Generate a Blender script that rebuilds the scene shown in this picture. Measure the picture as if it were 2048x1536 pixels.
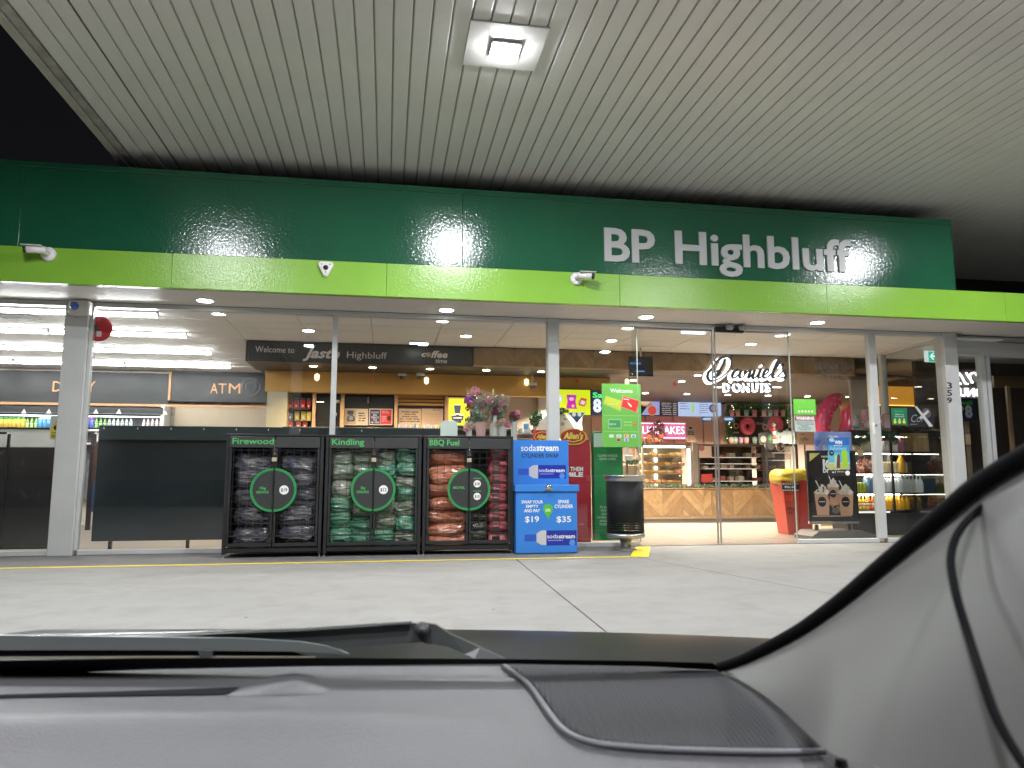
import bpy, math, random
from mathutils import Vector, noise
R = math.radians
random.seed(7)
for o in list(bpy.data.objects): bpy.data.objects.remove(o)
sc = bpy.context.scene
COL = sc.collection
# ---------------------------------------------------------------- camera, world, exposure
F = 1480.0; PIT = R(7.2); YAW = R(9.6); EYE = 1.15
cam = bpy.data.cameras.new('camera'); camo = bpy.data.objects.new('camera', cam); COL.objects.link(camo)
camo.location = (0, 0, EYE); camo.rotation_euler = (R(90)+PIT, 0, -YAW)
cam.sensor_width = 36; cam.lens = F/2048*36; cam.clip_start = 0.02; cam.clip_end = 600
sc.camera = camo
cam.dof.use_dof = True; cam.dof.focus_distance = 11.5; cam.dof.aperture_fstop = 8.5
w = bpy.data.worlds.new('World'); sc.world = w; w.use_nodes = True
sky = w.node_tree.nodes.new('ShaderNodeTexSky'); sky.sky_type = 'NISHITA'; sky.sun_disc = False
sky.sun_elevation = R(-3); sky.sun_rotation = R(200)
bg = w.node_tree.nodes['Background']; bg.inputs[1].default_value = 0.10
w.node_tree.links.new(sky.outputs[0], bg.inputs[0])
sun = bpy.data.lights.new('moonlight', 'SUN'); sun.energy = 0.004; sun.angle = R(0.5)
suno = bpy.data.objects.new('moonlight', sun); COL.objects.link(suno); suno.rotation_euler = (R(50), 0, R(-20))
sc.view_settings.view_transform = 'Standard'; sc.view_settings.look = 'None'
sc.view_settings.exposure = 0.0; sc.view_settings.gamma = 1
sc.cycles.max_bounces = 8; sc.cycles.transparent_max_bounces = 24
sc.cycles.sample_clamp_indirect = 4.0
# ---------------------------------------------------------------- surveying helpers: where the sight line through a photo point meets the plane Y = d or Z = z
def _ray(x, y):
    a = (x-1024)/F; b = -(y-768)/F
    vy = math.cos(PIT)-b*math.sin(PIT); vz = math.sin(PIT)+b*math.cos(PIT)
    return (a*math.cos(YAW)+vy*math.sin(YAW), -a*math.sin(YAW)+vy*math.cos(YAW), vz)
def PX(x, y, d): v = _ray(x, y); return v[0]*d/v[1]
def PZ(x, y, d): v = _ray(x, y); return EYE+v[2]*d/v[1]
def PG(x, y, z): v = _ray(x, y); t = (z-EYE)/v[2]; return (v[0]*t, v[1]*t)
def BX(x0, y0, x1, y1, d):
    ym = (y0+y1)/2
    return (PX(x0, ym, d), PX(x1, ym, d), PZ(x0, y1, d), PZ(x0, y0, d))      # x0 x1 z0 z1
# ---------------------------------------------------------------- materials
MC = {}
def M(name, col, rough=.5, metal=0., var=0., vscale=4., bump=0., bscale=60., coat=0., stretch=None, spec=.5, bdist=.01, sheen=0):
    k = (name, col, rough)
    if k in MC: return MC[k]
    m = bpy.data.materials.new(name); m.use_nodes = True; nt = m.node_tree; b = nt.nodes['Principled BSDF']
    b.inputs['Base Color'].default_value = (*col, 1); b.inputs['Roughness'].default_value = rough
    b.inputs['Metallic'].default_value = metal; b.inputs['Coat Weight'].default_value = coat
    b.inputs['Specular IOR Level'].default_value = spec
    tc = nt.nodes.new('ShaderNodeTexCoord'); mp = nt.nodes.new('ShaderNodeMapping')
    nt.links.new(tc.outputs['Object'], mp.inputs[0])
    if stretch: mp.inputs['Scale'].default_value = stretch
    if var:
        n = nt.nodes.new('ShaderNodeTexNoise'); n.inputs['Scale'].default_value = vscale; n.inputs['Detail'].default_value = 6
        n.inputs['Roughness'].default_value = .65
        nt.links.new(mp.outputs[0], n.inputs['Vector'])
        r = nt.nodes.new('ShaderNodeMapRange'); r.inputs[1].default_value = .3; r.inputs[2].default_value = .7
        r.inputs[3].default_value = 1-var; r.inputs[4].default_value = 1+var*.6
        nt.links.new(n.outputs[0], r.inputs[0])
        x = nt.nodes.new('ShaderNodeMix'); x.data_type = 'RGBA'; x.blend_type = 'MULTIPLY'; x.inputs[0].default_value = 1
        x.inputs[6].default_value = (*col, 1); nt.links.new(r.outputs[0], x.inputs[7]); nt.links.new(x.outputs[2], b.inputs['Base Color'])
        r2 = nt.nodes.new('ShaderNodeMapRange'); r2.inputs[1].default_value = .3; r2.inputs[2].default_value = .7
        r2.inputs[3].default_value = max(.02, rough*(1-var*.7)); r2.inputs[4].default_value = min(1, rough*(1+var*.7))
        nt.links.new(n.outputs[0], r2.inputs[0]); nt.links.new(r2.outputs[0], b.inputs['Roughness'])
    if bump:
        n = nt.nodes.new('ShaderNodeTexNoise'); n.inputs['Scale'].default_value = bscale; n.inputs['Detail'].default_value = 4
        nt.links.new(mp.outputs[0], n.inputs['Vector'])
        u = nt.nodes.new('ShaderNodeBump'); u.inputs['Strength'].default_value = bump; u.inputs['Distance'].default_value = bdist
        nt.links.new(n.outputs[0], u.inputs['Height']); nt.links.new(u.outputs[0], b.inputs['Normal'])
    MC[k] = m; return m
def P(r, g, b_, rough=.45): return M('print', (r, g, b_), rough)
def E(col, s, name='glow'):
    k = ('E', col, s)
    if k in MC: return MC[k]
    m = bpy.data.materials.new(name); m.use_nodes = True; nt = m.node_tree; b = nt.nodes['Principled BSDF']
    b.inputs['Base Color'].default_value = (*[c*.5 for c in col], 1); b.inputs['Roughness'].default_value = .4
    b.inputs['Emission Color'].default_value = (*col, 1); b.inputs['Emission Strength'].default_value = s
    MC[k] = m; return m
def glassmat(name, tint=(.93, .96, .95), refl=1.0, dirt=0.0, f0=.04):
    m = bpy.data.materials.new(name); m.use_nodes = True; nt = m.node_tree
    for n in list(nt.nodes): nt.nodes.remove(n)
    N = nt.nodes.new; L = nt.links.new
    out = N('ShaderNodeOutputMaterial'); tr = N('ShaderNodeBsdfTransparent'); tr.inputs[0].default_value = (*tint, 1)
    gl = N('ShaderNodeBsdfGlossy'); gl.inputs['Roughness'].default_value = .01; gl.inputs[0].default_value = (1, 1, 1, 1)
    lw = N('ShaderNodeLayerWeight'); lw.inputs[0].default_value = .5
    pw = N('ShaderNodeMath'); pw.operation = 'POWER'; pw.inputs[1].default_value = 5; L(lw.outputs['Facing'], pw.inputs[0])
    ml = N('ShaderNodeMath'); ml.operation = 'MULTIPLY_ADD'; ml.inputs[1].default_value = .95*refl; ml.inputs[2].default_value = f0*refl
    L(pw.outputs[0], ml.inputs[0])
    mx = N('ShaderNodeMixShader'); L(ml.outputs[0], mx.inputs[0]); L(tr.outputs[0], mx.inputs[1]); L(gl.outputs[0], mx.inputs[2])
    if dirt:
        df = N('ShaderNodeBsdfDiffuse'); df.inputs[0].default_value = (.8, .8, .8, 1)
        tl = N('ShaderNodeBsdfTranslucent'); tl.inputs[0].default_value = (.8, .8, .8, 1)
        ad = N('ShaderNodeMixShader'); ad.inputs[0].default_value = .5; L(df.outputs[0], ad.inputs[1]); L(tl.outputs[0], ad.inputs[2])
        tc = N('ShaderNodeTexCoord'); no = N('ShaderNodeTexNoise'); no.inputs['Scale'].default_value = 3; no.inputs['Detail'].default_value = 8
        L(tc.outputs['Object'], no.inputs['Vector'])
        mr = N('ShaderNodeMapRange'); mr.inputs[1].default_value = .35; mr.inputs[2].default_value = .75; mr.inputs[3].default_value = dirt*.5; mr.inputs[4].default_value = dirt*1.8
        L(no.outputs[0], mr.inputs[0])
        m2 = N('ShaderNodeMixShader'); L(mr.outputs[0], m2.inputs[0]); L(mx.outputs[0], m2.inputs[1]); L(ad.outputs[0], m2.inputs[2]); mx = m2
    L(mx.outputs[0], out.inputs[0]); return m
# ---------------------------------------------------------------- mesh builder
class MB:
    def __init__(s): s.v = []; s.f = []; s.mi = []; s.mats = []; s.cur = 0; s.sm = []; s.smooth = False
    def use(s, m):
        if m not in s.mats: s.mats.append(m)
        s.cur = s.mats.index(m); return s
    def face(s, idx): s.f.append(idx); s.mi.append(s.cur); s.sm.append(s.smooth)
    def add(s, vs, fs):
        n = len(s.v); s.v += [tuple(v) for v in vs]
        for f in fs: s.face([i+n for i in f])
        return s
    def box(s, x0, x1, y0, y1, z0, z1):
        if x0 > x1: x0, x1 = x1, x0
        if z0 > z1: z0, z1 = z1, z0
        if y0 > y1: y0, y1 = y1, y0
        return s.add([(x0,y0,z0),(x1,y0,z0),(x1,y1,z0),(x0,y1,z0),(x0,y0,z1),(x1,y0,z1),(x1,y1,z1),(x0,y1,z1)],
                     [(0,3,2,1),(4,5,6,7),(0,1,5,4),(1,2,6,5),(2,3,7,6),(3,0,4,7)])
    def bbox(s, x0, x1, y0, y1, z0, z1, b=.01):     # box with chamfered vertical + horizontal edges
        if x0 > x1: x0, x1 = x1, x0
        if z0 > z1: z0, z1 = z1, z0
        vs = []
        for (z, i) in ((z0, b), (z0+b, 0), (z1-b, 0), (z1, b)):
            c = b
            vs += [(x0+i+c, y0+i, z), (x1-i-c, y0+i, z), (x1-i, y0+i+c, z), (x1-i, y1-i-c, z), (x1-i-c, y1-i, z), (x0+i+c, y1-i, z), (x0+i, y1-i-c, z), (x0+i, y0+i+c, z)]
        fs = [tuple(reversed(range(8))), tuple(range(24, 32))]
        for k in range(3):
            for j in range(8):
                a = k*8+j; b2 = k*8+(j+1) % 8; fs.append((a, b2, b2+8, a+8))
        return s.add(vs, fs)
    def prism(s, pts, y0, y1):                      # outline in XZ, extruded along Y
        n = len(pts); vs = [(p[0], y0, p[1]) for p in pts]+[(p[0], y1, p[1]) for p in pts]
        fs = [tuple(range(n)), tuple(reversed(range(n, 2*n)))]
        fs += [(i, i+n, (i+1) % n+n, (i+1) % n) for i in range(n)]
        return s.add(vs, fs)
    def disc(s, x, z, r, y0, y1, n=24, rz=None):
        rz = rz or r
        return s.prism([(x+r*math.cos(-2*PI_*k/n), z+rz*math.sin(-2*PI_*k/n)) for k in range(n)][::-1], y0, y1)
    def ring(s, x, z, ro, ri, y0, y1, n=32, a0=0, a1=360, k=1.0):
        st = max(3, int(n*(a1-a0)/360)); full = abs(a1-a0) >= 360
        cnt = st if full else st+1
        vs = []
        for i in range(cnt):
            a = R(a0+(a1-a0)*i/st); c = math.cos(a); d = math.sin(a)*k
            vs += [(x+ro*c, y0, z+ro*d), (x+ri*c, y0, z+ri*d), (x+ri*c, y1, z+ri*d), (x+ro*c, y1, z+ro*d)]
        fs = []
        for i in range(st):
            a = i*4; b = ((i+1) % cnt)*4
            fs += [(a, b, b+1, a+1), (a+1, b+1, b+2, a+2), (a+2, b+2, b+3, a+3), (a+3, b+3, b, a)]
        return s.add(vs, fs)
    def lathe(s, prof, cx, cy, cz=0, n=20, axis='Z'):
        vs = []
        for (r, h) in prof:
            for k in range(n):
                a = 2*PI_*k/n; p, q = r*math.cos(a), r*math.sin(a)
                vs.append((cx+p, cy+q, cz+h) if axis == 'Z' else ((cx+p, cy+h, cz+q) if axis == 'Y' else (cx+h, cy+p, cz+q)))
        fs = []
        for i in range(len(prof)-1):
            for k in range(n):
                a = i*n+k; b = i*n+(k+1) % n; fs.append((a, b, b+n, a+n))
        fs.append(tuple(reversed(range(n)))); fs.append(tuple(range((len(prof)-1)*n, len(prof)*n)))
        return s.add(vs, fs)
    def tube(s, pts, r, n=8, closed=False):
        pts = [Vector(p) for p in pts]; vs = []; m = len(pts)
        rr = r if isinstance(r, (list, tuple)) else [r]*m
        up = Vector((0, 0, 1)); prev = None
        for i, p in enumerate(pts):
            if closed: t = pts[(i+1) % m]-pts[i-1]
            else: t = pts[min(i+1, m-1)]-pts[max(i-1, 0)]
            t.normalize()
            if prev is None:
                a = up if abs(t.z) < .9 else Vector((1, 0, 0)); u = t.cross(a).normalized()
            else: u = (prev-t*prev.dot(t)).normalized()
            prev = u; v = t.cross(u)
            for k in range(n):
                a = 2*PI_*k/n; vs.append(p+(u*math.cos(a)+v*math.sin(a))*rr[i])
        fs = []
        for i in range(m if closed else m-1):
            for k in range(n):
                a = i*n+k; b = i*n+(k+1) % n; c = ((i+1) % m)*n
                fs.append((a, b, c+(k+1) % n, c+k))
        if not closed: fs += [tuple(reversed(range(n))), tuple(range((m-1)*n, m*n))]
        return s.add(vs, fs)
    def grid(s, rows):
        n = len(s.v); nu = len(rows[0])
        for r in rows: s.v += [tuple(p) for p in r]
        for i in range(len(rows)-1):
            for j in range(nu-1):
                a = n+i*nu+j; s.face([a, a+1, a+nu+1, a+nu])
        return s
PI_ = math.pi
def rootloc(p):
    while p and p.parent: p = p.parent
    return p.location.copy() if p else Vector((0, 0, 0))
def mesh_of(name, mb, mat=None, off=(0, 0, 0)):
    me = bpy.data.meshes.new(name)
    me.from_pydata([(v[0]-off[0], v[1]-off[1], v[2]-off[2]) for v in mb.v], [], mb.f)
    mats = list(mb.mats) or []
    if mat: mats = [mat]
    for m in mats: me.materials.append(m)
    if not mat and len(mats) > 1: me.polygons.foreach_set('material_index', mb.mi)
    me.polygons.foreach_set('use_smooth', mb.sm); me.update(); return me
def obj(name, mb, mat=None, parent=None, kind=None, label=None):
    off = rootloc(parent) if parent else (0, 0, 0)
    o = bpy.data.objects.new(name, mesh_of(name, mb, mat, off)); COL.objects.link(o)
    if parent: o.parent = parent
    if kind: o['kind'] = kind
    if label: o['label'] = label
    return o
def tag(o, label, cat, group=None):
    o['label'] = label; o['category'] = cat
    if group: o['group'] = group
    return o
def thing(name, label, cat, loc=(0, 0, 0), group=None):
    o = bpy.data.objects.new(name, None); COL.objects.link(o); o.location = loc; o.empty_display_size = .1
    return tag(o, label, cat, group)
def solo(name, mb, mat, label, cat, loc=(0, 0, 0), group=None):
    o = bpy.data.objects.new(name, mesh_of(name, mb, mat, loc)); o.location = loc; COL.objects.link(o)
    return tag(o, label, cat, group)
def dup(root, loc, label=None, group=None, rz=None):
    def cp(o, par):
        c = o.copy(); COL.objects.link(c)
        if par: c.parent = par
        for ch in [x for x in KIDS.get(o.name, [])]: cp(ch, c)
        return c
    c = cp(root, None); c.location = loc
    if rz is not None: c.rotation_euler = (0, 0, rz)
    if label: c['label'] = label
    if group: c['group'] = group
    return c
KIDS = {}
ORD = ['first', 'second', 'third', 'fourth', 'fifth', 'sixth', 'seventh', 'eighth', 'ninth', 'tenth', 'eleventh', 'twelfth', 'thirteenth', 'fourteenth', 'fifteenth', 'sixteenth', 'seventeenth', 'eighteenth', 'nineteenth', 'twentieth', 'twenty-first', 'twenty-second', 'twenty-third', 'twenty-fourth', 'twenty-fifth', 'twenty-sixth']
def kids(root):                                      # remember the tree of a thing before copying it
    for o in list(COL.objects):
        if o.parent: 
            l = KIDS.setdefault(o.parent.name, [])
            if o not in l: l.append(o)
# ---------------------------------------------------------------- lettering
def _textmesh(body, bold, shear, res, spacing=1.0):
    cu = bpy.data.curves.new('lettering', 'FONT'); cu.body = body; cu.size = 1; cu.offset = bold; cu.shear = shear
    cu.resolution_u = res; cu.fill_mode = 'FRONT'; cu.extrude = 0; cu.space_character = spacing
    o = bpy.data.objects.new('tmp', cu); COL.objects.link(o)
    bpy.context.view_layer.update()
    me = bpy.data.meshes.new_from_object(o.evaluated_get(bpy.context.evaluated_depsgraph_get()))
    bpy.data.objects.remove(o); bpy.data.curves.remove(cu)
    return me
_CAP = [None]
def caph():
    if _CAP[0] is None:
        m = _textmesh('H', 0, 0, 2); zs = [v.co.y for v in m.vertices]; _CAP[0] = max(zs)-min(zs)
    return _CAP[0]
def letters(mb, body, x0, x1, zb, zt, y, mat, bold=0, shear=0, depth=.0, res=2, mirror=False, spacing=1.0, pl=None):
    """flat letters facing -Y; baseline zb, cap top zt, spanning x0..x1; depth gives relief behind the face"""
    me = _textmesh(body, bold, shear, res, spacing)
    xs = [v.co.x for v in me.vertices]; a, b = min(xs), max(xs)
    sx = (x1-x0)/(b-a); sz = (zt-zb)/caph()
    mb.use(mat)
    vs = []
    for v in me.vertices:
        x = x0+(v.co.x-a)*sx
        if mirror: x = x1-(v.co.x-a)*sx
        z = zb+v.co.y*sz
        vs.append((x, y, z) if pl is None else pl(x, z))
    fs = [tuple(p.vertices) for p in me.polygons]
    if mirror: fs = [tuple(reversed(f)) for f in fs]
    mb.add(vs, fs)
    if depth and pl is None:                          # side walls along boundary edges
        cnt = {}
        for f in fs:
            for i in range(len(f)):
                e = (f[i], f[(i+1) % len(f)]); k = tuple(sorted(e)); cnt.setdefault(k, []).append(e)
        n = len(mb.v); bd = [e[0] for e in cnt.values() if len(e) == 1]; mp = {}
        for e in bd:
            for i in e:
                if i not in mp: mp[i] = len(mb.v); mb.v.append((vs[i][0], y+depth, vs[i][2]))
        base = n-len(vs)
        for (i, j) in bd: mb.face([base+j, base+i, mp[i], mp[j]])
    bpy.data.meshes.remove(me); return mb
def tx(mb, body, px0, py0, px1, py1, d, mat, off=.002, **k):
    """letters fitted to a photo box on the plane Y=d (py0 cap top, py1 baseline, both at the left end)"""
    x0, x1, z0, z1 = BX(px0, py0, px1, py1, d)
    return letters(mb, body, x0, x1, z0, z1, d-off, mat, **k)
def scrib(mb, px0, py0, px1, py1, d, mat, rows=4, off=.002, fill=.5, seed=1):
    """rows of fine print too small to read"""
    x0, x1, z0, z1 = BX(px0, py0, px1, py1, d); rnd = random.Random(seed); mb.use(mat)
    h = (z1-z0)/rows
    for r in range(rows):
        zc = z1-h*(r+.5); x = x0+(x1-x0)*rnd.uniform(0, .12); xe = x1-(x1-x0)*rnd.uniform(0, .2)
        while x < xe-.01:
            wd = (z1-z0)/rows*rnd.uniform(.9, 3); e = min(xe, x+wd)
            mb.box(x, e, d-off, d-off+.001, zc-h*fill*.5, zc+h*fill*.5); x = e+h*.35
    return mb
def rect(mb, px0, py0, px1, py1, d, mat, t=.004, off=0):
    x0, x1, z0, z1 = BX(px0, py0, px1, py1, d); mb.use(mat).box(x0, x1, d-off-t, d-off, z0, z1); return mb
def dsc(mb, px, py, rp, d, mat, off=.003, k=1.0, n=20):
    r = PX(px+rp, py, d)-PX(px, py, d); mb.use(mat).disc(PX(px, py, d), PZ(px, py, d), r, d-off, d-off+.001, n, r*k); return mb
# ================================================================ materials in use
GREEN = M('dark_green_panel', (.011, .088, .043), .13, var=.12, vscale=1.2, bump=.40, bscale=30, bdist=.008, coat=.0)
LIME = M('lime_panel', (.21, .43, .045), .22, var=.06, vscale=1.5, bump=.5, bscale=45, bdist=.006)
WHITE = M('white_paint', (.72, .71, .68), .45, var=.05, vscale=2)
OFFW = M('offwhite', (.62, .60, .56), .5, var=.06)
ALU = M('powdercoat_grey', (.50, .51, .50), .42, var=.06, vscale=3, bump=.05, bscale=80)
ALUD = M('brushed_alu', (.45, .44, .45), .35, metal=.7)
BLACK = M('black_plastic', (.018, .019, .02), .35, var=.2, vscale=6)
BLK2 = M('black_paint', (.013, .014, .015), .45, var=.25, vscale=3)
CHAR = M('charcoal_panel', (.032, .034, .034), .4, var=.1, vscale=3)
DARKF = M('dark_soffit', (.05, .045, .04), .5, var=.1)
TAN = M('tan_wall', (.62, .35, .10), .6, var=.05, vscale=2)
TIMB = M('pale_timber', (.55, .37, .22), .5, var=.2, vscale=3, stretch=(1, 8, 8))
CEILT = M('ceiling_tile', (.80, .785, .76), .8, var=.03, vscale=9, bump=.15, bscale=300)
STEEL = M('stainless', (.5, .5, .5), .3, metal=.9, bump=.05, bscale=40)
CHROME = M('chrome', (.7, .7, .72), .12, metal=1)
YELP = M('yellow_line_paint', (.85, .66, .03), .6, var=.25, vscale=14)
WPRINT = P(.8, .8, .78); BPRINT = P(.02, .02, .02)
GLASS = glassmat('shop_glass', (.93, .95, .94))
# ================================================================ ground
CONC = M('concrete', (.265, .258, .243), .75, var=.13, vscale=.9, bump=.25, bscale=35, stretch=(.5, 1.6, 1), bdist=.006)
def conc2():
    m = CONC; nt = m.node_tree; b = nt.nodes['Principled BSDF']
    src = b.inputs['Base Color'].links[0].from_socket
    tc = nt.nodes.new('ShaderNodeTexCoord'); n = nt.nodes.new('ShaderNodeTexNoise'); n.inputs['Scale'].default_value = 2.6
    n.inputs['Detail'].default_value = 9; n.inputs['Roughness'].default_value = .6; n.inputs['Distortion'].default_value = .3
    nt.links.new(tc.outputs['Object'], n.inputs['Vector'])
    r = nt.nodes.new('ShaderNodeValToRGB'); r.color_ramp.elements[0].position = .30; r.color_ramp.elements[0].color = (.86, .85, .83, 1)
    r.color_ramp.elements[1].position = .52; r.color_ramp.elements[1].color = (1, 1, 1, 1)
    nt.links.new(n.outputs[0], r.inputs[0])
    v = nt.nodes.new('ShaderNodeTexVoronoi'); v.inputs['Scale'].default_value = 1.4; v.inputs['Randomness'].default_value = 1
    nt.links.new(tc.outputs['Object'], v.inputs['Vector'])
    r2 = nt.nodes.new('ShaderNodeValToRGB'); r2.color_ramp.elements[0].position = .015; r2.color_ramp.elements[0].color = (.25, .24, .23, 1)
    r2.color_ramp.elements[1].position = .03; r2.color_ramp.elements[1].color = (1, 1, 1, 1); nt.links.new(v.outputs['Distance'], r2.inputs[0])
    for s in (r.outputs[0], r2.outputs[0]):
        x = nt.nodes.new('ShaderNodeMix'); x.data_type = 'RGBA'; x.blend_type = 'MULTIPLY'; x.inputs[0].default_value = 1
        nt.links.new(src, x.inputs[6]); nt.links.new(s, x.inputs[7]); src = x.outputs[2]
    nt.links.new(src, b.inputs['Base Color'])
conc2()
g = MB(); g.add([(-300, -300, -.03), (300, -300, -.03), (300, 300, -.03), (-300, 300, -.03)], [(0, 1, 2, 3)])
ground = obj('ground', g, M('dark_asphalt', (.05, .05, .05), .9, var=.3, vscale=3), kind='structure')
def slab(pts, m, z=0., name='concrete_slab'):
    n = len(pts); b = MB(); vs = [(p[0], p[1], z) for p in pts]+[(p[0], p[1], -.028) for p in pts]
    b.add(vs, [tuple(range(n))]+[(i, i+n, (i+1) % n+n, (i+1) % n) for i in range(n)])
    return obj(name, b, m, ground)
G = 12.2            # glass line
YS = 10.62          # back edge of the yellow line
WXE = 4.08          # end of the footpath strip beside the bin
XE = PG(1290, 1090, 0)[0]
slab([(-14, -7), (1.17, -7), (1.84, YS+.0), (-14, YS)], CONC)
slab([(1.185, -7), (6.4, -7), (4.44, 6.7), (3.66, 10.3), (3.62, YS), (1.855, YS)], CONC)
slab([(6.415, -7), (24, -7), (24, G-.06), (XE, G-.06), (3.635, YS), (3.675, 10.3), (4.455, 6.7)], CONC)
path = slab([(-14, YS+.006), (3.61, YS+.006), (XE-.01, G-.06), (-14, G-.06)], M('footpath', (.16, .155, .15), .8, var=.2, vscale=2, bump=.2, bscale=60), name='footpath')
yl = MB(); z = .004
yl.add([(-14, YS-.085, z), (3.5, YS-.085, z), (3.62, YS+.03, z), (-14, YS+.03, z)], [(0, 1, 2, 3)])
yl.add([(3.50, YS-.085, z), (3.80, YS-.085, z), (4.40, G-.12, z), (4.14, G-.12, z), (3.56, YS+.03, z)], [(0, 1, 2, 3, 4)])
obj('painted_line', yl, YELP, ground)
# ================================================================ the shop building
shop = thing('petrol_station_shop', 'long single storey shop with a dark green and lime fascia over its glass front', 'shop', (2.8, G, 0))
FY = 11.05; ZS = 3.85; ZL = 4.36; ZT = 5.62
XR = 9.66
def seam_panels(name, xs, y0, y1, z0, z1, m):
    for a, b in zip(xs, xs[1:]): obj(name, MB().bbox(a+.002, b-.002, y0, y1, z0, z1, .004), m, shop)
seam_panels('green_fascia_panel', [-12, -8.6, PX(40, 450, FY), PX(925, 500, FY), XR], FY, FY+.12, ZL+.003, ZT-.09, GREEN)
seam_panels('lime_fascia_panel', [-12, -7.0, -3.1, PX(773, 560, FY), 3.6, 7.2, 10.6, 14], FY-.02, FY+.10, ZS, ZL, LIME)
obj('fascia_capping', MB().bbox(-12, XR, FY-.012, FY+.3, ZT-.088, ZT, .006), GREEN, shop)
b = MB(); b.box(XR-.0, XR+.01, FY+.0, 15, ZL+.004, ZT-.09)
obj('fascia_return', b, GREEN, shop)
obj('roof', MB().box(-12, XR-.02, FY+.125, 20, ZL+.2, ZL+.4), BLK2, shop)
SOF = M('soffit_board', (.60, .57, .53), .55, var=.04, vscale=1)
b = MB(); b.box(-12, 10.75, FY+.102, G-.062, ZS+.002, ZS+.05); obj('soffit', b, SOF, shop)
# the soffit beyond the corner: a wedge that ends on a raking edge
b = MB(); x0, y0 = 10.753, FY+.102
b.add([(x0, y0, ZS+.002), (13.8, y0, ZS+.002), (11.6, 12.75, ZS+.002), (x0, 12.75, ZS+.002), (x0, y0, ZS+.05), (13.8, y0, ZS+.05), (11.6, 12.75, ZS+.05), (x0, 12.75, ZS+.05)],
      [(0, 3, 2, 1), (4, 5, 6, 7), (0, 1, 5, 4), (1, 2, 6, 5), (2, 3, 7, 6), (3, 0, 4, 7)])
obj('soffit', b, SOF, shop)
# sign letters
b = MB(); x0 = PX(1208, 490, FY); x1 = PX(1309, 490, FY); x2 = PX(1349, 495, FY); x3 = PX(1700, 500, FY)
GL = M('grey_letter', (.42, .43, .43), .4)
zt = PZ(1208, 458, FY); zb = PZ(1208, 521, FY)
letters(b, 'BP', x0, x1, zb, zt, FY-.03, GL, bold=.022, depth=.03, res=3)
obj('lettering', b, GL, shop)
b = MB(); letters(b, 'Highbluff', x2, x3, PZ(1349, 526, FY), PZ(1349, 464, FY), FY-.03, GL, bold=.022, depth=.03, res=3)
obj('lettering', b, GL, shop)
# columns and mullions
HZ = 3.775
def post(name, x0, x1, z0, z1, y0=G-.06, y1=G+.06, m=ALU): return obj(name, MB().bbox(x0, x1, y0, y1, z0, z1, .008), m, shop)
post('column', -4.90, -4.56, .0, ZS-.0, G-.10, G+.12)
b = MB(); b.bbox(-4.557, -4.51, G-.05, G+.05, .07, ZS, .004); obj('mullion', b, ALU, shop)
post('mullion', -.905, -.82, .07, HZ)
post('column', 2.67, 2.865, .0, ZS-.0, G-.08, G+.10)
post('mullion', 8.71, 8.86, .07, HZ)
post('column', 10.24, 10.52, .0, ZS, G-.10, G+.16)
HX = [(-9.5, -4.905), (-4.505, 2.665), (2.87, 10.235)]
for a, c in HX: post('header_rail', a, c, HZ, ZS-.0)
for a, c in [(-9.5, -4.905), (-4.505, -.91), (-.815, 2.665), (2.87, 4.25), (7.16, 8.705), (8.865, 10.235)]: post('sill_rail', a, c, 0, .075)
obj('door_track', MB().box(4.25, 7.16, G-.04, G+.04, 0, .012), STEEL, shop)
# door gear above the sliding doors
dx = PX(1457, 652, G-.06)
b = MB(); b.bbox(dx-.28, dx+.26, G-.13, G-.062, 3.70, 3.80, .01); b.use(BLACK); obj('door_sensor', b, BLACK, shop)
for k, px in enumerate((1459, 1484)):
    s = MB(); xx = PX(px, 651, G-.15); s.smooth = True; s.lathe([(.0, -.05), (.055, -.045), (.07, -.01), (.065, .04), (.0, .045)], xx, G-.15, 3.79, 14)
    obj('sensor_dome', s, P(.35, .36, .35), shop)
def pane(x0, x1, z0, z1, y=G, name='glass_pane', par=None, t=.010): return obj(name, MB().box(x0, x1, y-t/2, y+t/2, z0, z1), GLASS, par or shop)
for a, c in [(-9.5, -4.90), (-4.51, -.905), (-.82, 2.67), (8.86, 10.24)]: pane(a, c, .07, HZ)
pane(2.865, 4.27, .07, HZ, G); pane(7.14, 8.71, .07, HZ, G)
# frameless glass doors
for (a, c, lab) in [(4.20, 5.705, 'left glass sliding door, half behind the lime welcome poster'), (5.735, 7.20, 'right glass sliding door beside the red spill bin')]:
    d = obj('sliding_door', MB().box(a, c, G+.055, G+.065, .02, HZ-.03), GLASS, shop, label=lab)
    e = c if a < 5 else a
    s = -1 if a < 5 else 1
    obj('door_stile', MB().bbox(e-(.022 if s < 0 else 0), e+(0 if s < 0 else .022), G+.04, G+.08, .02, HZ-.03, .003), STEEL, d)
    obj('door_rail', MB().bbox(a, c, G+.05, G+.072, HZ-.03, HZ+.0, .003), ALUD, d)
for x in (4.27, 7.14): obj('glass_edge', MB().box(x-.006, x+.006, G-.014, G+.014, .07, HZ), M('glass_edge', (.35, .40, .38), .15), shop)
# house number on the corner column
for k, ch in enumerate('359'):
    m = MB(); x0, x1, z0, z1 = BX(1894, 765+k*15, 1904, 777+k*14.5, G-.10)
    letters(m, ch, x0, x1, z0, z1, G-.103, BPRINT, bold=.02, depth=.002); obj('lettering', m, BPRINT, shop)
# side return of the shopfront, going back from the corner column
XW = 10.38
for y0, y1 in [(12.37, 12.45), (14.0, 14.12)]: obj('mullion', MB().bbox(XW-.06, XW+.06, y0, y1, .0, ZS, .006), ALU, shop)
obj('header_rail', MB().bbox(XW-.06, XW+.06, 12.455, 13.995, HZ-.05, ZS, .006), ALU, shop)
obj('glass_pane', MB().box(XW-.005, XW+.005, 12.45, 14.0, .07, HZ-.05), GLASS, shop)
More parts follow.
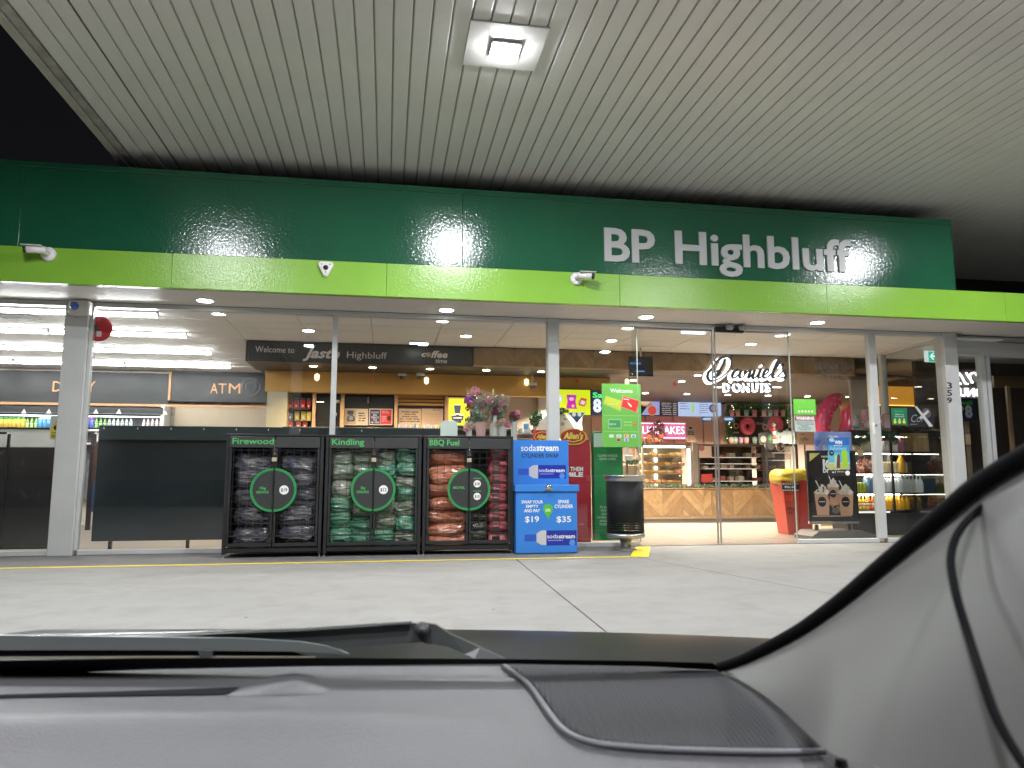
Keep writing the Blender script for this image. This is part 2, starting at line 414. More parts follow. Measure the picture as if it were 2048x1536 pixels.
# glazed wing to the right of the corner column, a little behind the front
wx = [(10.56, 12.45), (11.42, 12.55), (16, 12.95)]
def wing(name, p, q, z0, z1, t, m):
    dx_, dy_ = q[0]-p[0], q[1]-p[1]; l = math.hypot(dx_, dy_); nx, ny = -dy_/l*t/2, dx_/l*t/2
    b = MB(); b.add([(p[0]+nx, p[1]+ny, z0), (p[0]-nx, p[1]-ny, z0), (q[0]-nx, q[1]-ny, z0), (q[0]+nx, q[1]+ny, z0),
                     (p[0]+nx, p[1]+ny, z1), (p[0]-nx, p[1]-ny, z1), (q[0]-nx, q[1]-ny, z1), (q[0]+nx, q[1]+ny, z1)],
                    [(0, 3, 2, 1), (4, 5, 6, 7), (0, 1, 5, 4), (1, 2, 6, 5), (2, 3, 7, 6), (3, 0, 4, 7)])
    return obj(name, b, m, shop)
wing('glass_pane', (10.57, 12.45), (11.33, 12.54), .07, 3.5, .01, GLASS)
wing('header_rail', (10.53, 12.447), (16, 12.95), 3.5, 3.78, .1, ALU)
wing('sill_rail', (10.53, 12.447), (11.33, 12.54), 0, .07, .1, ALU)
wing('mullion', (11.33, 12.54), (11.43, 12.55), 0, 3.5, .12, ALU)
wing('mullion', (11.47, 12.55), (11.56, 12.56), 0, 3.5, .10, ALU)
wing('glass_pane', (11.56, 12.565), (15.9, 12.95), .07, 3.5, .01, GLASS)
# ================================================================ interior shell
fl = obj('shop_floor', MB().box(-12, 16, G+.07, 21.5, -.026, .006), M('floor_tile', (.21, .168, .13), .35, var=.08, vscale=1), kind='structure')
J = M('floor_joint', (.2, .18, .16), .8)
for i in range(-8, 14):
    for j in range(8):
        if j < 7 and 2 < i*.9 < 9.5: obj('floor_tile', MB().box(i*.9+.004, i*.9+.896, G+.08+j*.9+.004, G+.08+j*.9+.896, .007, .010), M('floor_tile', (.21, .168, .13), .35), fl)
ceil = obj('shop_ceiling', MB().box(-12, 16, G+.063, 20, 3.80, 3.83), M('tile_joint', (.30, .29, .27), .9), kind='structure')
tile = mesh_of('ceiling_tile', MB().box(.006, 1.194, .006, .594, 0, .02), CEILT)
for i in range(-8, 10):
    for j in range(12):
        x, y = i*1.2-.3, G+.07+j*.6
        if y > 14.2 and x > -2.8: continue
        o = bpy.data.objects.new('ceiling_tile', tile); COL.objects.link(o); o.parent = ceil; o.location = (x, y, 3.777+random.uniform(-.002, .002))
obj('shop_wall', MB().box(-12, 4.2, 19.62, 19.7, 0, 3.8), M('back_wall', (.55, .47, .40), .7, var=.05), kind='structure')
obj('shop_wall', MB().box(-12.1, -12, G+.1, 19.7, 0, 3.8), OFFW, kind='structure')
obj('shop_wall', MB().box(16, 16.1, 13, 21, 0, 3.8), BLK2, kind='structure')
obj('wall_behind_wing', MB().box(11.9, 15.98, 15.0, 15.1, 0, 3.8), M('brown_wall', (.06, .045, .04), .4, var=.2), kind='structure')
# ---------------------------------------------------------------- lights in the ceilings
def downlight_mesh(r, ringm, lens): pass
def downlight(x, y, z, r, s, label, group, col=(1, .95, .88), parts=True, power=0):
    t = thing('downlight', label, 'light', (x, y, z), group)
    m = MB(); m.lathe([(r*1.22, -.001), (r*1.22, -.012), (r*1.02, -.016), (r*1.02, -.001)], x, y, z, 20); obj('trim_ring', m, WHITE, t)
    m = MB(); m.lathe([(r, -.0165), (r*.98, -.0185)], x, y, z, 20); obj('lens', m, E(col, s, 'lamp_lens'), t)
    if power:
        l = bpy.data.lights.new('downlight_beam', 'AREA'); l.shape = 'DISK'; l.size = r*1.8; l.energy = power; l.color = col; l.spread = R(130)
        lo = bpy.data.objects.new('downlight_beam', l); COL.objects.link(lo); lo.location = (0, 0, -.03); lo.parent = t
    return t
for (px, py, lab) in [(410, 600, 'round soffit light above the left window, furthest left'), (893, 619, 'round soffit light above the fuel cages'),
                      (1292, 633, 'round soffit light above the welcome poster'), (1635, 644, 'round soffit light above the iced drinks sign')]:
    x, y = PG(px, py, ZS); downlight(x, y, ZS+.002, .115, 30, lab, 'round lights in the entrance soffit', (1, .97, .92), power=20)
for n, (px, py) in enumerate([(617, 660), (932, 671), (1223, 680), (1502, 687)]):
    x, y = PG(px, py, 3.777); downlight(x, y, 3.777, .10, 30, f'round recessed downlight in the white tiled ceiling, {ORD[n]} from the left in the photo', 'downlights in the tiled shop ceiling', (1, .93, .85), power=85)
x, y = PG(835, 683, 3.777); m = MB().bbox(x-.16, x+.16, y-.09, y+.09, 3.74, 3.776, .01)
t = thing('square_ceiling_light', 'small square light in the ceiling above the black welcome bulkhead', 'light', (x, y, 3.77)); obj('housing', m, WHITE, t)
obj('lens', MB().box(x-.14, x+.14, y-.075, y+.075, 3.735, 3.739), E((1, 1, 1), 14), t)
for i in range(13):
    for yy in (15.12, 16.15, 18.6):  # the back row is added to brighten the donut counter and its walls
        x = -1.48+i*1.165
        if i > 4 and i not in (6, 7, 8) and yy < 16: continue
        if i > 8 and yy < 18: continue
        if yy > 18 and i < 5: continue
        downlight(x+(.05 if yy > 16 else 0), yy, 3.378, .075, 40, f'small warm downlight under the dark bulkhead, {ORD[i]} column from the left, {"front" if yy < 16 else ("middle" if yy < 18 else "back")} row', 'downlights under the dark bulkhead', (1, .72, .42) if i < 5 else (1, .84, .66), power=60 if yy < 18 else 260)
for k, (yy, xs) in enumerate([(12.36, -3.64), (14.1, -3.64), (16.0, -3.62), (17.98, -3.63)]):
    for i in range(3 if k else 3):
        x1 = xs-i*2.32 if not k else xs-i*2.32; x0 = x1-2.28
        t = thing('linear_light', f'long white linear light, {ORD[i]} from the right, in the {["front", "second", "third", "back"][k]} row of the shop ceiling', 'light', (x0, yy, 3.77), 'rows of linear ceiling lights')
        obj('housing', MB().bbox(x0, x1, yy-.05, yy+.05, 3.735, 3.776, .006), WHITE, t)
        obj('diffuser', MB().box(x0+.01, x1-.01, yy-.048, yy+.048, 3.690, 3.7345), E((.97, .98, 1), 62, 'tube_glow'), t)
        for xx in (x0+.002, x1-.008): obj('end_cap', MB().box(xx, xx+.006, yy-.052, yy+.052, 3.688, 3.734), WHITE, t)
# air vent
x, y = PG(30, 625, 3.777)
t = thing('air_vent', 'grey slatted air vent in the ceiling behind the left window', 'vent', (x, y, 3.77))
obj('frame', MB().box(x-.4, x+.3, y-.15, y+.5, 3.768, 3.776), OFFW, t)
for i in range(7): obj('slat', MB().box(x-.36+i*.09, x-.31+i*.09, y-.1, y+.45, 3.758, 3.766), P(.3, .3, .32), t)
# ================================================================ canopy
ZC = 5.9
can = thing('forecourt_canopy', 'huge flat canopy lined with long off-white metal strips over the forecourt', 'canopy', (4, 4, ZC))
STRIP = M('canopy_strip', (.65, .638, .60), .34, var=.06, vscale=1.3, bump=.06, bscale=20)
CL, CR, C0, C1 = -3.86, 24.0, -8.0, 15.3
sm = MB(); w_ = .184
sm.add([(0, C0, 0), (w_, C0, 0), (w_, C1, 0), (0, C1, 0), (0, C0, .03), (w_, C0, .03), (w_, C1, .03), (0, C1, .03), (.01, C0, -.006), (w_-.01, C0, -.006), (w_-.01, C1, -.006), (.01, C1, -.006)],
       [(8, 11, 10, 9), (4, 5, 6, 7), (0, 3, 11, 8), (1, 9, 10, 2), (0, 8, 9, 1), (2, 10, 11, 3), (1, 2, 6, 5), (3, 0, 4, 7)])
sme = mesh_of('ceiling_strip', sm, STRIP)
i = 0; x = CL+.02
LX, LY = PG(1010, 90, ZC)
while x < CR-.2:
    o = bpy.data.objects.new('ceiling_strip', sme); COL.objects.link(o); o.parent = can; o.location = (x-4, -4, random.uniform(-.0015, .0015)); x += .2015; i += 1
    if i == 3: obj('open_joint', MB().box(x-.016, x-.004, C0, C1, ZC-.004, ZC-.001), BLK2, can)
obj('canopy_backing', MB().box(CL, CR, C0, C1, ZC+.031, ZC+.06), M('grey_recess', (.42, .42, .40), .7), can)
obj('edge_gutter', MB().bbox(CL-.22, CL-.11, C0, C1, ZC-.05, ZC+.4, .01), M('gutter', (.42, .40, .35), .5, var=.3, vscale=2), can)
obj('edge_trim', MB().bbox(CL-.105, CL+.0, C0, C1, ZC-.02, ZC+.35, .006), M('weathered_trim', (.33, .32, .29), .6, var=.5, vscale=5), can)
obj('canopy_roof', MB().box(CL-.2, CR, C0, C1, ZC+.41, ZC+.5), BLK2, can)
def canopy_lamp(x, y, p, lab, plate=True):
    t = thing('canopy_light', lab, 'light', (x, y, ZC), 'square lights in the canopy')
    if plate: obj('mounting_plate', MB().bbox(x-.43, x+.42, y-.42, y+.43, ZC-.03, ZC-.008, .004), M('light_plate', (.62, .61, .58), .35), t)
    obj('housing', MB().bbox(x-.17, x+.17, y-.15, y+.15, ZC-.07, ZC-.031, .01), P(.3, .3, .3), t)
    for i in range(2):
        for j in range(3): obj('led_module', MB().bbox(x-.15+i*.155, x-.005+i*.155, y-.135+j*.092, y-.053+j*.092, ZC-.085, ZC-.0705, .004), E((.93, .96, 1), 350, 'led'), t)
    l = bpy.data.lights.new('canopy_beam', 'AREA'); l.shape = 'RECTANGLE'; l.size = .3; l.size_y = .27; l.energy = p; l.color = (.96, .97, 1)
    lo = bpy.data.objects.new('canopy_beam', l); COL.objects.link(lo); lo.location = (0, 0, -.10); lo.parent = t
canopy_lamp(LX, LY, 300, 'brilliant square canopy light on a flat white plate above the shopfront')
for (x, y, wh) in [(-3.4, 5.9, 'near the left edge of the canopy'), (10.0, 7.7, 'beyond the right of the view'), (6.8, 4.1, 'above the right of the car'), (1.2, -1.5, 'above the back of the car'), (-2.8, -2.5, 'behind the car to the left'), (8, -2, 'behind the car to the right')]:
    canopy_lamp(x, y, 255, 'square canopy light '+wh)
for x, y in [(13, 1), (-3.6, -6)]:
    obj('canopy_column', MB().bbox(x-.2, x+.2, y-.2, y+.2, 0, ZC-.02, .02), ALU, can)
# ================================================================ fascia fittings
def camera_bullet(px, py, sgn, lab, y=FY-.02):
    x, z = PX(px, py, y), PZ(px, py, y)
    t = thing('security_camera', lab, 'security camera', (x, y, z), 'cameras on the lime fascia')
    m = MB(); m.smooth = True; m.lathe([(.0, 0), (.10, -.001), (.10, -.03), (.075, -.045), (0, -.046)], x, y, z, 20, 'Y'); obj('mount', m, WHITE, t)
    m = MB(); m.smooth = True; m.tube([(x, y-.04, z-.0), (x+sgn*.02, y-.12, z-.01), (x+sgn*.06, y-.15, z)], [.035, .03, .035], 10); obj('bracket', m, WHITE, t)
    m = MB(); m.smooth = True; m.tube([(x-sgn*.02, y-.15, z+.02), (x+sgn*.20, y-.22, z-.005)], [.045, .05], 14); obj('body', m, WHITE, t)
    m = MB(); m.smooth = True; m.tube([(x+sgn*.201, y-.22, z-.005), (x+sgn*.235, y-.232, z-.01)], [.052, .048], 14); obj('lens_cover', m, BLACK, t)
    m = MB(); m.bbox(x+min(0, sgn*.26), x+max(0, sgn*.26), y-.27, y-.15, z+.05, z+.06, .003); obj('sun_shield', m, WHITE, t)
    return t
camera_bullet(98, 509, -1, 'white bullet camera with dark lens pointing left, leftmost on the fascia')
camera_bullet(1152, 558, 1, 'white bullet camera with black lens pointing right, left of the big sign letters')
x, z = PX(652, 537, FY-.02), PZ(652, 537, FY-.02)
t = thing('security_camera', 'white rounded triangular camera with a black eye on the lime band', 'security camera', (x, FY-.02, z), 'cameras on the lime fascia')
def rtri(s): 
    pts = []
    for cx, cz, a0 in [(-.065, .05, 90), (0, -.085, 210), (.065, .05, 330)]:
        for k in range(7): a = R(a0+k*20); pts.append((x+(cx+.045*math.cos(a))*s, z+(cz+.045*math.sin(a))*s))
    return pts
m = MB(); m.prism(rtri(1), FY-.055, FY-.021); m.prism(rtri(.85), FY-.075, FY-.0551); obj('housing', m, WHITE, t)
m = MB(); m.smooth = True; m.lathe([(.0, -.03), (.02, -.028), (.036, -.012), (.038, 0)], x, FY-.076, z, 16, 'Y'); obj('lens', m, BLACK, t)
for sx, sz in [(-.06, .05), (.06, .05), (0, -.07)]: obj('indicator', MB().disc(x+sx, z+sz, .012, FY-.078, FY-.0755, 10), P(.25, .25, .25), t)
# intercom box on the left column
x0, x1, z0, z1 = BX(136, 598, 178, 628, G-.25)
t = thing('alarm_box', 'pale grey box with a round blue lens at the head of the left column', 'alarm', ((x0+x1)/2, G-.1, z0))
obj('housing', MB().bbox(x0, x1, G-.25, G-.105, z0, z1, .02), OFFW, t)
m = MB(); m.smooth = True; m.lathe([(0, -.045), (.04, -.04), (.06, -.015), (.062, 0)], PX(149, 612, G-.25), G-.252, PZ(149, 612, G-.25), 18, 'Y'); obj('blue_lens', m, P(.08, .16, .6, .15), t)
# ================================================================ bulkhead, back walls
BY = 14.75
Z0B, Z1B = 3.38, 3.776
obj('bulkhead_soffit', MB().box(-2.66, 11.5, BY+.06, 20.94, Z0B, Z0B+.05), DARKF, kind='structure')
obj('bulkhead_soffit', MB().box(11.503, 12.95, 16.9, 20.94, Z0B, Z0B+.05), DARKF, kind='structure')
bx1 = PX(946, 720, BY)
bk = thing('welcome_bulkhead', 'black bulkhead carrying the white welcome lettering, hung from the shop ceiling', 'bulkhead', (-2.66, BY, Z0B))
obj('front_panel', MB().bbox(-2.66, bx1, BY, BY+.055, Z0B-.002, Z1B, .004), CHAR, bk)
obj('end_panel', MB().bbox(-2.72, -2.662, BY, 16.0, Z0B-.002, Z1B, .004), CHAR, bk)
CR_ = P(.75, .70, .66)
def lt(par, body, px0, py0, px1, py1, d, m, name='lettering', **k):
    b = MB(); tx(b, body, px0, py0, px1, py1, d, m, **k); return obj(name, b, None, par)
lt(bk, 'Welcome to', 511, 692, 589, 704, BY, CR_, depth=.001, off=.006)
lt(bk, 'Jaste', 606, 696, 680, 715, BY, CR_, shear=.35, bold=.03, off=.02, depth=.015)
lt(bk, 'Highbluff', 694, 703, 774, 716, BY, CR_, off=.006)
lt(bk, 'c', 843, 703, 853, 713, BY, CR_, shear=.3, bold=.03, off=.006)
b = MB(); dsc(b, 857, 709.5, 5, BY, P(.45, .33, .2), off=.004); obj('coffee_bean_dot', b, None, bk)
lt(bk, 'ffee', 862, 702, 895, 715, BY, CR_, shear=.3, bold=.03, off=.006)
lt(bk, 'time', 871, 717, 894, 726, BY, CR_, shear=.2, bold=.01, off=.006)
# chevron planks
WD = [M('oak_a', (.44, .29, .15), .5, var=.22, vscale=6, stretch=(2, 2, 2)), M('oak_b', (.38, .24, .12), .5, var=.22, vscale=6), M('oak_c', (.50, .34, .19), .5, var=.2, vscale=6), M('oak_d', (.33, .21, .11), .5, var=.2, vscale=5)]
def clip(poly, x0, x1, z0, z1):
    for ax, lim, s in ((0, x0, 1), (0, x1, -1), (1, z0, 1), (1, z1, -1)):
        out = []
        for i in range(len(poly)):
            p, q = poly[i], poly[(i+1) % len(poly)]; a, b_ = (p[ax]-lim)*s, (q[ax]-lim)*s
            if a >= 0: out.append(p)
            if (a >= 0) != (b_ >= 0): t_ = a/(a-b_); out.append((p[0]+(q[0]-p[0])*t_, p[1]+(q[1]-p[1])*t_))
        poly = out
        if len(poly) < 3: return []
    return poly
def chevron(par, x0, x1, z0, z1, y, cw, pw, mats=WD, s0=1):
    rnd = random.Random(3); i = 0; x = x0
    while x < x1-.02:
        s = 1 if (i+s0) % 2 else -1; xe = x+cw; t_ = z0-cw-pw
        while t_ < z1+cw:
            a, b_ = (t_, t_+cw) if s > 0 else (t_+cw, t_)
            pl = clip([(x+.002, a+.002), (xe-.002, b_+.002), (xe-.002, b_+pw-.003), (x+.002, a+pw-.003)], x0, x1, z0, z1)
            if len(pl) >= 3: 
                area = abs(sum(pl[k][0]*pl[(k+1) % len(pl)][1]-pl[(k+1) % len(pl)][0]*pl[k][1] for k in range(len(pl))))/2
                if area > .001: obj('plank', MB().prism(pl, y-.012-rnd.uniform(0, .0015), y), rnd.choice(mats), par)
            t_ += pw
        x = xe; i += 1
wb = thing('timber_bulkhead', 'long chevron timber bulkhead running above the donut counter behind the doors', 'bulkhead', (6, BY, Z0B))
BW = [M('bulk_oak_a', (.30, .20, .11), .55, var=.2, vscale=6), M('bulk_oak_b', (.26, .17, .09), .55, var=.2, vscale=6), M('bulk_oak_c', (.34, .23, .13), .55, var=.2, vscale=6)]
obj('backing', MB().box(bx1+.003, 10.2, BY, BY+.055, Z0B, Z1B), DARKF, wb)
chevron(wb, bx1+.01, 7.28, Z0B+.03, Z1B, BY, .42, .15, BW)
chevron(wb, 7.31, 10.19, Z0B+.03, Z1B, BY, .42, .15, BW)
obj('edge_strip', MB().bbox(bx1+.005, 10.2, BY-.02, BY-.0, Z0B, Z0B+.028, .003), TIMB, wb)
# tan block and kitchen front
TY = 16.0
zt0 = PZ(830, 783, TY)
obj('tan_wall', MB().box(PX(530, 770, TY), 4.95, TY, TY+.25, PZ(560, 783, TY), Z0B-.002), TAN, kind='structure')
obj('tan_wall', MB().box(PX(533, 820, TY), PX(574, 820, TY), TY, TY+.5, 0, PZ(560, 783, TY)-.002), M('cream_wall', (.55, .50, .36), .6, var=.05), kind='structure')
obj('white_back_wall', MB().box(4.0, 5.2, 19.4, 19.6, 0, 3.3), OFFW, kind='structure')
# ---- kiosk wall of cabinets
KY = 16.3
def fx(name, par, px0, py0, px1, py1, d, m, t=.03, bev=0, off=0, label=None):
    x0, x1, z0, z1 = BX(px0, py0, px1, py1, d)
    b = MB(); (b.bbox(x0, x1, d-t-off, d-off, z0, z1, bev) if bev else b.box(x0, x1, d-t-off, d-off, z0, z1)); return obj(name, b, m, par, label=label)
def at(px, py, d): return (PX(px, py, d), d, PZ(px, py, d))
cab = thing('service_cabinet', 'dark wall of kiosk cabinets between pale timber posts behind the counter', 'cabinet', at(700, 900, KY))
fx('back_panel', cab, 575, 783, 960, 1000, KY+.35, BLK2)
for a, c in [(572, 576), (623, 630), (679, 687), (787, 794), (888, 893)]: fx('timber_post', cab, a, 785, c, 1000, KY, TIMB, .12, .004)
fx('cabinet_door', cab, 631, 787, 678, 990, KY+.1, BLACK, .04, .004)
for a, c in [(688, 736), (738, 786)]: fx('cabinet_door', cab, a, 790, c, 990, KY+.1, BLACK, .04, .004)
fx('door_handle', cab, 735, 794, 738, 806, KY+.05, TIMB, .02)
fx('top_rail', cab, 576, 783, 790, 786, KY, BLACK, .05)
for a, c in [(790, 797), (799, 804), (806, 811)]: fx('shutter_slat', cab, 795, a, 887, c, KY+.05, TAN, .05, .004)
fx('hatch_opening', cab, 795, 812, 887, 1000, KY+.1, BLACK, .03)
fx('shelf', cab, 576, 819, 622, 821, KY+.2, BLACK, .3)
# red and yellow boxed goods on those shelves
for k, (a, y0, y1, c) in enumerate([(577, 801, 819, (.6, .03, .04)), (589, 800, 819, (.7, .04, .05)), (602, 800, 819, (.65, .03, .05)), (614, 801, 819, (.55, .03, .04)),
                                    (577, 823, 842, (.12, .2, .5)), (590, 823, 842, (.7, .55, .08)), (603, 823, 842, (.72, .6, .2)), (614, 823, 842, (.7, .6, .15)), (577, 844, 856, (.6, .1, .06)), (593, 844, 856, (.62, .12, .08)), (606, 844, 856, (.62, .12, .08))]):
    cn = 'red' if c[0] > .5 and c[1] < .2 else ('blue' if c[2] > .4 else 'yellow')
    x0, x1, z0, z1 = BX(a, y0, a+9 if a < 614 else a+8, y1, KY+.1)
    t = thing('boxed_good', f'small {cn} packet, {ORD[k % 4 if k < 8 else k-8]} from the left on the {["upper", "middle", "lower"][k//4]} shelf of the kiosk', 'packet', (x0, KY+.1, z0), f'{cn} packets on the kiosk shelf')
    obj('box', MB().bbox(x0, x1, KY+.02, KY+.1, z0, z1, .004), P(*c), t)
    m = MB(); m.use(WPRINT).box(x0+.03, x1-.03, KY+.016, KY+.0195, z0+(z1-z0)*.25, z0+(z1-z0)*.45); obj('printed_band', m, None, t)
    if cn == 'red': 
        obj('price_tag', MB().box(x0, x1, KY-.03, KY-.025, z1+.003, z1+.035), P(.2, .12, .1), t)
fx('glow_strip', cab, 632, 803, 648, 804.5, KY+.055, E((1, .8, .6), 4), .004)
t = thing('small_white_box', 'small pinkish white box on the dark kiosk shelf beside the window mullion', 'box', at(672, 803, KY+.0)); fx('body', t, 668, 800, 679, 806, KY+.0, P(.7, .6, .5), .05, .004)
t = thing('hanging_bauble', 'round glass bauble on a red loop, hung on the dark cabinet', 'ornament', at(669, 828, KY))
m = MB(); m.smooth = True; x, _, z = at(670, 829, KY); m.lathe([(0, -.05), (.03, -.045), (.05, 0), (.03, .045), (.01, .055), (0, .056)], x, KY-.05, z, 14); obj('bauble', m, P(.55, .6, .55, .1), t)
obj('ribbon', MB().tube([(x, KY-.05, z+.06), (x-.03, KY-.03, z+.13), (x-.01, KY-.02, z+.16)], .008, 5), P(.6, .1, .08), t)
# posters
pz = thing('welcome_notice', 'white notice of a wrist with a smart watch beside lines of small print', 'poster', at(712, 850, KY))
fx('sheet', pz, 689, 817, 736, 850, KY+.03, P(.68, .58, .5), .006)
b = MB(); rect(b, 691, 819, 712, 848, KY+.024, P(.45, .38, .32), .002); rect(b, 695, 821, 707, 829, KY+.0215, P(.05, .06, .15), .002)
dsc(b, 702, 838, 8, KY+.019, P(.08, .09, .1), 0, 1.1); dsc(b, 702, 836, 4.5, KY+.017, P(.25, .3, .5), 0); rect(b, 697, 843, 709, 848, KY+.0165, P(.55, .35, .25), .002); obj('photo_print', b, None, pz)
b = MB()
for s, y in [('We Sell', 826), ('Prepaid', 831), ('Phones', 836), ('Here', 841)]: pass
scrib(b, 716, 824, 732, 844, KY+.024, P(.12, .1, .1), 4); obj('fine_print', b, None, pz)
pz = thing('rewards_notice', 'notice split into a navy half and a red half with bold white capitals', 'poster', at(762, 850, KY))
fx('sheet', pz, 738, 817, 785, 850, KY+.03, P(.68, .58, .5), .006)
b = MB(); rect(b, 740, 819, 760, 848, KY+.024, P(.03, .05, .2), .002); rect(b, 761, 819, 783, 848, KY+.024, P(.6, .04, .08), .002); obj('colour_blocks', b, None, pz)
b = MB()
for i, s in enumerate(["WE DON'T", 'SELL', 'TOBACCO', 'TO', '18 YRS']):
    tx(b, s, 742+(i in (1, 3))*4, 823+i*5, 758-(i in (1, 3))*4, 826.5+i*5, KY+.0215, WPRINT, bold=.02)
scrib(b, 763, 821, 780, 827, KY+.0215, P(.8, .4, .4), 2); scrib(b, 763, 831, 775, 844, KY+.0215, P(.8, .3, .35), 3, fill=.6); rect(b, 775, 832, 781, 841, KY+.0215, BPRINT, .002); obj('lettering', b, None, pz)
pz = thing('health_warning_notice', 'pale notice with five bold lines about smoking in the kiosk hatch', 'poster', at(818, 850, KY))
fx('sheet', pz, 797, 817, 842, 853, KY+.06, P(.68, .52, .42), .006)
b = MB()
for i, s in enumerate(['Smoking causes', 'cancer of the', 'stomach, trachea,', 'lung, mouth, kidney,', 'cervix and pancreas']):
    wd = [17, 11, 16, 20, 20][i]; tx(b, s, 820-wd, 821.5+i*4.7, 820+wd, 824.8+i*4.7, KY+.054, BPRINT, bold=.03, shear=.15)
obj('lettering', b, None, pz)
pz = thing('price_list_notice', 'pale price list with faint ruled columns, right half of the kiosk hatch', 'poster', at(865, 850, KY))
fx('sheet', pz, 843, 817, 886, 853, KY+.06, P(.66, .50, .40), .006)
b = MB(); scrib(b, 865, 819, 884, 821, KY+.054, BPRINT, 1); scrib(b, 847, 825, 883, 851, KY+.054, P(.5, .36, .28), 9, fill=.3); obj('fine_print', b, None, pz)
# ornaments hung under the bulkhead
def star(px, py, d, lab):
    x, _, z = at(px, py, d); pts = [(x+math.cos(R(90+36*k))*(.07 if k % 2 == 0 else .03), z+math.sin(R(90+36*k))*(.07 if k % 2 == 0 else .03)) for k in range(10)]
    t = thing('hanging_star', lab, 'ornament', (x, d, z)); obj('star', MB().prism(pts, d-.01, d+.01), P(.7, .08, .05), t)
    obj('thread', MB().tube([(x, d, z+.06), (x, d, Z0B)], .003, 4), STEEL, t)
def hexa(px, py, d, lab):
    x, _, z = at(px, py, d); t = thing('hanging_lantern', lab, 'ornament', (x, d, z))
    m = MB(); m.lathe([(0, -.09), (.05, -.05), (.05, .05), (0, .08)], x, d, z, 6); obj('lantern', m, E((1, .8, .45), 2.5), t)
    obj('thread', MB().tube([(x, d, z+.06), (x, d, Z0B)], .003, 4), STEEL, t)
hexa(634, 754, 15.7, 'pale glowing lantern ornament hung beside the mullion, nearest the black end of the bulkhead')
star(747, 757, 15.7, 'red star ornament hung under the bulkhead left of the camera domes')
hexa(853, 761, 15.7, 'pale glowing lantern ornament hung right of the two camera domes')
hexa(1053, 764, 15.9, 'yellow lantern ornament hung behind the flower bouquets')
star(1154, 763, 15.9, 'red star ornament above the yellow advert screen')
star(1349, 768, 15.9, 'red star ornament above the donut menu screens')
hexa(1254, 764, 15.9, 'small pale lantern ornament above the lime welcome poster')
for px, py, lab in [(805, 751, 'white dome camera under the bulkhead, left one of the close pair'), (841, 751, 'white dome camera under the bulkhead, right one of the close pair'), (1065, 770, 'white dome camera in the shade behind the bouquets')]:
    x, _, z = at(px, py, 15.9); t = thing('dome_camera', lab, 'security camera', (x, 15.9, z), 'dome cameras inside the shop')
    m = MB(); m.smooth = True; m.lathe([(.10, .05), (.10, 0), (.085, -.015)], x, 15.9, z, 16); obj('housing', m, WHITE, t)
    m = MB(); m.smooth = True; m.lathe([(.075, -.016), (.06, -.06), (.03, -.08), (0, -.085)], x, 15.9, z, 14); obj('dome', m, P(.12, .12, .12, .08), t)
    obj('stem', MB().tube([(x, 15.9, z+.05), (x, 15.9, Z0B)], .02, 8), WHITE, t)
# ---------------------------------------------------------------- dairy wall on the left
DY = 19.4
dw = thing('dairy_bulkhead', 'black bulkhead with orange capitals over the cold wall at the left', 'bulkhead', at(200, 800, DY))
fx('black_panel', dw, -260, 735, 340, 803, DY, BLK2, .06); fx('black_panel', dw, 344, 742, 560, 803, DY, BLK2, .06)
fx('orange_band', dw, -260, 800, 560, 805, DY-.03, M('orange_timber', (.55, .28, .13), .5), .06); fx('orange_post', dw, 338, 744, 343, 801, DY-.035, M('orange_timber', (.55, .28, .13), .5), .05)
OR = P(.75, .36, .14)
for s, a, c in [('D', 106, 124), ('A', 126, 142), ('I', 147, 150), ('R', 154, 168), ('Y', 174, 191)]: lt(dw, s, a, 762.5, c, 783, DY-.06, OR, off=.02, depth=.015)
for s, a, c in [('A', 421, 436), ('T', 437, 453), ('M', 458, 481)]: lt(dw, s, a, 767, c, 787, DY-.06, OR, off=.02, depth=.015)
b = MB(); x, _, z = at(502, 774, DY-.1); b.ring(x, z, .24, .20, DY-.085, DY-.065); b.ring(x, z, .14, .11, DY-.085, DY-.065); obj('dark_emblem', b, BLACK, dw)
fr = thing('drinks_fridge', 'long dark open fridge with lit shelves of bottles along the left wall', 'fridge', at(150, 900, DY))
fx('canopy', fr, -260, 811, 338, 824, DY-.1, BLACK, .5); fx('back', fr, -260, 824, 336, 1000, DY, P(.12, .12, .13), .05)
fx('side_panel', fr, 330, 815, 337, 1000, DY-.02, WHITE, .55)
fx('shelf', fr, -260, 857, 330, 860, DY-.1, WHITE, .5); fx('shelf', fr, -260, 884, 330, 887, DY-.1, WHITE, .5)
fx('light_bar', fr, -260, 826, 330, 828, DY-.35, E((.9, .95, 1), 8), .02)
fx('timber_panel', fr, 350, 812, 560, 880, DY-.02, M('sand_wall', (.42, .34, .24), .6), .05)
BOT = {}; CNT = {}
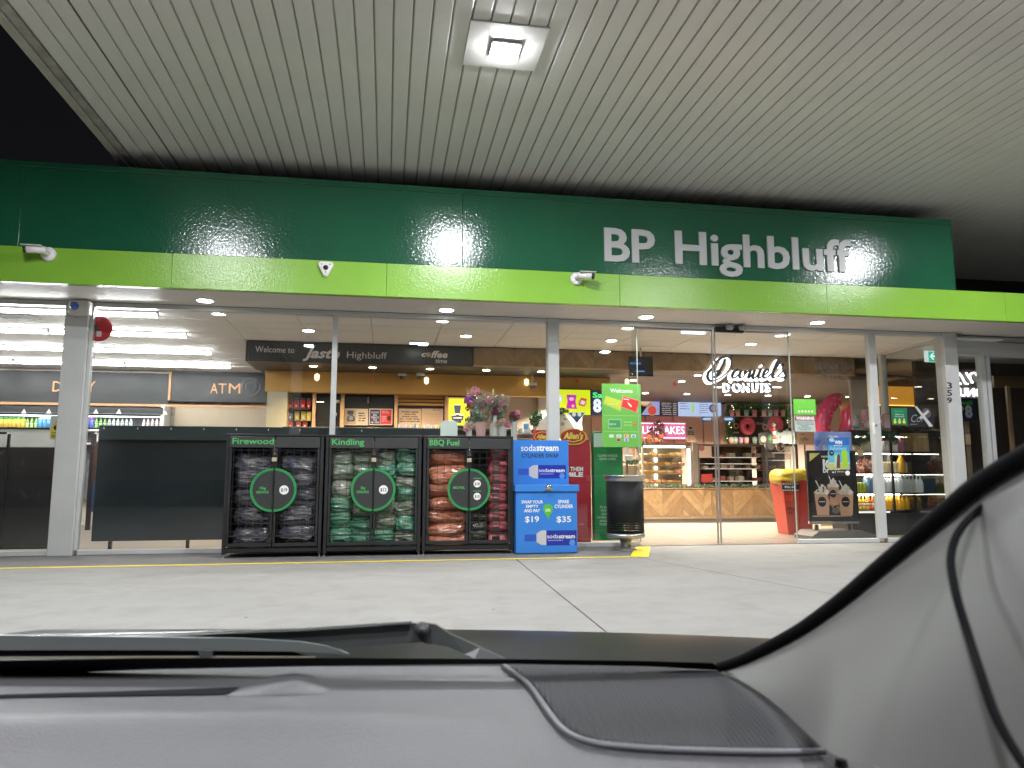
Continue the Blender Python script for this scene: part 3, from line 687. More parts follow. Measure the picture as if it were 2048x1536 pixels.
def bottle_mesh(kind, c, cap, s=1.0):
    k = (kind, c, cap)
    if k in BOT: return BOT[k]
    m = MB(); m.smooth = True; m.use(P(*c, .2))
    if kind == 'can': m.lathe([(.028, 0), (.033, .008), (.033, .11), (.028, .12)], 0, 0, 0, 10); m.use(P(*cap, .3)).lathe([(.028, .1205), (.026, .122)], 0, 0, 0, 10)
    elif kind == 'jug': m.lathe([(.05, 0), (.055, .01), (.055, .15), (.03, .21), (.022, .22)], 0, 0, 0, 10); m.use(P(*cap, .3)).lathe([(.026, .221), (.026, .25)], 0, 0, 0, 10)
    elif kind == 'carton': m.box(-.045, .045, -.045, .045, 0, .19); m.use(P(*cap, .3)).prism([(-.045, .191), (.045, .191), (.01, .24), (-.01, .24)], -.04, .04)
    else:
        m.lathe([(.03, 0), (.034, .01), (.034, .06)], 0, 0, 0, 10); m.use(P(*[min(1, x*.5+.4) for x in c], .3)).lathe([(.0345, .0605), (.0345, .11)], 0, 0, 0, 10)
        m.use(P(*c, .2)).lathe([(.034, .1105), (.034, .14), (.014, .19), (.013, .205)], 0, 0, 0, 10); m.use(P(*cap, .3)).lathe([(.016, .206), (.016, .225)], 0, 0, 0, 10)
    BOT[k] = mesh_of('bottle', m); return BOT[k]
def bottle(kind, c, cap, x, y, z, lab, cat, group, sc_=1.0):
    o = bpy.data.objects.new({'can': 'drink_can', 'carton': 'milk_carton'}.get(kind, 'drink_bottle'), bottle_mesh(kind, c, cap)); COL.objects.link(o); o.location = (x, y, z)
    o.scale = (sc_,)*3; o.rotation_euler = (0, 0, random.uniform(0, 6)); tag(o, lab, cat, group); return o
for k in range(-14, 40):
    px = 5+k*8.6
    if not -4 < px < 330: continue
    zz = PZ(px, 857, DY-.35)+.005; x = PX(px, 850, DY-.45)
    if px < 50: c, cp, l, kd = (.75, .5, .08), (.1, .4, .1), 'orange juice carton', 'carton'
    elif px < 82: c, cp, l, kd = (.35, .6, .12), (.2, .5, .1), 'light green bottle', 'bottle'
    elif px < 100: c, cp, l, kd = (.12, .35, .65), (.7, .75, .8), 'pale blue carton', 'carton'
    elif px < 190: c, cp, l, kd = (.15, .2, .6), (.5, .1, .5), 'blue and violet carton', 'carton'
    elif px < 220: c, cp, l, kd = (.25, .55, .1), (.1, .3, .1), 'lime green bottle', 'bottle'
    elif px < 268: c, cp, l, kd = (.7, .75, .72), (.05, .35, .15), 'white bottle with green cap', 'bottle'
    elif px < 285: continue
    else: c, cp, l, kd = (.8, .72, .7), (.6, .08, .1), 'white bottle with red cap', 'bottle'
    CNT[l] = CNT.get(l, -1)+1; bottle(kd, c, cp, x, DY-.5, zz, f'{l} on the upper fridge shelf, {ORD[CNT[l]]} such from left', l.split()[-1] if 'bottle' not in l else 'bottle', f'{l}s on the fridge shelf', 1.05)
for px in (193, 200, 207):
    bottle('bottle', (.8, .78, .78), (.4, .05, .08), PX(px, 880, DY-.45), DY-.5, PZ(px, 884, DY-.35)+.005, f'white bottle with red cap on the second fridge shelf, {ORD[(px-193)//7]} from the left column', 'bottle', 'bottles on the second fridge shelf', 1.3)
for px, py in [(48, 823), (98, 823), (192, 823), (238, 823), (330, 825)]:
    x, _, z = at(px, py, DY-.7); t = thing('triangle_tag', f'small white triangular tag on the fridge canopy, {ORD[[48, 98, 192, 238, 330].index(px)]} from the left', 'tag', (x, DY-.7, z), 'triangle tags on the fridge canopy')
    obj('card', MB().prism([(x-.06, z-.05), (x+.06, z-.05), (x, z+.06)], DY-.71, DY-.70), P(.75, .6, .55), t)
# panels standing right behind the left windows
dp = thing('dark_display_back', 'long dark glossy panel on legs behind the left window, beside the cages', 'panel', (-2.5, 12.7, 0))
DKG = M('dark_gloss', (.014, .020, .024), .35, var=.2, vscale=2)
x0, x1, z0, z1 = BX(190, 851, 480, 1078, 12.7)
obj('panel', MB().bbox(x0, x1+.1, 12.7, 12.75, .16, z1, .006), DKG, dp)
obj('top_band', MB().bbox(x0+.03, 1.15, 12.62, 12.66, PZ(600, 868, 12.66)-.12, z1+.0, .004), M('dark_slate', (.035, .045, .05), .15), dp)
obj('panel', MB().bbox(x1+.11, 1.1, 12.7, 12.75, .16, z1-.01, .006), DKG, dp)
for x in (x0+.25, x0+1.4, x1-.1, x1+1.3): obj('leg', MB().bbox(x, x+.05, 12.7, 12.75, .006, .159, .003), BLACK, dp)
for i in range(9):
    x = x0+.1+i*.5; obj('panel_clip', MB().box(x, x+.012, 12.611, 12.619, z1-.06, z1-.03), P(.5, .5, .5), dp)
wp = thing('white_fridge_back', 'white and charcoal back of a cabinet behind the far left window', 'cabinet', (-7, 12.75, 0))
x0, x1, z0, z1 = BX(-200, 856, 118, 893, 12.75)
obj('white_panel', MB().bbox(x0, x1+.1, 12.75, 12.8, z0, z1, .005), OFFW, wp); obj('charcoal_panel', MB().bbox(x0, x1+.1, 12.75, 12.8, .05, z0-.004, .005), M('warm_black', (.035, .033, .034), .25, var=.2), wp)
obj('top_cap', MB().bbox(x0, x1+.1, 12.74, 12.81, z1+.002, z1+.03, .003), BLACK, wp)
cg = thing('wire_trolley', 'corner of a dark metal frame behind the far left window', 'rack', at(0, 1000, 12.5))
for a, c, y0, y1 in [(-60, 14, 863, 868), (8, 13, 868, 1090), (-60, 10, 905, 908)]: fx('rail', cg, a, y0, c, y1, 12.5, BLACK, .04, .003)
fx('white_card', cg, 0, 874, 6, 893, 12.52, WHITE, .01)
rk = thing('snack_rack', 'narrow stand of packets seen between the left column and the dark panel', 'rack', at(195, 1000, 13.2))
fx('brown_panel', rk, 188, 886, 206, 965, 13.2, P(.14, .08, .06), .04); fx('blue_panel', rk, 186, 965, 203, 1024, 13.2, P(.05, .12, .28), .04); fx('grey_panel', rk, 178, 868, 187, 1060, 13.3, P(.06, .05, .06), .04)
fx('white_item', rk, 186, 1026, 199, 1064, 13.21, P(.35, .33, .32), .04)
# stickers on the left glass
t = thing('warning_sticker', 'yellow warning triangle sticker on the left glass beside the column', 'sticker', at(112, 850, G))
fx('backing', t, 100, 831, 127, 880, G-.007, P(.5, .5, .48), .002)
x, _, z = at(113, 849, G); b = MB(); b.use(P(.6, .52, .05)).prism([(x-.085, z-.1), (x+.085, z-.1), (x, z+.07)], G-.0115, G-.0105); b.use(BPRINT).ring(x, z-.05, .035, .0, G-.0135, G-.0125, 10); rect(b, 101, 862, 126, 876, G-.0095, P(.6, .52, .05), .001); obj('triangle', b, None, t)
lt(t, 'WARNING', 103, 864, 124, 867, G-.012, BPRINT, bold=.02); b = MB(); scrib(b, 102, 869, 125, 875, G-.0105, BPRINT, 2); obj('fine_print', b, None, t)
x, _, z = at(196, 657, G); t = thing('red_disc_sticker', 'big round red sticker with a small white tag, partly behind the left column', 'sticker', (x, G+.02, z))
b = MB(); b.use(P(.5, .03, .04)).disc(x, z, .20, G+.03, G+.034, 32); obj('disc', b, None, t)
b = MB(); rect(b, 193, 662, 203, 673, G+.025, P(.7, .6, .6), .002); rect(b, 188, 650, 196, 664, G+.0275, P(.12, .1, .1), .002); obj('printed_tag', b, None, t)
# ================================================================ cages of bagged fuel in front of the window
CY = 11.35
def bag_mesh(w_, d_, h_, seed, mat, fold=1.0, nu=56, nv=32):
    m = MB(); m.smooth = True; rows = []
    off = Vector((seed*7.3, seed*3.1, seed*1.7))
    for i in range(nv+1):
        v = -math.pi/2+math.pi*i/nv; row = []
        for j in range(nu+1):
            u = 2*math.pi*(j % nu)/nu
            ce = lambda a, e: math.copysign(abs(math.cos(a))**e, math.cos(a))
            se = lambda a, e: math.copysign(abs(math.sin(a))**e, math.sin(a))
            # long axis X
            p = Vector((se(v, .45)*w_/2, ce(v, .55)*ce(u, .8)*d_/2, ce(v, .55)*se(u, .8)*h_/2))
            q = Vector((p.x*3.5, p.y*9, p.z*9))+off
            n1 = noise.noise(q*.6); n2 = 1-abs(noise.noise(Vector((p.x*4, p.y*14, p.z*14))+off))*2; n3 = noise.noise(q*2.3)
            k = 1+.20*n1*fold+.11*(n2-.5)*fold+.07*n3*fold
            p = Vector((p.x*(1+.05*n1), p.y*k, p.z*k)); row.append(p)
        rows.append(row)
    m.grid(rows); return mesh_of('bag', m, mat)
def plastic(name, c, c2, rough=.16, bump=1.0):
    m = M(name, c, rough, var=.0, bump=bump*.5, bscale=9, stretch=(1, 2.5, 3.5), bdist=.05, coat=1.0, spec=.8)
    nt = m.node_tree; b = nt.nodes['Principled BSDF']; tc = nt.nodes.new('ShaderNodeTexCoord')
    n = nt.nodes.new('ShaderNodeTexNoise'); n.inputs['Scale'].default_value = 7; n.inputs['Detail'].default_value = 5; n.inputs['Distortion'].default_value = .8
    nt.links.new(tc.outputs['Object'], n.inputs['Vector']); r = nt.nodes.new('ShaderNodeValToRGB')
    r.color_ramp.elements[0].position = .38; r.color_ramp.elements[0].color = (*c, 1); r.color_ramp.elements[1].position = .66; r.color_ramp.elements[1].color = (*c2, 1)
    nt.links.new(n.outputs[0], r.inputs[0]); nt.links.new(r.outputs[0], b.inputs['Base Color'])
    mp = nt.nodes.new('ShaderNodeMapping'); mp.inputs['Scale'].default_value = (.55, 1.8, 2.6); nt.links.new(tc.outputs['Object'], mp.inputs[0])
    n2 = nt.nodes.new('ShaderNodeTexNoise'); n2.inputs['Scale'].default_value = 3; nt.links.new(mp.outputs[0], n2.inputs['Vector'])
    mxv = nt.nodes.new('ShaderNodeMix'); mxv.data_type = 'VECTOR'; mxv.inputs[0].default_value = .35; nt.links.new(mp.outputs[0], mxv.inputs[4]); nt.links.new(n2.outputs['Color'], mxv.inputs[5])
    v = nt.nodes.new('ShaderNodeTexVoronoi'); v.inputs['Scale'].default_value = 7; nt.links.new(mxv.outputs[1], v.inputs['Vector'])
    u2 = nt.nodes.new('ShaderNodeBump'); u2.inputs['Strength'].default_value = .75; u2.inputs['Distance'].default_value = .06*bump
    nt.links.new(v.outputs['Distance'], u2.inputs['Height'])
    old = b.inputs['Normal'].links[0].from_socket; nt.links.new(old, u2.inputs['Normal']); nt.links.new(u2.outputs[0], b.inputs['Normal']); nt.links.new(u2.outputs[0], b.inputs['Coat Normal'])
    b.inputs['Coat Roughness'].default_value = .08
    return m
PB = plastic('clear_blue_plastic_over_wood', (.045, .05, .075), (.085, .078, .075))
PGN = plastic('clear_green_plastic', (.035, .19, .11), (.12, .27, .17))
PTN = plastic('clear_plastic_over_kindling', (.13, .19, .13), (.25, .24, .18))
PO = plastic('orange_plastic', (.42, .13, .06), (.55, .22, .12), .3, .8)
PR = plastic('pink_plastic', (.36, .07, .08), (.50, .16, .16), .3, .6)
PK = plastic('black_bag', (.03, .03, .025), (.10, .10, .07), .2, .8)
CLX = {}
def cage(px0, px1, title, word, prices, lab, twidth):
    x0, x1 = PX(px0, 1000, CY), PX(px1, 1000, CY); xm = (x0+x1)/2; ZTOP = 1.755
    t = thing('fuel_cage', lab, 'cage', (xm, CY+.3, 0), 'black steel cages of bagged fuel')
    f = MB()
    for x in (x0+.01, x1-.06):
        for y in (CY, CY+.6): f.bbox(x, x+.05, y, y+.05, .05, ZTOP, .004)
    for x in (x0+.012, x1-.058): f.box(x, x+.046, CY+.04, CY+.61, .055, .10).box(x, x+.046, CY+.04, CY+.61, ZTOP-.06, ZTOP-.01)
    f.box(x0+.05, x1-.05, CY+.602, CY+.648, ZTOP-.058, ZTOP-.012)
    obj('frame', f, BLK2, t)
    f = MB(); f.bbox(x0+.062, x1-.062, CY+.004, CY+.644, .08, .14, .004); obj('base_tray', f, BLK2, t)
    f = MB(); f.bbox(x0+.01, x1-.01, CY-.0, CY+.66, ZTOP+.002, ZTOP+.03, .004); obj('top_cover', f, BLK2, t)
    obj('back_panel', MB().box(x0+.06, x1-.06, CY+.63, CY+.645, .15, ZTOP), BLACK, t)
    for x in (x0+.012, x1-.022): obj('side_panel', MB().box(x, x+.01, CY+.051, CY+.599, .15, ZTOP), BLACK, t)
    for x in (x0+.03, x1-.03):
        m = MB(); m.lathe([(.02, 0), (.02, .01), (.008, .012), (.008, .05)], x, CY+.02, 0, 8); obj('foot', m, STEEL, t)
    zl = .30; zh = 1.58
    for k, (a, c) in enumerate([(x0+.065, xm-.006), (xm+.006, x1-.065)]):
        d = obj('cage_door', MB().bbox(a, c, CY-.03, CY+.0, zl-.14, zl-.09, .003).bbox(a, c, CY-.03, CY+.0, zl-.0, zl+.02, .003).bbox(a, a+.035, CY-.03, CY, zl-.088, zh, .003).bbox(c-.035, c, CY-.03, CY, zl-.088, zh, .003), BLK2, t)
        h = obj('header_plate', MB().bbox(a, c, CY-.045, CY-.0, zh+.003, ZTOP-.01, .004), CHAR, d)
        wm = MB(); x = a+.036+.02
        while x < c-.036: wm.box(x, x+.006, CY-.018, CY-.012, zl+.02, zh); x += .103
        z = zl+.08
        while z < zh-.02: wm.box(a+.036, c-.036, CY-.0245, CY-.0185, z, z+.006); z += .106
        o = obj('wire_mesh', wm, BLACK, d); 
    LG = P(.07, .42, .10)
    m = MB(); xx = x0+.10; zc = zh+.055
    letters(m, title, xx, xx+twidth, zc, zc+.085, CY-.047, LG, bold=.015, depth=.001, res=3); obj('lettering', m, LG, t)
    cz = .97; r = .315; RG = M('ring_green', (.02, .25, .07), .35)
    for k, (s0, s1, gx) in enumerate([(90, 270, -.012), (270, 450, .012)]):
        m = MB(); n = 24; pts = [(xm+gx+.28*math.cos(R(s0+(s1-s0)*i/n)), cz+.28*math.sin(R(s0+(s1-s0)*i/n))) for i in range(n+1)]
        m.prism(pts, CY-.055, CY-.04); dh = obj('sign_disc', m, CHAR, t)
        m = MB(); m.ring(xm+gx, cz, .315, .281, CY-.06, CY-.038, 40, s0, s1); obj('disc_ring', m, RG, dh)
    m = MB(); 
    for i, wd in enumerate(word):
        hw = .035*len(wd)/2*.62; letters(m, wd, xm-.15-hw, xm-.15+hw, cz+.01-i*.06, cz+.045-i*.06, CY-.0565, LG, bold=.02)
    obj('lettering', m, LG, t)
    for i, p in enumerate(prices):
        if len(prices) == 1: px_, pz_ = xm+.15, cz+.0
        else: px_, pz_ = xm+.125, cz+.085-i*.19
        rr = .066 if len(prices) == 1 else .055
        q = obj('price_disc', MB().disc(px_, pz_, rr, CY-.06, CY-.0556, 24), WPRINT, t)
        m = MB(); letters(m, p, px_-rr*.68, px_+rr*.68, pz_-rr*.36, pz_+rr*.36, CY-.0615, BPRINT, bold=.02); obj('lettering', m, BPRINT, q)
        if len(prices) == 2:
            m = MB(); m.use(LG)
            for j in range(7): m.box(px_-.06+j*.018, px_-.047+j*.018, CY-.0570, CY-.056, pz_+rr+.02, pz_+rr+.032)
            obj('fine_print', m, LG, t)
    # padlock and chain
    pl = thing('padlock', f'brass padlock on a short chain between the doors of the {title.lower()} cage', 'padlock', (xm, CY-.06, 1.42), 'padlocks on the fuel cages')
    obj('lock_body', MB().bbox(xm-.035, xm+.035, CY-.09, CY-.06, 1.380, 1.440, .006), M('brass', (.55, .48, .32), .35, metal=.4), pl)
    obj('shackle', MB().tube([(xm-.02, CY-.075, 1.440), (xm-.02, CY-.075, 1.480), (xm, CY-.075, 1.500), (xm+.02, CY-.075, 1.480), (xm+.02, CY-.075, 1.440)], .006, 6), CHROME, pl)
    m = MB()
    for k in range(7):
        zz = 1.505+k*.028; a = (k % 2)*.012
        m.tube([(xm-.008+a*.3, CY-.075+a, zz-.018), (xm+.008, CY-.075-a, zz), (xm-.008, CY-.075+a, zz+.018)], .0035, 5)
    obj('chain', m, CHROME, pl)
    m = MB(); m.use(BLACK).tube([(xm, CY-.065, 1.380), (xm+.01, CY-.068, 1.240), (xm-.004, CY-.066, cz+.3), (xm, CY-.067, .62)], .009, 6); obj('cable', m, BLACK, pl)
    return t, x0, x1, xm
def stack(kind, mats, x0, x1, n, z0, hh, wj, lab, grp, names, dep=.42, seeds=3, yoff=.0, fold=1.0, tiltk=1.0):
    rnd = random.Random(hash(lab) % 999 if False else len(lab)*13+n); ms = [bag_mesh(x1-x0, dep, hh*1.22, s+len(lab), mats[s % len(mats)], fold) for s in range(seeds)]
    z = z0
    for k in range(n):
        o = bpy.data.objects.new(names, ms[rnd.randrange(seeds)]); COL.objects.link(o)
        o.location = ((x0+x1)/2+rnd.uniform(-wj, wj), CY+.06+dep/2+rnd.uniform(0, .05)+yoff, z+hh*.5)
        o.rotation_euler = (rnd.uniform(-.5, .5), rnd.uniform(-.10, .10)*tiltk, rnd.choice((0, math.pi))+rnd.uniform(-.2, .2))
        pos = 'bottom' if k == 0 else ('top' if k == n-1 else ['second', 'third', 'fourth', 'fifth', 'sixth', 'seventh', 'eighth', 'ninth', 'tenth'][k-1]+' from the bottom')
        tag(o, lab.replace('@', pos), 'bag', grp); z += hh
        z += 0
c1, a0, a1, am = cage(446, 646, 'Firewood', ['15kg', 'FIREWOOD'], ['$19'], 'black steel cage of dark plastic firewood bags, leftmost of the row', .58)
stack('f', [PB], a0+.09, am-.02, 5, .16, .272, .02, 'crinkly dark firewood bag, @ of the left firewood stack', 'firewood bags', 'firewood_bag', .5)
stack('f', [PB], am+.03, a1-.09, 5, .16, .272, .02, 'crinkly dark firewood bag, @ of the right firewood stack', 'firewood bags', 'firewood_bag', .5)
c2, a0, a1, am = cage(647, 843, 'Kindling', ['5kg', 'KINDLING'], ['$12'], 'black steel cage of green plastic kindling bags, middle of the row', .47)
w3 = (a1-a0-.16)/4
for i in range(4):
    nm = ['far left', 'centre left', 'centre right', 'far right'][i]
    stack('k', [PGN, PTN, PGN], a0+.08+i*w3-.01, a0+.08+(i+1)*w3+.02, 7 if i % 2 else 6, .16, .205 if i % 2 else .235, .012, f'green kindling bag, @ of the {nm} stack', 'kindling bags', 'kindling_bag', .42, yoff=.03*(i % 2))
c3, a0, a1, am = cage(844, 1028, 'BBQ Fuel', ['BBQ FUEL'], ['$18', '$15'], 'black steel cage of orange and pink barbecue fuel bags, rightmost of the row', .45)
stack('o', [PO], a0+.08, am-.01, 8, .16, .168, .012, 'folded orange fuel bag, @ of the orange stack', 'orange barbecue fuel bags', 'fuel_bag', .48)
stack('p', [PR], a1-.37, a1-.07, 10, .16, .142, .01, 'pink fuel packet with black label, @ of its stack', 'pink barbecue fuel packets', 'fuel_bag', .40, fold=.45)
stack('b', [PK], am+.04, a1-.38, 4, .16, .11, .01, 'dark fuel packet, @ of the low pile beside the pink packets', 'black fuel packets', 'fuel_bag', .38)
for k in range(10):
    z = .16+k*.142+.07; x = a1-.30; s = solo('packet_label', MB().bbox(x-.035, x+.085, CY+.033, CY+.037, z-.03, z+.03, .001), P(.02, .02, .02), f'black rounded label on a pink fuel packet, {ORD[k]} from the bottom', 'label', (x, CY+.03, z), 'labels on the pink packets')
# ---------------------------------------------------------------- blue gas cylinder swap box
SB = M('swap_box_blue', (.035, .20, .60), .35, var=.04, vscale=2); SB2 = M('swap_deep_blue', (.015, .03, .30), .3)
SY = 11.22
bx0, bx1_, bz0, bz1 = BX(1030, 984, 1157, 1106, SY)
x0, x1 = PX(1029, 1040, SY), PX(1157, 1040, SY); zlid = PZ(1029, 984, SY); zt = PZ(1029, 970, SY)
sb = thing('cylinder_swap_box', 'bright blue metal box with a tall sign back for swapping soda gas cylinders', 'swap box', ((x0+x1)/2, SY+.3, 0))
obj('body', MB().bbox(x0+.02, x1-.02, SY, SY+.55, .01, zlid, .008), SB, sb)
obj('lid', MB().bbox(x0, x1+.01, SY-.03, SY+.57, zlid+.003, zt+.0, .008), SB, sb)
# flared top of the lid toward the back panel
SYB = SY+.60
hx0, hx1, hz0, hz1 = BX(1026, 880, 1137, 960, SYB)
obj('sign_back', MB().bbox(PX(1026, 925, SYB), PX(1137, 925, SYB), SYB, SYB+.03, .9, hz1, .004), SB, sb)
b = MB(); tx(b, 'soda', 1042, 889, 1072, 902, SYB, WPRINT, res=3); tx(b, 'stream', 1073, 889, 1117, 901.5, SYB, WPRINT, bold=.025, res=3); obj('lettering', b, None, sb)
lt(sb, 'CYLINDER SWAP', 1043, 907, 1117, 915, SYB, P(.01, .03, .12), bold=.03)
def cylinder_print(d, x0, y0, x1, y1, par):
    b = MB(); w_ = x1-x0; h = y1-y0
    rect(b, x0+w_*.43, y0, x1, y1, d, SB2, .0015); rect(b, x0+w_*.02, y0+h*.27, x0+w_*.26, y1-h*.27, d, P(.02, .08, .45), .0015)
    m = []; X = lambda f_: PX(x0+w_*f_, (y0+y1)/2, d); za, zb = PZ(x0, y1, d), PZ(x0, y0, d); zm = (za+zb)/2; hh = (zb-za)/2
    b.use(P(.5, .5, .5, .3)).prism([(X(.245), zm-hh*.55), (X(.33), zm-hh*.95), (X(.43), zm-hh), (X(.43), zm+hh), (X(.33), zm+hh*.95), (X(.245), zm+hh*.55)], d-.003, d-.0005)
    dsc(b, x0+w_*.92, y1-h*.2, h*.2, d, P(.08, .25, .6), off=.002)
    obj('cylinder_print', b, None, par)
    b = MB(); tx(b, 'soda', x0+w_*.445, y0+h*.25, x0+w_*.66, y0+h*.52, d, WPRINT, off=.004, res=3); tx(b, 'stream', x0+w_*.667, y0+h*.25, x0+w_*.97, y0+h*.52, d, WPRINT, off=.004, bold=.02, res=3)
    scrib(b, x0+w_*.46, y0+h*.62, x0+w_*.8, y0+h*.70, d, P(.4, .5, .8), 1, off=.003); obj('lettering', b, None, par)
cylinder_print(SYB, 1034, 930, 1132, 957, sb); cylinder_print(SY, 1047, 1061, 1153, 1091, sb)
b = MB()
for s, a, y0, c, y1 in [('SWAP YOUR', 1043, 1001, 1086, 1007), ('EMPTY', 1052, 1010, 1077, 1015.5), ('AND PAY', 1048, 1018.5, 1080, 1024.5), ('SPARE', 1116, 1000, 1138, 1006.5), ('CYLINDER', 1109, 1009.5, 1146, 1016)]:
    tx(b, s, a, y0, c, y1, SY, WPRINT, bold=.02, res=3)
tx(b, '$19', 1050, 1033, 1078, 1044, SY, WPRINT, bold=.015, res=3); tx(b, '$35', 1113, 1033, 1142, 1044, SY, WPRINT, bold=.015, res=3); obj('lettering', b, None, sb)
b = MB(); cx, _, cz = at(1096, 1018, SY); rr = .078; GP = P(.08, .42, .04)
pts = [(cx+rr*math.cos(R(a)), cz+rr*math.sin(R(a))) for a in range(-30, 211, 12)]+[(cx, cz-.155)]
b.use(GP).prism(pts, SY-.003, SY-.0005); obj('map_pin_print', b, GP, sb)
lt(sb, 'OR', 1091, 1017.5, 1101, 1023.5, SY, WPRINT, off=.005, bold=.02)
x, _, z = at(1097, 975, SY-.03)
t = thing('padlock', 'steel padlock on the lid of the blue swap box', 'padlock', (x, SY-.05, z))
obj('hasp', MB().bbox(x-.07, x+.06, SY-.04, SY-.031, z-.05, z-.01, .004), STEEL, t); m = MB(); m.smooth = True; m.lathe([(0, -.02), (.04, -.018), (.045, 0), (.04, .018), (0, .02)], x, SY-.065, z-.0, 16, 'Y'); obj('lock_body', m, CHROME, t)
obj('shackle', MB().tube([(x-.025, SY-.06, z+.03), (x-.02, SY-.06, z+.06), (x+.01, SY-.06, z+.06), (x+.02, SY-.06, z+.03)], .007, 6), CHROME, t)
# ---------------------------------------------------------------- litter bin
xc, yc = 3.90, 11.62
xl, xr = PX(1214, 1010, yc), PX(1286, 1010, yc); xc = (xl+xr)/2; rb = (xr-xl)/2; zt = PZ(1212, 950, yc); zb = PZ(1215, 1066, yc)
bn = thing('litter_bin', 'black perforated drum litter bin with steel rims on a cast foot', 'bin', (xc, yc, 0))
m = MB(); m.smooth = True; m.lathe([(rb*.99, zb), (rb*.99, zt-.09)], xc, yc, 0, 48)
perf = M('perforated_black', (.012, .013, .014), .55, spec=.3)
def perforate():
    nt = perf.node_tree; b = nt.nodes['Principled BSDF']; tc = nt.nodes.new('ShaderNodeTexCoord'); s = nt.nodes.new('ShaderNodeSeparateXYZ'); nt.links.new(tc.outputs['Object'], s.inputs[0])
    a2 = nt.nodes.new('ShaderNodeMath'); a2.operation = 'ARCTAN2'; nt.links.new(s.outputs['Y'], a2.inputs[0]); nt.links.new(s.outputs['X'], a2.inputs[1])
    c = nt.nodes.new('ShaderNodeCombineXYZ'); m1 = nt.nodes.new('ShaderNodeMath'); m1.operation = 'MULTIPLY'; m1.inputs[1].default_value = 44/(2*math.pi)*2; nt.links.new(a2.outputs[0], m1.inputs[0]); 
    m2 = nt.nodes.new('ShaderNodeMath'); m2.operation = 'MULTIPLY'; m2.inputs[1].default_value = 26; nt.links.new(s.outputs['Z'], m2.inputs[0])
    # square cells with a round dark hole
    f1 = nt.nodes.new('ShaderNodeMath'); f1.operation = 'FRACT'; f2 = nt.nodes.new('ShaderNodeMath'); f2.operation = 'FRACT'
    nt.links.new(m1.outputs[0], f1.inputs[0]); nt.links.new(m2.outputs[0], f2.inputs[0]); nt.links.new(f1.outputs[0], c.inputs[0]); nt.links.new(f2.outputs[0], c.inputs[1])
    v = nt.nodes.new('ShaderNodeVectorMath'); v.operation = 'DISTANCE'; v.inputs[1].default_value = (.5, .5, 0); nt.links.new(c.outputs[0], v.inputs[0])
    g = nt.nodes.new('ShaderNodeMath'); g.operation = 'GREATER_THAN'; g.inputs[1].default_value = .30; nt.links.new(v.outputs['Value'], g.inputs[0]); nt.links.new(g.outputs[0], b.inputs['Alpha'])
perforate()
ob = obj('perforated_drum', m, perf, bn); ob.data.flip_normals() if False else None
m = MB(); m.smooth = True; m.lathe([(rb*.9, zb+.17), (rb*.9, zt-.1)], xc, yc, 0, 32); obj('liner', m, M('bin_liner', (.012, .012, .013), .7), bn)
def hoop(name, prof, mat_): m = MB(); m.smooth = True; m.lathe(prof, xc, yc, 0, 48); return obj(name, m, mat_, bn)
hoop('top_rim', [(rb*.99, zt-.1), (rb*1.0, zt-.09), (rb*1.0, zt-.05), (rb*1.06, zt-.035), (rb*1.13, zt-.02), (rb*1.13, zt-.005), (rb*1.08, zt), (rb*.8, zt-.01), (rb*.78, zt-.08)], STEEL)
hoop('bottom_rim', [(rb*.9, zb-.07), (rb*1.0, zb-.065), (rb*1.02, zb-.03), (rb*1.0, zb)], STEEL)
hoop('pedestal', [(.17, 0), (.17, .015), (.085, .03), (.08, .10), (.10, .17), (rb*.75, zb-.085), (rb*.8, zb-.071)], M('cast_metal', (.30, .30, .29), .4, metal=.7, bump=.3, bscale=25))
# ================================================================ things behind the glass on the left half
# flowers
rnd = random.Random(5)
def leaf_cloud(par, name, cx, cy, cz, rx, rz_, n, mat_, s, seed=1, kind=None):
    r = random.Random(seed); m = MB()
    for _ in range(n):
        while True:
            a, b_, c = r.uniform(-1, 1), r.uniform(-1, 1), r.uniform(-1, 1)
            if a*a+b_*b_+c*c < 1: break
        p = Vector((cx+a*rx, cy+b_*rx*.7, cz+c*rz_)); d1 = Vector((r.gauss(0, 1), r.gauss(0, 1), r.gauss(0, 1))).normalized(); d2 = d1.cross(Vector((r.gauss(0, 1), r.gauss(0, 1), r.gauss(0, 1)))).normalized()
        k = s*r.uniform(.6, 1.3); m.add([p-d1*k, p+d2*k*.4, p+d1*k, p-d2*k*.4], [(0, 1, 2, 3)])
    return obj(name, m, mat_, par, kind=kind)
FY_ = 12.75
GRNL = M('leaf_green', (.07, .15, .06), .5, var=.3, vscale=30); DUSK = M('eucalyptus', (.12, .19, .12), .5, var=.3, vscale=30)
PINK = M('pink_petal', (.68, .26, .34), .6, var=.3, vscale=20); WINE = M('wine_petal', (.20, .03, .07), .6, var=.3, vscale=20); MAUV = M('mauve_petal', (.42, .12, .42), .6, var=.3, vscale=20)
CREAM = M('cream_petal', (.60, .45, .35), .6, var=.2, vscale=20); ORNG = M('orange_petal', (.70, .24, .04), .6, var=.2, vscale=20)
CELLO = glassmat('cellophane', (.97, .97, .97), 1.8, dirt=.035, f0=.05)
ft = thing('flower_table', 'low pale display counter behind the barbecue fuel cage carrying the flowers', 'table', at(950, 900, FY_))
xa, xb, za, zb_ = BX(925, 868, 1045, 1000, FY_+.1); obj('top', MB().bbox(xa, xb, FY_-.3, FY_+.5, 1.60, 1.64, .005), P(.25, .24, .22), ft)
for x in (xa+.05, xb-.09): obj('leg', MB().bbox(x, x+.04, FY_-.2, FY_-.16, .006, 1.6, .003), ALU, ft)
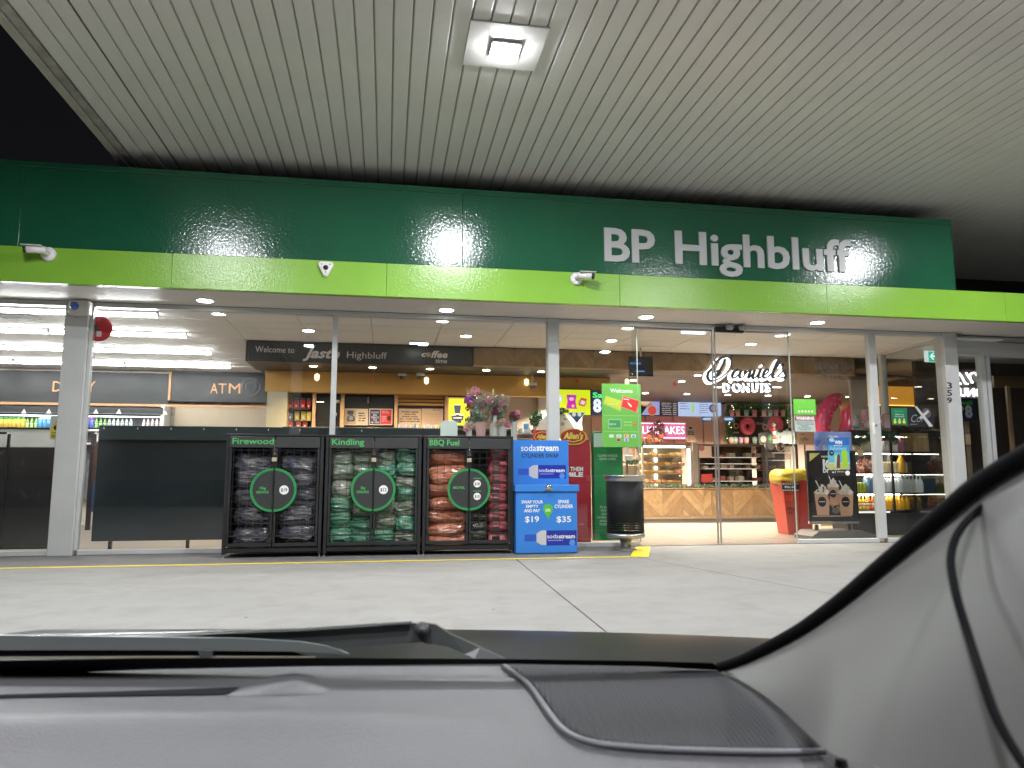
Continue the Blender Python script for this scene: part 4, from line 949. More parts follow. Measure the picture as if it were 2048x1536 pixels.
def bouquet(px, py, top, wrapm, lab, flowers, rw, seed, lean=0):
    x, _, z = at(px, py, FY_); z = 1.642; h = PZ(px, top, FY_)-z
    t = thing('flower_bouquet', lab, 'bouquet', (x, FY_, z), 'bouquets behind the glass')
    m = MB(); m.smooth = False
    prof = [(.06, 0), (.08, h*.2), (.11, h*.40), (rw, h*.72), (rw*1.12, h*.86)]
    rr = random.Random(seed); nn = 18; rows = []
    for i, (r_, hh) in enumerate(prof): rows.append([(x+lean*hh+r_*(1+.12*math.sin(j*5+seed))*math.cos(2*PI_*j/nn), FY_+r_*.7*math.sin(2*PI_*j/nn), z+hh+(rr.uniform(-.09, .13)*h*.6 if i == 4 else 0)) for j in range(nn)]+[(x+lean*hh+r_*(1+.12*math.sin(seed)), FY_, z+hh)])
    m.grid(rows[2:]); obj('cellophane', m, CELLO, t)
    m = MB(); m.grid(rows[:3]); obj('wrap', m, wrapm, t)
    obj('stems', MB().tube([(x, FY_, z), (x+lean*h*.5, FY_, z+h*.5)], .04, 8), GRNL, t)
    leaf_cloud(t, 'foliage', x+lean*h*.6, FY_, z+h*.60, rw*.9, h*.26, 420, DUSK, .035, seed)
    for k, (dx_, dz_, r_, pm) in enumerate(flowers):
        leaf_cloud(t, 'bloom', x+lean*h*.7+dx_, FY_-.06, z+h*dz_, r_, r_, 120, pm, r_*.45, seed+k+3)
PW = M('pink_wrap', (.50, .30, .29), .5, bump=.2, bscale=20)
bouquet(962, 868, 765, PW, 'tall bouquet in pink paper with purple, brown and white blooms in clear film', [(-.20, .72, .09, MAUV), (-.10, .86, .08, PINK), (.16, .72, .07, PINK), (.06, .66, .07, WINE), (.07, .58, .05, ORNG), (-.18, .66, .06, ORNG), (-.03, .74, .06, CREAM), (-.22, .6, .05, WINE)], .22, 3, -.02)
bouquet(985, 868, 772, P(.4, .38, .35), 'slanting bouquet of pale blooms in clear film, right of the tall pink one', [(.02, .70, .06, PINK), (.06, .82, .05, CREAM), (.0, .62, .05, CREAM)], .15, 8, .16)
def posy(px, py, w_, h_, mats_, lab, seed, wrap=P(.5, .5, .48)):
    x, _, z = at(px, py, FY_-.05); t = thing('flower_bunch', lab, 'flowers', (x, FY_-.05, 1.642), 'low bunches of flowers behind the glass')
    m = MB(); m.lathe([(.05, 0), (w_*.55, z-1.642-h_*.4)], x, FY_-.05, 1.642, 12); obj('paper_wrap', m, wrap, t)
    for k, (dx_, dz_, r_, pm) in enumerate(mats_): leaf_cloud(t, 'bloom', x+dx_, FY_-.08, z+dz_, r_, r_*.8, 170, pm, r_*.28, seed+k)
posy(1005, 848, .14, .12, [(-.07, 0, .09, CREAM), (.07, -.01, .09, PINK), (0, .05, .07, CREAM)], 'round bunch of cream and pink blooms above the barbecue fuel cage', 21)
posy(1028, 838, .10, .12, [(0, .05, .10, WINE), (.05, .10, .07, PINK), (-.03, -.02, .06, GRNL)], 'feathery wine red sprays right of the cream bunch', 31)
posy(938, 850, .10, .1, [(0, .0, .10, CREAM), (0, .09, .08, DUSK), (-.03, -.08, .07, PINK)], 'small bunch of cream sprigs left of the tall pink bouquet', 41)
posy(990, 825, .06, .1, [(0, .0, .07, WINE), (0, .09, .05, WINE)], 'dark red spray standing between the bouquets', 45)
# white rounded card on top of the dark band
wcd = thing('white_card_stand', 'blank pale card with rounded top corners standing behind the barbecue fuel cage', 'card', at(897, 868, 12.55))
x0, x1, z0, z1 = BX(881, 841, 915, 880, 12.55); r_ = .07
pts = [(x0, z0), (x1, z0)]+[(x1-r_+r_*math.cos(R(a)), z1-r_+r_*math.sin(R(a))) for a in range(0, 91, 15)]+[(x0+r_+r_*math.cos(R(a)), z1-r_+r_*math.sin(R(a))) for a in range(90, 181, 15)]
obj('card', MB().prism(pts, 12.55, 12.556), P(.62, .68, .66), wcd); obj('foot', MB().box(x0+.1, x1-.1, 12.56, 12.61, z0-.02, z0+.1), OFFW, wcd)
# small packets along the counter
cc = thing('service_counter', 'dark kiosk counter behind the cages', 'counter', (0, 14.6, 0))
CT = PZ(820, 856, 14.6)
obj('body', MB().bbox(-1.9, 3.4, 14.6, 15.2, .006, CT-.04, .01), BLK2, cc); obj('counter_top', MB().bbox(-1.95, 3.45, 14.55, 15.25, CT-.038, CT, .006), CHAR, cc)
pc = [(.75, .7, .66), (.7, .55, .5), (.75, .6, .58), (.75, .7, .66), (.7, .45, .4), (.7, .7, .68), (.75, .6, .05), (.15, .3, .6), (.7, .7, .7), (.6, .4, .3), (.6, .7, .6)]
for k in range(22):
    px = 798+k*4.6; c = pc[k % len(pc)] if not 840 < px < 846 else (.75, .6, .05); x = PX(px, 852, 14.7)
    o = solo('confectionery_pack', MB().bbox(x-.018, x+.018, 14.68, 14.72, CT, CT+random.uniform(.05, .09), .003), P(*c), f'small confectionery pack on the kiosk counter, {ORD[k]} from the left', 'pack', (x, 14.7, CT), 'packs along the kiosk counter')
# cups advert
t = thing('coffee_advert', 'glowing lime green advert screen with a stack of dark paper cups', 'advert screen', at(920, 850, 15.9))
fx('frame', t, 895, 795, 940, 852, 15.92, TIMB, .05); fx('screen', t, 898, 797, 937, 850, 15.87, E((.60, .78, .02), 1.0), .01)
b = MB()
def cup(b, px, py, w_, h_, d, c, lidc, off=.004):
    x, _, z = at(px, py, d); s = PX(px+1, py, d)-x
    b.use(c).prism([(x-w_*.38*s, z-h_*s), (x+w_*.38*s, z-h_*s), (x+w_*.5*s, z), (x-w_*.5*s, z)], d-off-.001, d-off)
    b.use(lidc).prism([(x-w_*.54*s, z), (x+w_*.54*s, z), (x+w_*.48*s, z+2*s), (x-w_*.48*s, z+2*s)], d-off-.0015, d-off)
NV = P(.03, .05, .14)
cup(b, 915, 811, 14, 16, 15.86, NV, P(.7, .7, .7))
for a, c in [(907, 831), (915, 829), (923, 831), (911, 837), (919, 837)]: cup(b, a, c, 9, 9, 15.855, NV, P(.7, .7, .7))
obj('cup_print', b, None, t)
# red confectionery display stands
RD = P(.36, .015, .03)
def red_stand(px0, px1, ytop, d, lab, oval, slogan=False):
    xm_ = (px0+px1)/2; t = thing('confectionery_stand', lab, 'display stand', at(xm_, 1080, d))
    fx('carton_body', t, px0, ytop, px1, 1082, d, RD, .3, .004)
    x, _, z = at(oval[0], oval[1], d-.33); rx = PX(oval[0]+oval[2], oval[1], d)-PX(oval[0], oval[1], d)
    b = MB(); yy = d-.32
    b.use(P(.65, .45, .03)).disc(x, z, rx, yy, yy+.012, 32, rx*.62); b.use(RD).disc(x, z, rx*.92, yy-.004, yy-.0005, 32, rx*.53); obj('oval_badge', b, None, t)
    m = MB(); GD = P(.75, .62, .08); letters(m, "Allen's", x-rx*.74, x+rx*.74, z-rx*.16, z+rx*.26, yy-.006, GD, bold=.04, shear=.25, depth=.001, res=3)
    m.use(GD); m.tube([(x-rx*.5, yy-.008, z-rx*.30), (x, yy-.008, z-rx*.40), (x+rx*.6, yy-.008, z-rx*.22)], .008, 5); obj('lettering', m, GD, t)
    # white peaked crown card behind
    return t
s1 = red_stand(1066, 1094, 862, 12.95, 'red confectionery stand half hidden behind the door column', (1086, 874, 17)); 
s2 = red_stand(1120, 1172, 880, 12.85, 'tall red confectionery stand with a gold lettered oval behind the glass', (1147, 873, 26), True)
lt(s2, 'MAKE THEM', 1112, 934, 1166, 942, 12.55, WPRINT, off=.006, bold=.03); lt(s2, 'SMiLE', 1120, 945, 1166, 953, 12.55, WPRINT, off=.006, bold=.05)
lt(s2, 'smile', 1157, 1046, 1168, 1050, 12.55, P(.6, .3, .3), off=.006)
t = thing('white_peaked_card', 'white peaked fabric crown with gold motifs above the red confectionery stands', 'display topper', at(1120, 870, 13.1))
def PT(pts, d): return [(PX(a, b_, d), PZ(a, b_, d)) for a, b_ in pts]
b = MB(); b.prism(PT([(1068, 872), (1160, 880), (1150, 858), (1138, 838), (1125, 826), (1108, 824), (1092, 832), (1078, 848)], 13.1), 13.1, 13.14); obj('crown_card', b, P(.65, .63, .58), t)
b = MB(); G_ = P(.45, .38, .15)
for px, py, r_ in [(1130, 838, 4), (1125, 848, 5), (1102, 850, 4)]: dsc(b, px, py, r_, 13.1, G_, k=.8, n=6)
obj('gold_motif', b, G_, t); leaf_cloud(t, 'green_garland', PX(1125, 822, 13.05), 13.05, PZ(1125, 822, 13.05), .12, .05, 160, GRNL, .03, 9)
fx('support', t, 1108, 840, 1116, 1080, 13.3, BLACK, .02)
t = thing('green_plant', 'dark leafy plant on the shelf behind the red stands', 'plant', at(1075, 850, 13.6)); leaf_cloud(t, 'foliage', PX(1073, 838, 13.6), 13.6, PZ(1073, 838, 13.6), .12, .16, 260, GRNL, .05, 11); fx('pot', t, 1068, 852, 1080, 866, 13.6, P(.2, .12, .08), .12, .01)
t = thing('blue_pennant', 'blue diamond shaped hanging card with white edges above the green stand', 'hanging card', at(1155, 840, 13.4))
b = MB(); b.use(WPRINT).prism(PT([(1134, 824), (1172, 824), (1154, 848)], 13.4), 13.4, 13.404); b.use(P(.04, .08, .2)).prism(PT([(1137, 825.5), (1169, 825.5), (1154, 845)], 13.4), 13.396, 13.399); dsc(b, 1148, 829, 4, 13.39, WPRINT, off=0); dsc(b, 1159, 829, 4, 13.39, WPRINT, off=0); obj('card', b, None, t)
t = thing('small_shelf_goods', 'small white and blue carton beside the flower bunches', 'carton', at(1050, 858, 13.3)); fx('carton', t, 1045, 846, 1058, 866, 13.3, P(.6, .65, .68), .1, .004); b = MB(); rect(b, 1047, 848, 1056, 858, 13.195, P(.15, .35, .6), .001); obj('print', b, None, t)
t = thing('low_shelf_unit', 'grey shelf unit of small goods between the flowers and the red stands', 'shelf', at(1050, 900, 13.5))
fx('back', t, 1030, 866, 1068, 1080, 13.6, P(.25, .24, .22), .03); 
for y in (868, 878): fx('shelf', t, 1030, y, 1068, y+1.5, 13.55, OFFW, .2)
for k, c in enumerate([(.6, .5, .4), (.3, .35, .3), (.6, .55, .5), (.5, .45, .3)]):
    o = thing('small_jar', f'small jar on the grey shelf unit, {ORD[k]} from the left', 'jar', at(1035+k*8, 868, 13.42), 'jars on the grey shelf unit'); x, _, z = at(1035+k*8, 867.5, 13.42)
    m = MB(); m.lathe([(.035, 0), (.035, .07), (.025, .08)], x, 13.42, z, 10); obj('glass_body', m, P(*c), o); m = MB(); m.lathe([(.028, .081), (.028, .1)], x, 13.42, z, 10); obj('lid', m, P(.3, .2, .1), o)
# ================================================================ doors, posters and the donut shop behind
def poster(name, lab, cat, px0, py0, px1, py1, d, m, t=.004): 
    p = thing(name, lab, cat, at((px0+px1)/2, py1, d)); fx('sheet', p, px0, py0, px1, py1, d, m, t); return p
GD_ = G-.006
wp = poster('welcome_poster', 'lime green welcome poster with two tilted cards and payment logos on the door glass', 'poster', 1204, 767, 1282, 894, GD_, P(.13, .42, .06, .4))
lt(wp, 'Welcome', 1220, 777, 1265, 785, GD_-.004, WPRINT, bold=.015, res=3)
b = MB()
def quad(b, pts, d, m, off): b.use(m).prism([(PX(a, c, d), PZ(a, c, d)) for a, c in pts], d-off-.001, d-off)
Q = GD_-.004
quad(b, [(1206, 808), (1211, 791), (1246, 802), (1241, 823)], Q, P(.30, .55, .12), .0005); quad(b, [(1208, 807), (1213, 793), (1245, 803), (1240, 820)], Q, P(.50, .58, .03), .002)
quad(b, [(1240, 814), (1245, 791), (1279, 801), (1274, 826)], Q, P(.65, .3, .2), .003); quad(b, [(1243, 813), (1247, 793), (1277, 802), (1272, 824)], Q, P(.62, .03, .02), .0045)
quad(b, [(1254, 803), (1263, 811), (1263, 815), (1258, 811)], Q, WPRINT, .006); quad(b, [(1247, 797), (1258, 799), (1258, 800.5), (1247, 798.5)], Q, WPRINT, .006)
rect(b, 1216, 838, 1243, 857, Q, P(.25, .5, .25), .001, .0005); rect(b, 1218, 840, 1241, 855, Q, P(.04, .28, .08), .001, .002)
rect(b, 1207, 830.5, 1278, 831, Q, P(.4, .7, .3), .001); rect(b, 1207, 862.5, 1278, 863, Q, P(.4, .7, .3), .001)
dsc(b, 1270, 849, 4.5, Q, P(.6, .12, .05), k=.5)
for a, y, c in [(1218, 869, (.55, .65, .6)), (1233, 869, (.7, .7, .75)), (1248, 869, (.75, .6, .5)), (1262, 869, (.7, .72, .75)), (1233, 877, (.5, .3, .3)), (1248, 877, (.5, .5, .7))]: rect(b, a, y, a+9.5, y+6, Q, P(*c), .001, .0005)
obj('printed_cards', b, None, wp)
b = MB(); tx(b, 'VISA', 1234.5, 870.8, 1241, 873.5, Q-.002, P(.03, .06, .4), bold=.02); dsc(b, 1251, 872, 2, Q-.002, P(.7, .05, .02)); dsc(b, 1254, 872, 2, Q-.0025, P(.8, .4, .02)); rect(b, 1234, 878, 1241, 882, Q-.002, P(.25, .03, .03), .001); dsc(b, 1253, 880, 2, Q-.002, P(.1, .2, .5)); rect(b, 1264, 871, 1270, 874, Q-.002, P(.1, .2, .5), .001)
tx(b, 'bpme', 1219, 845, 1232, 850, Q-.002, P(.6, .75, .5)); tx(b, 'rewards', 1216, 804, 1236, 810, Q-.004, P(.6, .7, .3)); tx(b, 'BUSINESS', 1248, 843, 1264, 845.5, Q, P(.55, .75, .4)); tx(b, 'REWARDS', 1248, 849, 1264, 851.5, Q, P(.55, .75, .4)); obj('lettering', b, None, wp)
# sanitiser stand
sd = 12.62
ss = thing('sanitiser_stand', 'tall green hand sanitiser stand with pale capitals, behind the bin', 'display stand', at(1215, 1080, sd))
GS = P(.015, .20, .06)
fx('panel', ss, 1187, 863, 1245, 1081, sd, GS, .05, .004); fx('side', ss, 1183, 866, 1186.6, 1081, sd+.1, P(.01, .12, .04), .1); fx('white_top', ss, 1187.5, 866, 1245, 894, sd-.055, P(.5, .56, .54), .003)
fx('wooden_edge', ss, 1173, 892, 1181, 1076, sd+.3, TIMB, .05)
PG_ = P(.45, .6, .48)
lt(ss, 'CLEAN HANDS', 1195, 908.5, 1235, 913.5, sd-.056, PG_, bold=.015); lt(ss, 'SAVE LIVES', 1199, 915.5, 1231, 920, sd-.056, PG_, bold=.015)
b = MB()
for i, (s, a, c) in enumerate([('PLEASE USE', 1200, 1240), ('WATERLESS', 1201, 1239), ('SANITISER', 1202.5, 1238), ('WHEN ENTERING', 1194, 1243), ('AND LEAVING', 1199, 1242), ('THIS PLACE', 1198, 1240)]): tx(b, s, a, 1012+i*6.9, c, 1016.5+i*6.9, sd-.056, PG_, bold=.015)
obj('lettering', b, PG_, ss)
b = MB(); x, _, z = at(1210, 985, sd-.056); b.use(P(.03, .26, .09)).ring(x, z, .07, .055, sd-.058, sd-.056, 8); obj('leaf_emblem', b, None, ss)
t = thing('soap_dispenser', 'small white wall dispenser behind the green sanitiser stand', 'dispenser', at(1255, 915, 13.4)); fx('body', t, 1248, 911, 1263, 921, 13.4, WHITE, .1, .01); fx('neck', t, 1250, 893, 1255, 910, 13.42, WHITE, .05); fx('post', t, 1253, 921, 1256, 1068, 13.45, P(.15, .15, .15), .03)
t = thing('basket_planter', 'woven brown basket with green leaves left of the donut cabinet', 'planter', at(1258, 960, 14.2)); fx('basket', t, 1244, 930, 1268, 985, 14.2, P(.32, .22, .12), .25, .02); leaf_cloud(t, 'foliage', PX(1262, 924, 14.1), 14.1, PZ(1262, 924, 14.1), .16, .06, 200, GRNL, .03, 14)
fx('stand', t, 1248, 985.5, 1264, 1060, 14.2, BLACK, .2)
# hung advert screens
t = thing('snack_advert_screen', 'glowing yellow advert screen showing a magenta snack bag, right of the door column', 'advert screen', at(1150, 830, 15.9))
fx('housing', t, 1096, 777, 1181.5, 830.5, 15.96, BLACK, .05); fx('screen', t, 1097, 778.5, 1180.5, 829, 15.905, E((.66, .76, .01), 1.1), .005)
b = MB(); MG = E((.7, .02, .5), .8); RE_ = E((.8, .1, .05), .8)
quad(b, [(1133, 789), (1153, 790), (1151, 803), (1154, 818), (1132, 817), (1135, 803)], 15.9, MG, .001); dsc(b, 1143, 798, 5, 15.9, E((.9, .7, .85), .8), off=.003, k=.7); dsc(b, 1146, 812, 3, 15.9, E((.9, .8, .2), .8), off=.003)
dsc(b, 1165, 805, 9, 15.9, E((.9, .6, .1), .8), off=.001, k=.9); quad(b, [(1157, 810), (1162, 795), (1174, 798), (1169, 813)], 15.9, RE_, .003); quad(b, [(1160, 808), (1163, 800), (1171, 803), (1168, 810)], 15.9, E((.8, .8, .9), .8), .005)
b.use(E((.6, .85, .9), .9)); dsc(b, 1117, 797, 8, 15.9, E((.5, .75, .9), .9), off=.001); dsc(b, 1117, 797, 6, 15.9, E((.9, .95, .95), 1.), off=.003)
for a in (1124, 1137, 1148, 1158): dsc(b, a, 827, 4, 15.9, E((.8, .85, .5), .9), off=.001, k=.6)
obj('picture', b, None, t)
t = thing('offer_screen', 'dark blue offer screen with a white 8, half hidden by the welcome poster', 'advert screen', at(1195, 830, 15.9))
fx('screen', t, 1182, 781, 1240, 830, 15.93, E((.03, .035, .10), .6), .03)
b = MB(); tx(b, 'Save', 1185, 785, 1225, 795, 15.895, E((.1, .9, .2), 1.2), bold=.03); tx(b, '8', 1186, 799, 1203, 823, 15.895, E((.8, .85, 1), 1.1), bold=.05); tx(b, '$', 1206, 800, 1215, 812, 15.895, E((.8, .85, 1), 1.1), bold=.03); obj('lettering', b, None, t)
# hanging monitor
MY = 14.2
t = thing('hanging_monitor', 'black monitor hung from the ceiling on a pole, with thin blue lines', 'monitor', at(1280, 752, MY))
fx('housing', t, 1257, 713, 1304, 753, MY, BLACK, .06, .006); obj('pole', MB().tube([(PX(1281, 700, MY), MY, PZ(1281, 713, MY)), (PX(1281, 700, MY), MY, 3.776)], .02, 8), STEEL, t)
b = MB(); rect(b, 1260, 724, 1282, 729, MY-.061, E((.05, .15, .5), .8), .002); rect(b, 1271, 741, 1289, 743.5, MY-.061, E((.1, .3, .8), .8), .002); obj('screen_lines', b, None, t)
t = thing('exit_light_box', 'glowing white rectangular light box under the ceiling above the doors', 'light', at(1384, 667, 12.5)); fx('box', t, 1361, 657, 1408, 668, 12.5, E((.8, .85, 1), 1.6), .08, .01)
# ---- donut shop back wall
WY = 20.95
obj('donut_shop_wall', MB().box(4.3, 13, WY, WY+.05, 0, 3.36), M('peach_wall', (.62, .45, .37), .6, var=.03), kind='structure')
dw_ = thing('pink_panel_wall', 'pinkish timber panelling behind the donut counter', 'wall panelling', at(1350, 900, WY-.1))
for i, (a, c) in enumerate([(1183, 1238), (1240, 1290), (1292, 1345), (1347, 1405), (1407, 1438)]): fx('panel', dw_, a, 832, c, 892, WY-.06, M('pink_board', (.66, .44, .36), .5, var=.05), .03, .003)
fx('panel', dw_, 1440, 832, 1452, 892, WY-.2, M('pink_board', (.66, .44, .36), .5, var=.05), .03)
def screen(name, lab, px0, py0, px1, py1, m): 
    t = thing(name, lab, 'menu screen', at((px0+px1)/2, py1, WY-.1), 'menu screens over the donut counter'); fx('screen', t, px0, py0, px1, py1, WY-.1, m, .03); return t
SC = WY-.13
t = screen('menu_screen', 'menu screen with pictures of two glazed donuts on dark and blue', 1255, 781, 1319.3, 831, E((.015, .015, .02), .6)); b = MB()
quad(b, [(1283, 828), (1305, 799), (1319, 801), (1319, 830), (1283, 830)], SC, E((.35, .4, .8), .9), .001)
def donut_print(b, px, py, r_, d, c1, c2, off, k=1.0): 
    dsc(b, px, py, r_, d, E(c1, .8), off=off, k=k, n=24); dsc(b, px, py, r_*.82, d, E(c2, .9), off=off+.002, k=k, n=18); dsc(b, px, py, r_*.25, d, E((.5, .25, .1), .5), off=off+.004)
donut_print(b, 1290, 797, 15, SC, (.75, .35, .1), (.85, .6, .5), .003); donut_print(b, 1304, 821, 10, SC, (.75, .4, .12), (.7, .06, .1), .009); dsc(b, 1300, 812, 5, SC, E((.5, .3, .2), .7), off=.006)
obj('picture', b, None, t)
t = screen('menu_screen', 'dark menu screen listing donuts in white beside the blue drinks menu', 1320.3, 781, 1355, 831, E((.05, .035, .035), .8)); b = MB(); EW = E((.85, .85, .9), 1.0)
tx(b, "Daniels", 1329, 784, 1346, 790, SC, EW, shear=.4, bold=.02); tx(b, 'DONUTS', 1332, 792, 1344, 794, SC, EW)
scrib(b, 1323, 797, 1343, 830, SC, E((.7, .7, .75), .8), 9, fill=.25); 
for k in range(9): rect(b, 1346, 799+k*3.6, 1353, 800+k*3.6, SC, E((.7, .7, .75), .8), .001)
obj('lettering', b, None, t)
t = screen('menu_screen', 'pale blue drinks menu screen with a tall green drink and red price dots', 1356, 781, 1441, 832, E((.50, .62, .95), .95)); b = MB()
scrib(b, 1359, 804, 1378, 820, SC, E((.1, .12, .25), .3), 3, fill=.2); scrib(b, 1400, 803, 1418, 827, SC, E((.1, .12, .25), .3), 6, fill=.2)
dsc(b, 1386, 797, 5.5, SC, E((.85, .15, .1), .8)); dsc(b, 1428, 797, 5.5, SC, E((.85, .15, .1), .8)); quad(b, [(1382, 808), (1389, 808), (1388, 826), (1383, 826)], SC, E((.45, .8, .3), .8), .002)
dsc(b, 1367, 785, 8, SC, E((.05, .06, .12), .4), k=.6); dsc(b, 1426, 817, 8, SC, E((.12, .1, .3), .5)); dsc(b, 1426, 817, 5, SC, E((.4, .4, .6), .5), off=.005); rect(b, 1399.3, 783, 1399.8, 830, SC, E((.2, .25, .5), .4), .001); obj('picture', b, None, t)
# pink neon
t = thing('neon_sign', 'pink glowing sign reading milkshakes in white tubing above the lit cabinet', 'neon sign', at(1330, 878, WY-.3))
fx('pink_board', t, 1262, 844, 1371, 878, WY-.35, E((.85, .22, .42), .75), .02)
b = MB(); NW = E((1, .82, .92), 2.4); tx(b, 'MILKSHAKES', 1266, 852, 1369, 867, WY-.40, NW, bold=.0, depth=.01)
for y in (845.5, 874.5): rect(b, 1262, y, 1370, y+1.3, WY-.38, NW, .01)
obj('neon_tubing', b, NW, t)
t = thing('cafe_leaflet', 'small pale leaflet with orange picture right of the pink neon sign', 'leaflet', at(1380, 885, WY-.3)); fx('sheet', t, 1372, 854, 1391, 884, WY-.32, P(.6, .52, .45), .006); b = MB(); scrib(b, 1375, 861, 1389, 870, WY-.33, BPRINT, 3); dsc(b, 1380, 878, 4, WY-.33, P(.7, .35, .15)); dsc(b, 1386, 879, 3, WY-.33, P(.6, .4, .3)); dsc(b, 1381, 856, 4, WY-.33, BPRINT, k=.5); obj('print', b, None, t)
t = thing('festive_arrangement', 'small festive arrangement of dried leaves and baubles in front of the pink neon', 'ornament', at(1318, 886, WY-.6)); leaf_cloud(t, 'dried_leaves', PX(1315, 866, WY-.6), WY-.6, PZ(1315, 866, WY-.6), .28, .34, 150, P(.22, .10, .07), .08, 44); leaf_cloud(t, 'gold_leaves', PX(1300, 877, WY-.6), WY-.6, PZ(1300, 877, WY-.6), .35, .12, 90, P(.5, .32, .15), .06, 45)
for a, y in [(1297, 874), (1312, 880), (1322, 873)]:
    x, _, z = at(a, y, WY-.7); m = MB(); m.smooth = True; m.lathe([(0, -.08), (.06, -.05), (.08, 0), (.06, .05), (0, .08)], x, WY-.7, z, 12); obj('bauble', m, P(.6, .12, .08, .15), t)
# counter
CD = 18.2
ct = thing('donut_counter', 'long donut shop counter faced with chevron timber under the cabinets', 'counter', at(1400, 1040, CD))
X0, X1 = PX(1240, 1000, CD), PX(1700, 1000, CD); zt, zb = PZ(1400, 976, CD), PZ(1400, 1031, CD)
obj('body', MB().box(X0, X1, CD, CD+.9, .1, zt-.02), WD[0], ct); obj('kickboard', MB().box(X0, X1, CD+.05, CD+.1, .01, zb-.003), P(.30, .28, .26), ct)
zs = PX(1424, 1000, CD)
chevron(ct, X0, zs-.02, zb, zt-.03, CD, .56, .17); chevron(ct, zs+.02, X1, zb, zt-.03, CD, .56, .17, s0=0)
obj('joint_strip', MB().box(zs-.016, zs+.016, CD-.02, CD-.0, zb, zt-.03), WD[3], ct)
obj('counter_edge', MB().bbox(X0, X1, CD-.05, CD+.9, zt-.018, zt, .005), TIMB, ct)
gl = thing('garland', 'frosted green garland lying along the edge of the donut counter', 'garland', (PX(1450, 970, CD), CD, zt))
m = MB(); r = random.Random(8); m2 = MB()
for k in range(1500):
    x = r.uniform(X0+.4, X1-.3); p = Vector((x, CD+.02+r.uniform(-.05, .05), zt+.05+r.uniform(-.045, .05))); d = Vector((r.gauss(0, 1), r.gauss(0, 1), r.gauss(0, 1))).normalized()*.035; e = d.cross(Vector((0, 1, .3))).normalized()*.008
    m.use(P(.12, .2, .14) if k % 3 else P(.4, .5, .45)).add([p-d, p+e, p+d, p-e], [(0, 1, 2, 3)])
obj('needles', m, None, gl)
# lit pastry cabinet
def cabinet(px0, px1, py0, py1, lit, lab, shelves, extra=1):
    x0, x1, z0, z1 = BX(px0, py0, px1, py1, CD+.1); z0 = zt+.003; y0, y1 = CD+.12, CD+.75
    t = thing('display_cabinet', lab, 'display cabinet', ((x0+x1)/2, y0, z0), 'glass cabinets on the donut counter')
    fm = P(.10, .09, .085); 
    obj('base', MB().box(x0, x1, y0, y1, z0, z0+.04), fm, t); obj('top', MB().box(x0, x1, y0, y1, z1-.05, z1), fm, t)
    for x in (x0, x1-.05): obj('side_frame', MB().bbox(x, x+.05, y0, y0+.06, z0+.041, z1-.051, .004), fm if not lit else P(.3, .27, .22), t)
    obj('back_panel', MB().box(x0+.05, x1-.05, y1-.03, y1, z0+.041, z1-.051), P(.35, .27, .20) if lit else P(.05, .035, .035), t)
    obj('front_glass', MB().box(x0+.051, x1-.051, y0+.02, y0+.028, z0+.041, z1-.051), GLASS, t)
    if lit:
        obj('top_light', MB().box(x0+.05, x1-.2, y0-.02, y0+.02, z1-.1, z1-.055), E((1, .88, .68), 16), t); obj('side_light', MB().box(x1-.12, x1-.055, y0+.03, y0+.06, z0+.05, z1-.12), E((1, .92, .78), 6), t)
        xm_ = x0+(x1-x0)*.42; obj('mid_light', MB().box(xm_-.03, xm_+.03, y1-.08, y1-.05, z0+.05, z1-.12), E((1, .93, .8), 9), t)
    for py in shelves:
        z = PZ(px0, py, CD+.1); obj('shelf', MB().box(x0+.052, x1-.14, y0+.04, y1-.1, z-.012, z), P(.6, .5, .38) if lit else P(.5, .45, .42), t)
        if not lit: obj('shelf_light', MB().box(x0+.2, x1-.2, y0+.035, y0+.039, z-.008, z-.001), E((1, .85, .75), 2.2), t)
    return t, x0, x1, y0, y1
t1, x0, x1, y0, y1 = cabinet(1285, 1386, 887, 972, True, 'brightly lit glass cabinet with four shelves of golden pastries', [913, 931, 947, 967])
def pastry_mesh(k):
    m = MB(); m.smooth = True
    if k == 0: m.lathe([(.0, 0), (.06, .0), (.075, .03), (.05, .065), (0, .075)], 0, 0, 0, 12)
    elif k == 1:
        rows = []
        for i in range(13): a = 2*PI_*i/12; rows.append([(math.cos(a)*(.05+.025*math.cos(2*PI_*j/8)), math.sin(a)*(.05+.025*math.cos(2*PI_*j/8)), .028+.025*math.sin(2*PI_*j/8)) for j in range(9)])
        m.grid(rows)
    else: m.bbox(-.09, .09, -.04, .04, 0, .06, .018)
    return m
PC = [(.62, .36, .10), (.70, .45, .16), (.55, .28, .08), (.66, .42, .2), (.6, .25, .15)]
PM = [[mesh_of('pastry', pastry_mesh(k), P(*c)) for c in PC] for k in range(3)]
PN = [('bun', 'round golden bun'), ('donut', 'small ring donut'), ('bread_roll', 'long golden roll')]
for si, py in enumerate([913, 931, 947, 967]):
    z = PZ(1285, py, CD+.1)+.002; x = x0+.13; ci = -1
    while x < x1-.22:
        k = random.choice((0, 0, 1, 2, 2)); ci += 1
        for yy in (y0+.12, y0+.34):
            o = bpy.data.objects.new(PN[k][0], random.choice(PM[k])); COL.objects.link(o); o.location = (x+random.uniform(-.01, .01), yy, z); o.rotation_euler = (0, 0, random.uniform(-.3, .3)); sc_ = random.uniform(1.3, 1.7); o.scale = (sc_, sc_, sc_)
            tag(o, f'{PN[k][1]} on the {["top", "second", "third", "bottom"][si]} lit pastry shelf, {ORD[ci]} from left, {"front" if yy < y0+.2 else "back"} line', 'pastry', f'{PN[k][1]}s on the {["top", "second", "third", "bottom"][si]} pastry shelf')
        x += .15 if k != 2 else .22
fx('corner_post', t1, 1385, 886, 1395, 976, CD+.1, P(.22, .18, .16), .04)
